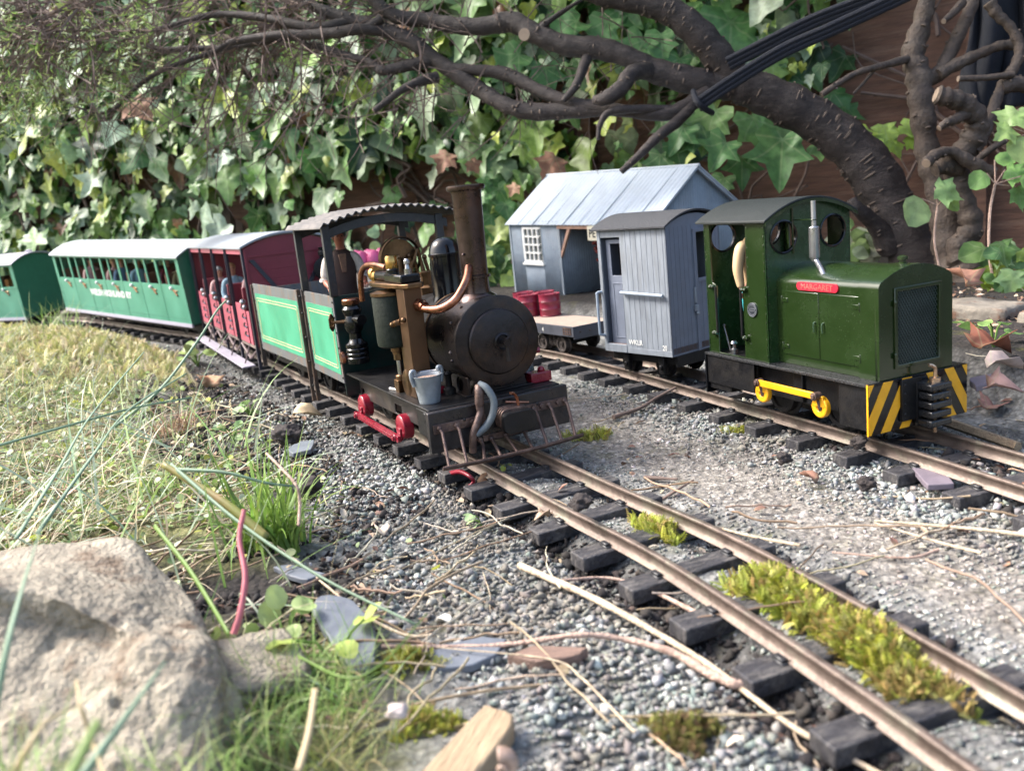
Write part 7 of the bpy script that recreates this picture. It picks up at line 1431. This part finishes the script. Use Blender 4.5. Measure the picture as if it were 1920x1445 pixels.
# ---------------------------------------------------------------- slates, wood, stones
def slab(name, label, poly, th, mat, cat, lift=.0, grp=None, bev=.006, tilt=0):
    g = [GP(x, y, -.12) for x, y in poly]; cx = sum(p[0] for p in g)/len(g); cy = sum(p[1] for p in g)/len(g); z0 = gz(cx, cy)+lift; g = [GP(x, y, z0+th) for x, y in poly]; cx = sum(p[0] for p in g)/len(g); cy = sum(p[1] for p in g)/len(g)
    out = []
    for i in range(len(g)):
        a_, b_ = g[i], g[(i+1) % len(g)]
        for k in range(3): q = a_+(b_-a_)*k/3; out.append((q[0]-cx+random.uniform(-.008, .008), q[1]-cy+random.uniform(-.008, .008)))
    mb = MB(); mb.prism(out, 'z', -.02, th); o = mb.build(name, mat, None, bevel=bev); o.location = (cx, cy, z0); o.rotation_euler = (tilt, tilt*.5, 0); tag(o, label, cat, grp); return o
slab('slate', 'grey slate flake crossed by the knobbly twig at bottom centre', [(785, 1238), (830, 1208), (905, 1192), (948, 1195), (930, 1225), (890, 1245), (815, 1252)], .02, slatem, 'slate', .02)
slab('slate', 'rounded blue-grey slate standing behind the fine grass at lower left', [(584, 1150), (595, 1133), (625, 1127), (665, 1135), (692, 1158), (706, 1190), (702, 1222), (685, 1238), (655, 1236), (622, 1200), (600, 1172)], .02, slatem, 'slate', .05, tilt=.12)
slab('slate', 'narrow pale slate sliver on the bare soil', [(512, 1062), (545, 1056), (612, 1074), (575, 1086), (545, 1080)], .015, slatem, 'slate', .03)
slab('slate', 'purple slate flake resting on sleeper ends of the far track', [(1710, 876), (1770, 880), (1788, 905), (1742, 908)], .02, slatep, 'slate', .07)
slab('slate', 'dark grey slate piece on the ground left of the steam engine wheels', [(538, 842), (555, 828), (590, 824), (582, 842), (548, 850)], .02, slatem, 'slate', .02)
slab('slate', 'flat slate at the right behind the diesel buffer beam', [(1815, 708), (1860, 700), (1885, 712), (1830, 724)], .02, slatep, 'slate', .02)
slab('slate', 'small purple slate bit at the right of the rock', [(418, 1345), (450, 1335), (478, 1345), (440, 1362)], .02, slatep, 'slate', .01)
slab('wood_offcut', 'weathered sawn wood offcut lying at the bottom edge', [(775, 1460), (912, 1318), (962, 1338), (958, 1370), (868, 1475)], .06, woodm, 'wood', .02, bev=.012)
slab('bark_sliver', 'grooved brown bark sliver beside the knobbly twig', [(952, 1226), (1000, 1210), (1102, 1212), (1080, 1228), (1005, 1238)], .03, darkwood, 'bark', .02)
def rock(name, label, px, py, d, size, mat, seed, cat='stone', rz=0., sub=4, flat=1., nz_=.2, grp=None, sq=.35, tilt=(0, 0)):
    bm = bmesh.new(); bmesh.ops.create_icosphere(bm, subdivisions=sub, radius=1)
    for v in bm.verts:
        c = v.co.copy(); m_ = max(abs(c.x), abs(c.y), abs(c.z)); c = c*(1-sq)+c/m_*sq; nn = mn.fractal(c*1.3+Vector((seed, 0, 0)), 1, 2, 6)*nz_+mn.fractal(c*5+Vector((0, seed, 0)), 1, 2, 4)*nz_*.3; v.co = Vector(((c.x*(1+nn))*size[0], c.y*(1+nn)*size[1], c.z*(1+nn)*size[2]))
    me = bpy.data.meshes.new(name); bm.to_mesh(me); bm.free(); me.materials.append(mat); me.polygons.foreach_set('use_smooth', [True]*len(me.polygons)); o = bpy.data.objects.new(name, me); COL.objects.link(o); o.location = PX(px, py, d); o.rotation_euler = (tilt[0], tilt[1], rz); tag(o, label, cat, grp); return o
def bigrock():
    cp = [[(-220, 1400, 4.9), (-100, 1400, 4.9), (0, 1390, 4.8), (110, 1380, 4.8), (225, 1370, 4.7), (310, 1370, 4.6), (380, 1370, 4.5), (420, 1380, 4.4)],
          [(-220, 1085, 4.3), (-100, 1075, 4.3), (0, 1058, 4.3), (110, 1040, 4.3), (225, 1031, 4.25), (300, 1085, 4.1), (362, 1125, 3.98), (400, 1240, 3.95)],
          [(-220, 1100, 3.9), (-100, 1085, 3.9), (0, 1070, 3.9), (110, 1062, 3.85), (235, 1082, 3.8), (310, 1125, 3.75), (382, 1180, 3.68), (415, 1260, 3.75)],
          [(-220, 1130, 3.5), (-100, 1105, 3.45), (0, 1090, 3.4), (100, 1110, 3.35), (190, 1152, 3.35), (270, 1178, 3.35), (395, 1192, 3.45), (432, 1275, 3.6)],
          [(-220, 1180, 3.45), (-100, 1165, 3.4), (0, 1155, 3.36), (110, 1185, 3.38), (200, 1200, 3.34), (290, 1205, 3.2), (405, 1215, 3.3), (440, 1290, 3.5)],
          [(-220, 1280, 3.25), (-100, 1270, 3.22), (0, 1265, 3.2), (110, 1275, 3.18), (215, 1280, 3.1), (320, 1290, 3.06), (415, 1300, 3.16), (445, 1330, 3.4)],
          [(-220, 1420, 3.0), (-100, 1410, 2.98), (0, 1400, 2.95), (110, 1400, 2.94), (215, 1405, 2.92), (320, 1410, 2.92), (412, 1420, 3.0), (440, 1430, 3.3)],
          [(-220, 1640, 2.75), (-100, 1640, 2.75), (0, 1640, 2.72), (110, 1640, 2.72), (215, 1640, 2.72), (320, 1640, 2.75), (400, 1640, 2.85), (430, 1640, 3.2)]]
    rows = [catmull([PX(*p) for p in r], 22) for r in cp]; nc = len(rows[0]); cols_ = [catmull([r[i] for r in rows], 22) for i in range(nc)]; nr = len(cols_[0])
    V = np.array([[tuple(cols_[i][j]) for i in range(nc)] for j in range(nr)]); du = np.gradient(V, axis=1); dv = np.gradient(V, axis=0); N = np.cross(dv, du); N /= np.linalg.norm(N, axis=2)[:, :, None]+1e-9
    N *= np.where((N*(_C-V)).sum(2).mean() > 0, 1, -1)
    for j in range(nr):
        f_ = .35+.65*min(1, max(0, (j/nr-.34)/.12))
        for i in range(nc):
            p = Vector(V[j, i]); d_ = (mn.fractal(p*2.2, 1, 2, 3)*.05+(abs(mn.noise(p*4.5))-.2)*.05+mn.fractal(p*12, .8, 2, 5)*.014)*f_+mn.fractal(p*30, .9, 2, 3)*.006-(.03*(mn.voronoi(p*5)[0][0] < .12))*f_-max(0, mn.noise(p*2.1+Vector((4, 2, 9)))-.2)*.12*f_; V[j, i] += N[j, i]*d_
    c0 = V.reshape(-1, 3).mean(0); ii = np.array([j*nc+i for j in range(nr-1) for i in range(nc-1)]); o = npmesh('rock', V.reshape(-1, 3)-c0, np.stack([ii, ii+1, ii+nc+1, ii+nc], 1), rockm, smooth=True); o.location = tuple(c0); tag(o, 'large pale lichened sandstone rock with reddish hollow at the lower left corner', 'rock')
bigrock()
rock('stone', 'flat grey stone against the right side of the big rock', 492, 1245, 3.72, (.17, .2, .05), rockm, 8.2, rz=.5, sq=.75, nz_=.12, tilt=(.15, .1))
rock('pebble', 'small pinkish white pebble beside the fine grass at bottom', 745, 1332, 3.0, (.034, .026, .022), M('pinkish_white_pebble', (.5, .42, .38), .7), 5.1, 'pebble', sub=3, nz_=.4)
mb = MB(); sp_ = [(t_, .010*math.exp(.19*t_)) for t_ in np.linspace(0, 8.2, 60)]; q = PX(945, 1432, 2.76)
mb.tube([q+Vector((math.cos(t_)*r*.75, (8.2-t_)*-.004, math.sin(t_)*r*.75)) for t_, r in sp_], [r*.62 for t_, r in sp_], 12); tag(mb.build('snail_shell', M('snail_shell', (.36, .25, .19), .35, var=.4, scale=25), None, smooth=180), 'pale brown snail shell at the bottom edge beside the wood offcut', 'shell')
soil_m = M('dark_soil_lump', (.035, .028, .026), .95, var=.4, scale=14, bump=1, bscale=25)
for k, (px, py, d, s_, lb) in enumerate([(580, 912, 5.85, .085, 'dark soil lump beside the bright green grass tuft'), (1090, 942, 5.05, .06, 'soil lump between the near rails'), (540, 815, 7.1, .11, 'soil heap left of the red crank'), (1610, 828, 6.0, .06, 'soil lump in front of the diesel at the far rail'), (1470, 858, 5.7, .05, 'small soil crumb on the concrete before the diesel'), (1625, 905, 5.35, .055, 'soil lump with white fleck between the tracks')]):
    rock('soil_lump', lb, px, py, d, (s_, s_*.85, s_*.7), soil_m, 20+k*3, 'soil lump', sub=4, nz_=.5, sq=0, grp='soil lumps')
# ---------------------------------------------------------------- fallen leaves one can point at
def gleaf(label, px, py, size, col, rz, tilt=(.2, .2), tm=MAPLE, lift=.03, name='fallen_leaf', curl=None):
    g = GP(px, py, -.13); z = gz(g[0], g[1])+lift; g = GP(px, py, z); o = scatter(name, tm, np.array([[0, 0, 0.]]), rotmats(np.array([tilt[0]]), np.array([tilt[1]]), np.array([rz])), np.array([size]), np.array([col]), dry_m, smooth=True); o.location = tuple(g); md = o.modifiers.new('t', 'SOLIDIFY'); md.thickness = .004
    tag(o, label, 'fallen leaf', 'fallen leaves')
CURL = [leaf_tmpl([(0, 0), (.18, .1), (.3, .35), (.26, .65), (.12, .9), (0, 1)], .9, .5)]; CURM = [leaf_tmpl([(0, .05), (.16, 0), (.42, .05), (.34, .16), (.4, .25), (.62, .5), (.46, .5), (.36, .52), (.3, .6), (.16, .8), (0, 1.0)], .8, .9)]
for a_ in [('tan curled leaf on the sleepers left of the steam engine', 548, 778, .3, (.55, .42, .26), -1.5, (.1, .35), CURL, .05), ('brown crinkled leaf standing on soil left of the tender', 395, 728, .28, (.36, .2, .11), .4, (.9, .2), CURM, .02), ('orange-brown leaf leaning on the near rail', 905, 925, .2, (.42, .23, .12), -.5, (1.0, .3), CURL, .03), ('fluffy brown seed husk caught on the near rail', 1028, 968, .1, (.5, .36, .25), 2.2, (.6, .2), CURM, .08), ('large red-brown leaf lying at the foot of the edging stone', 1835, 655, .34, (.26, .09, .05), -1.2, (.25, .1), CURM, .1), ('long pale papery leaf at the right edge on the ground', 1850, 688, .32, (.46, .36, .32), -1.35, (.1, .1), CURL, .06), ('curled mauve-brown leaf right of the striped buffer beam', 1848, 768, .2, (.3, .16, .13), -1.0, (.3, .3), CURM, .05), ('small mauve leaf behind the striped buffer beam', 1850, 728, .2, (.33, .2, .17), -2.2, (.4, .3), CURM, .05), ('brown leaf at the base of the pruned shrub', 1815, 540, .34, (.3, .15, .1), .5, (1.0, .2), CURM, .25), ('brown leaf fragment on concrete between the tracks', 1530, 905, .15, (.25, .13, .09), .5, (.5, .2), CURL, .02), ('pale pink curled bark flake near the lower left soil', 720, 1003, .16, (.6, .48, .38), .3, (.2, .1), CURL, .03), ('white crescent shell-like flake on the ground, centre bottom', 845, 1168, .1, (.75, .72, .65), .9, (.2, .1), CURL, .02)]: gleaf(*a_)
def sprout(label, px, py, sz_, col, n=5, z=.0):
    g = GP(px, py, -.13); zz = gz(g[0], g[1]); P = []; 
    a_ = rng.uniform(0, 6.28, n); r = rng.uniform(.3, 1, n)*sz_; P = np.c_[r*np.cos(a_), r*np.sin(a_), rng.uniform(.4, 1.2, n)*sz_]
    root = thing('sprout', label, 'sprout', (g[0], g[1], zz), group='little green sprouts'); mb = MB()
    for p in P: mb.tube([(0, 0, 0), tuple(p*np.array([.5, .5, .8])), tuple(p)], sz_*.04, 4)
    mb.build('stem', MATS['fresh_green_blade'], root); scatter('leaves', ROUND_, P, rotmats(rng.normal(0, .4, n), rng.normal(0, .4, n), a_-1.57), rng.uniform(.5, .9, n)*sz_, pick([col], [1], n), plain_leaf, parent=root)
for a_ in [('light green sprout on the soil by the maroon coach step', 372, 690, .3, (.3, .42, .12), 6), ('two-leaved sprout on the gravel left of the near track', 905, 985, .1, (.3, .42, .2), 4), ('pale sprout at the bottom beside the rock', 545, 1240, .16, (.4, .5, .2), 5), ('bright broad-leaved sprout in the fine grass tuft', 640, 1270, .17, (.36, .46, .1), 5), ('tiny yellow-green sprout under the cowcatcher', 947, 885, .06, (.4, .42, .06), 4), ('green sprout beside the brown tuft', 440, 830, .14, (.24, .35, .14), 8), ('little sprout at the tan leaf', 470, 780, .14, (.24, .35, .14), 8), ('green sprout at right behind the diesel buffer', 1862, 735, .2, (.2, .34, .1), 6)]: sprout(*a_)
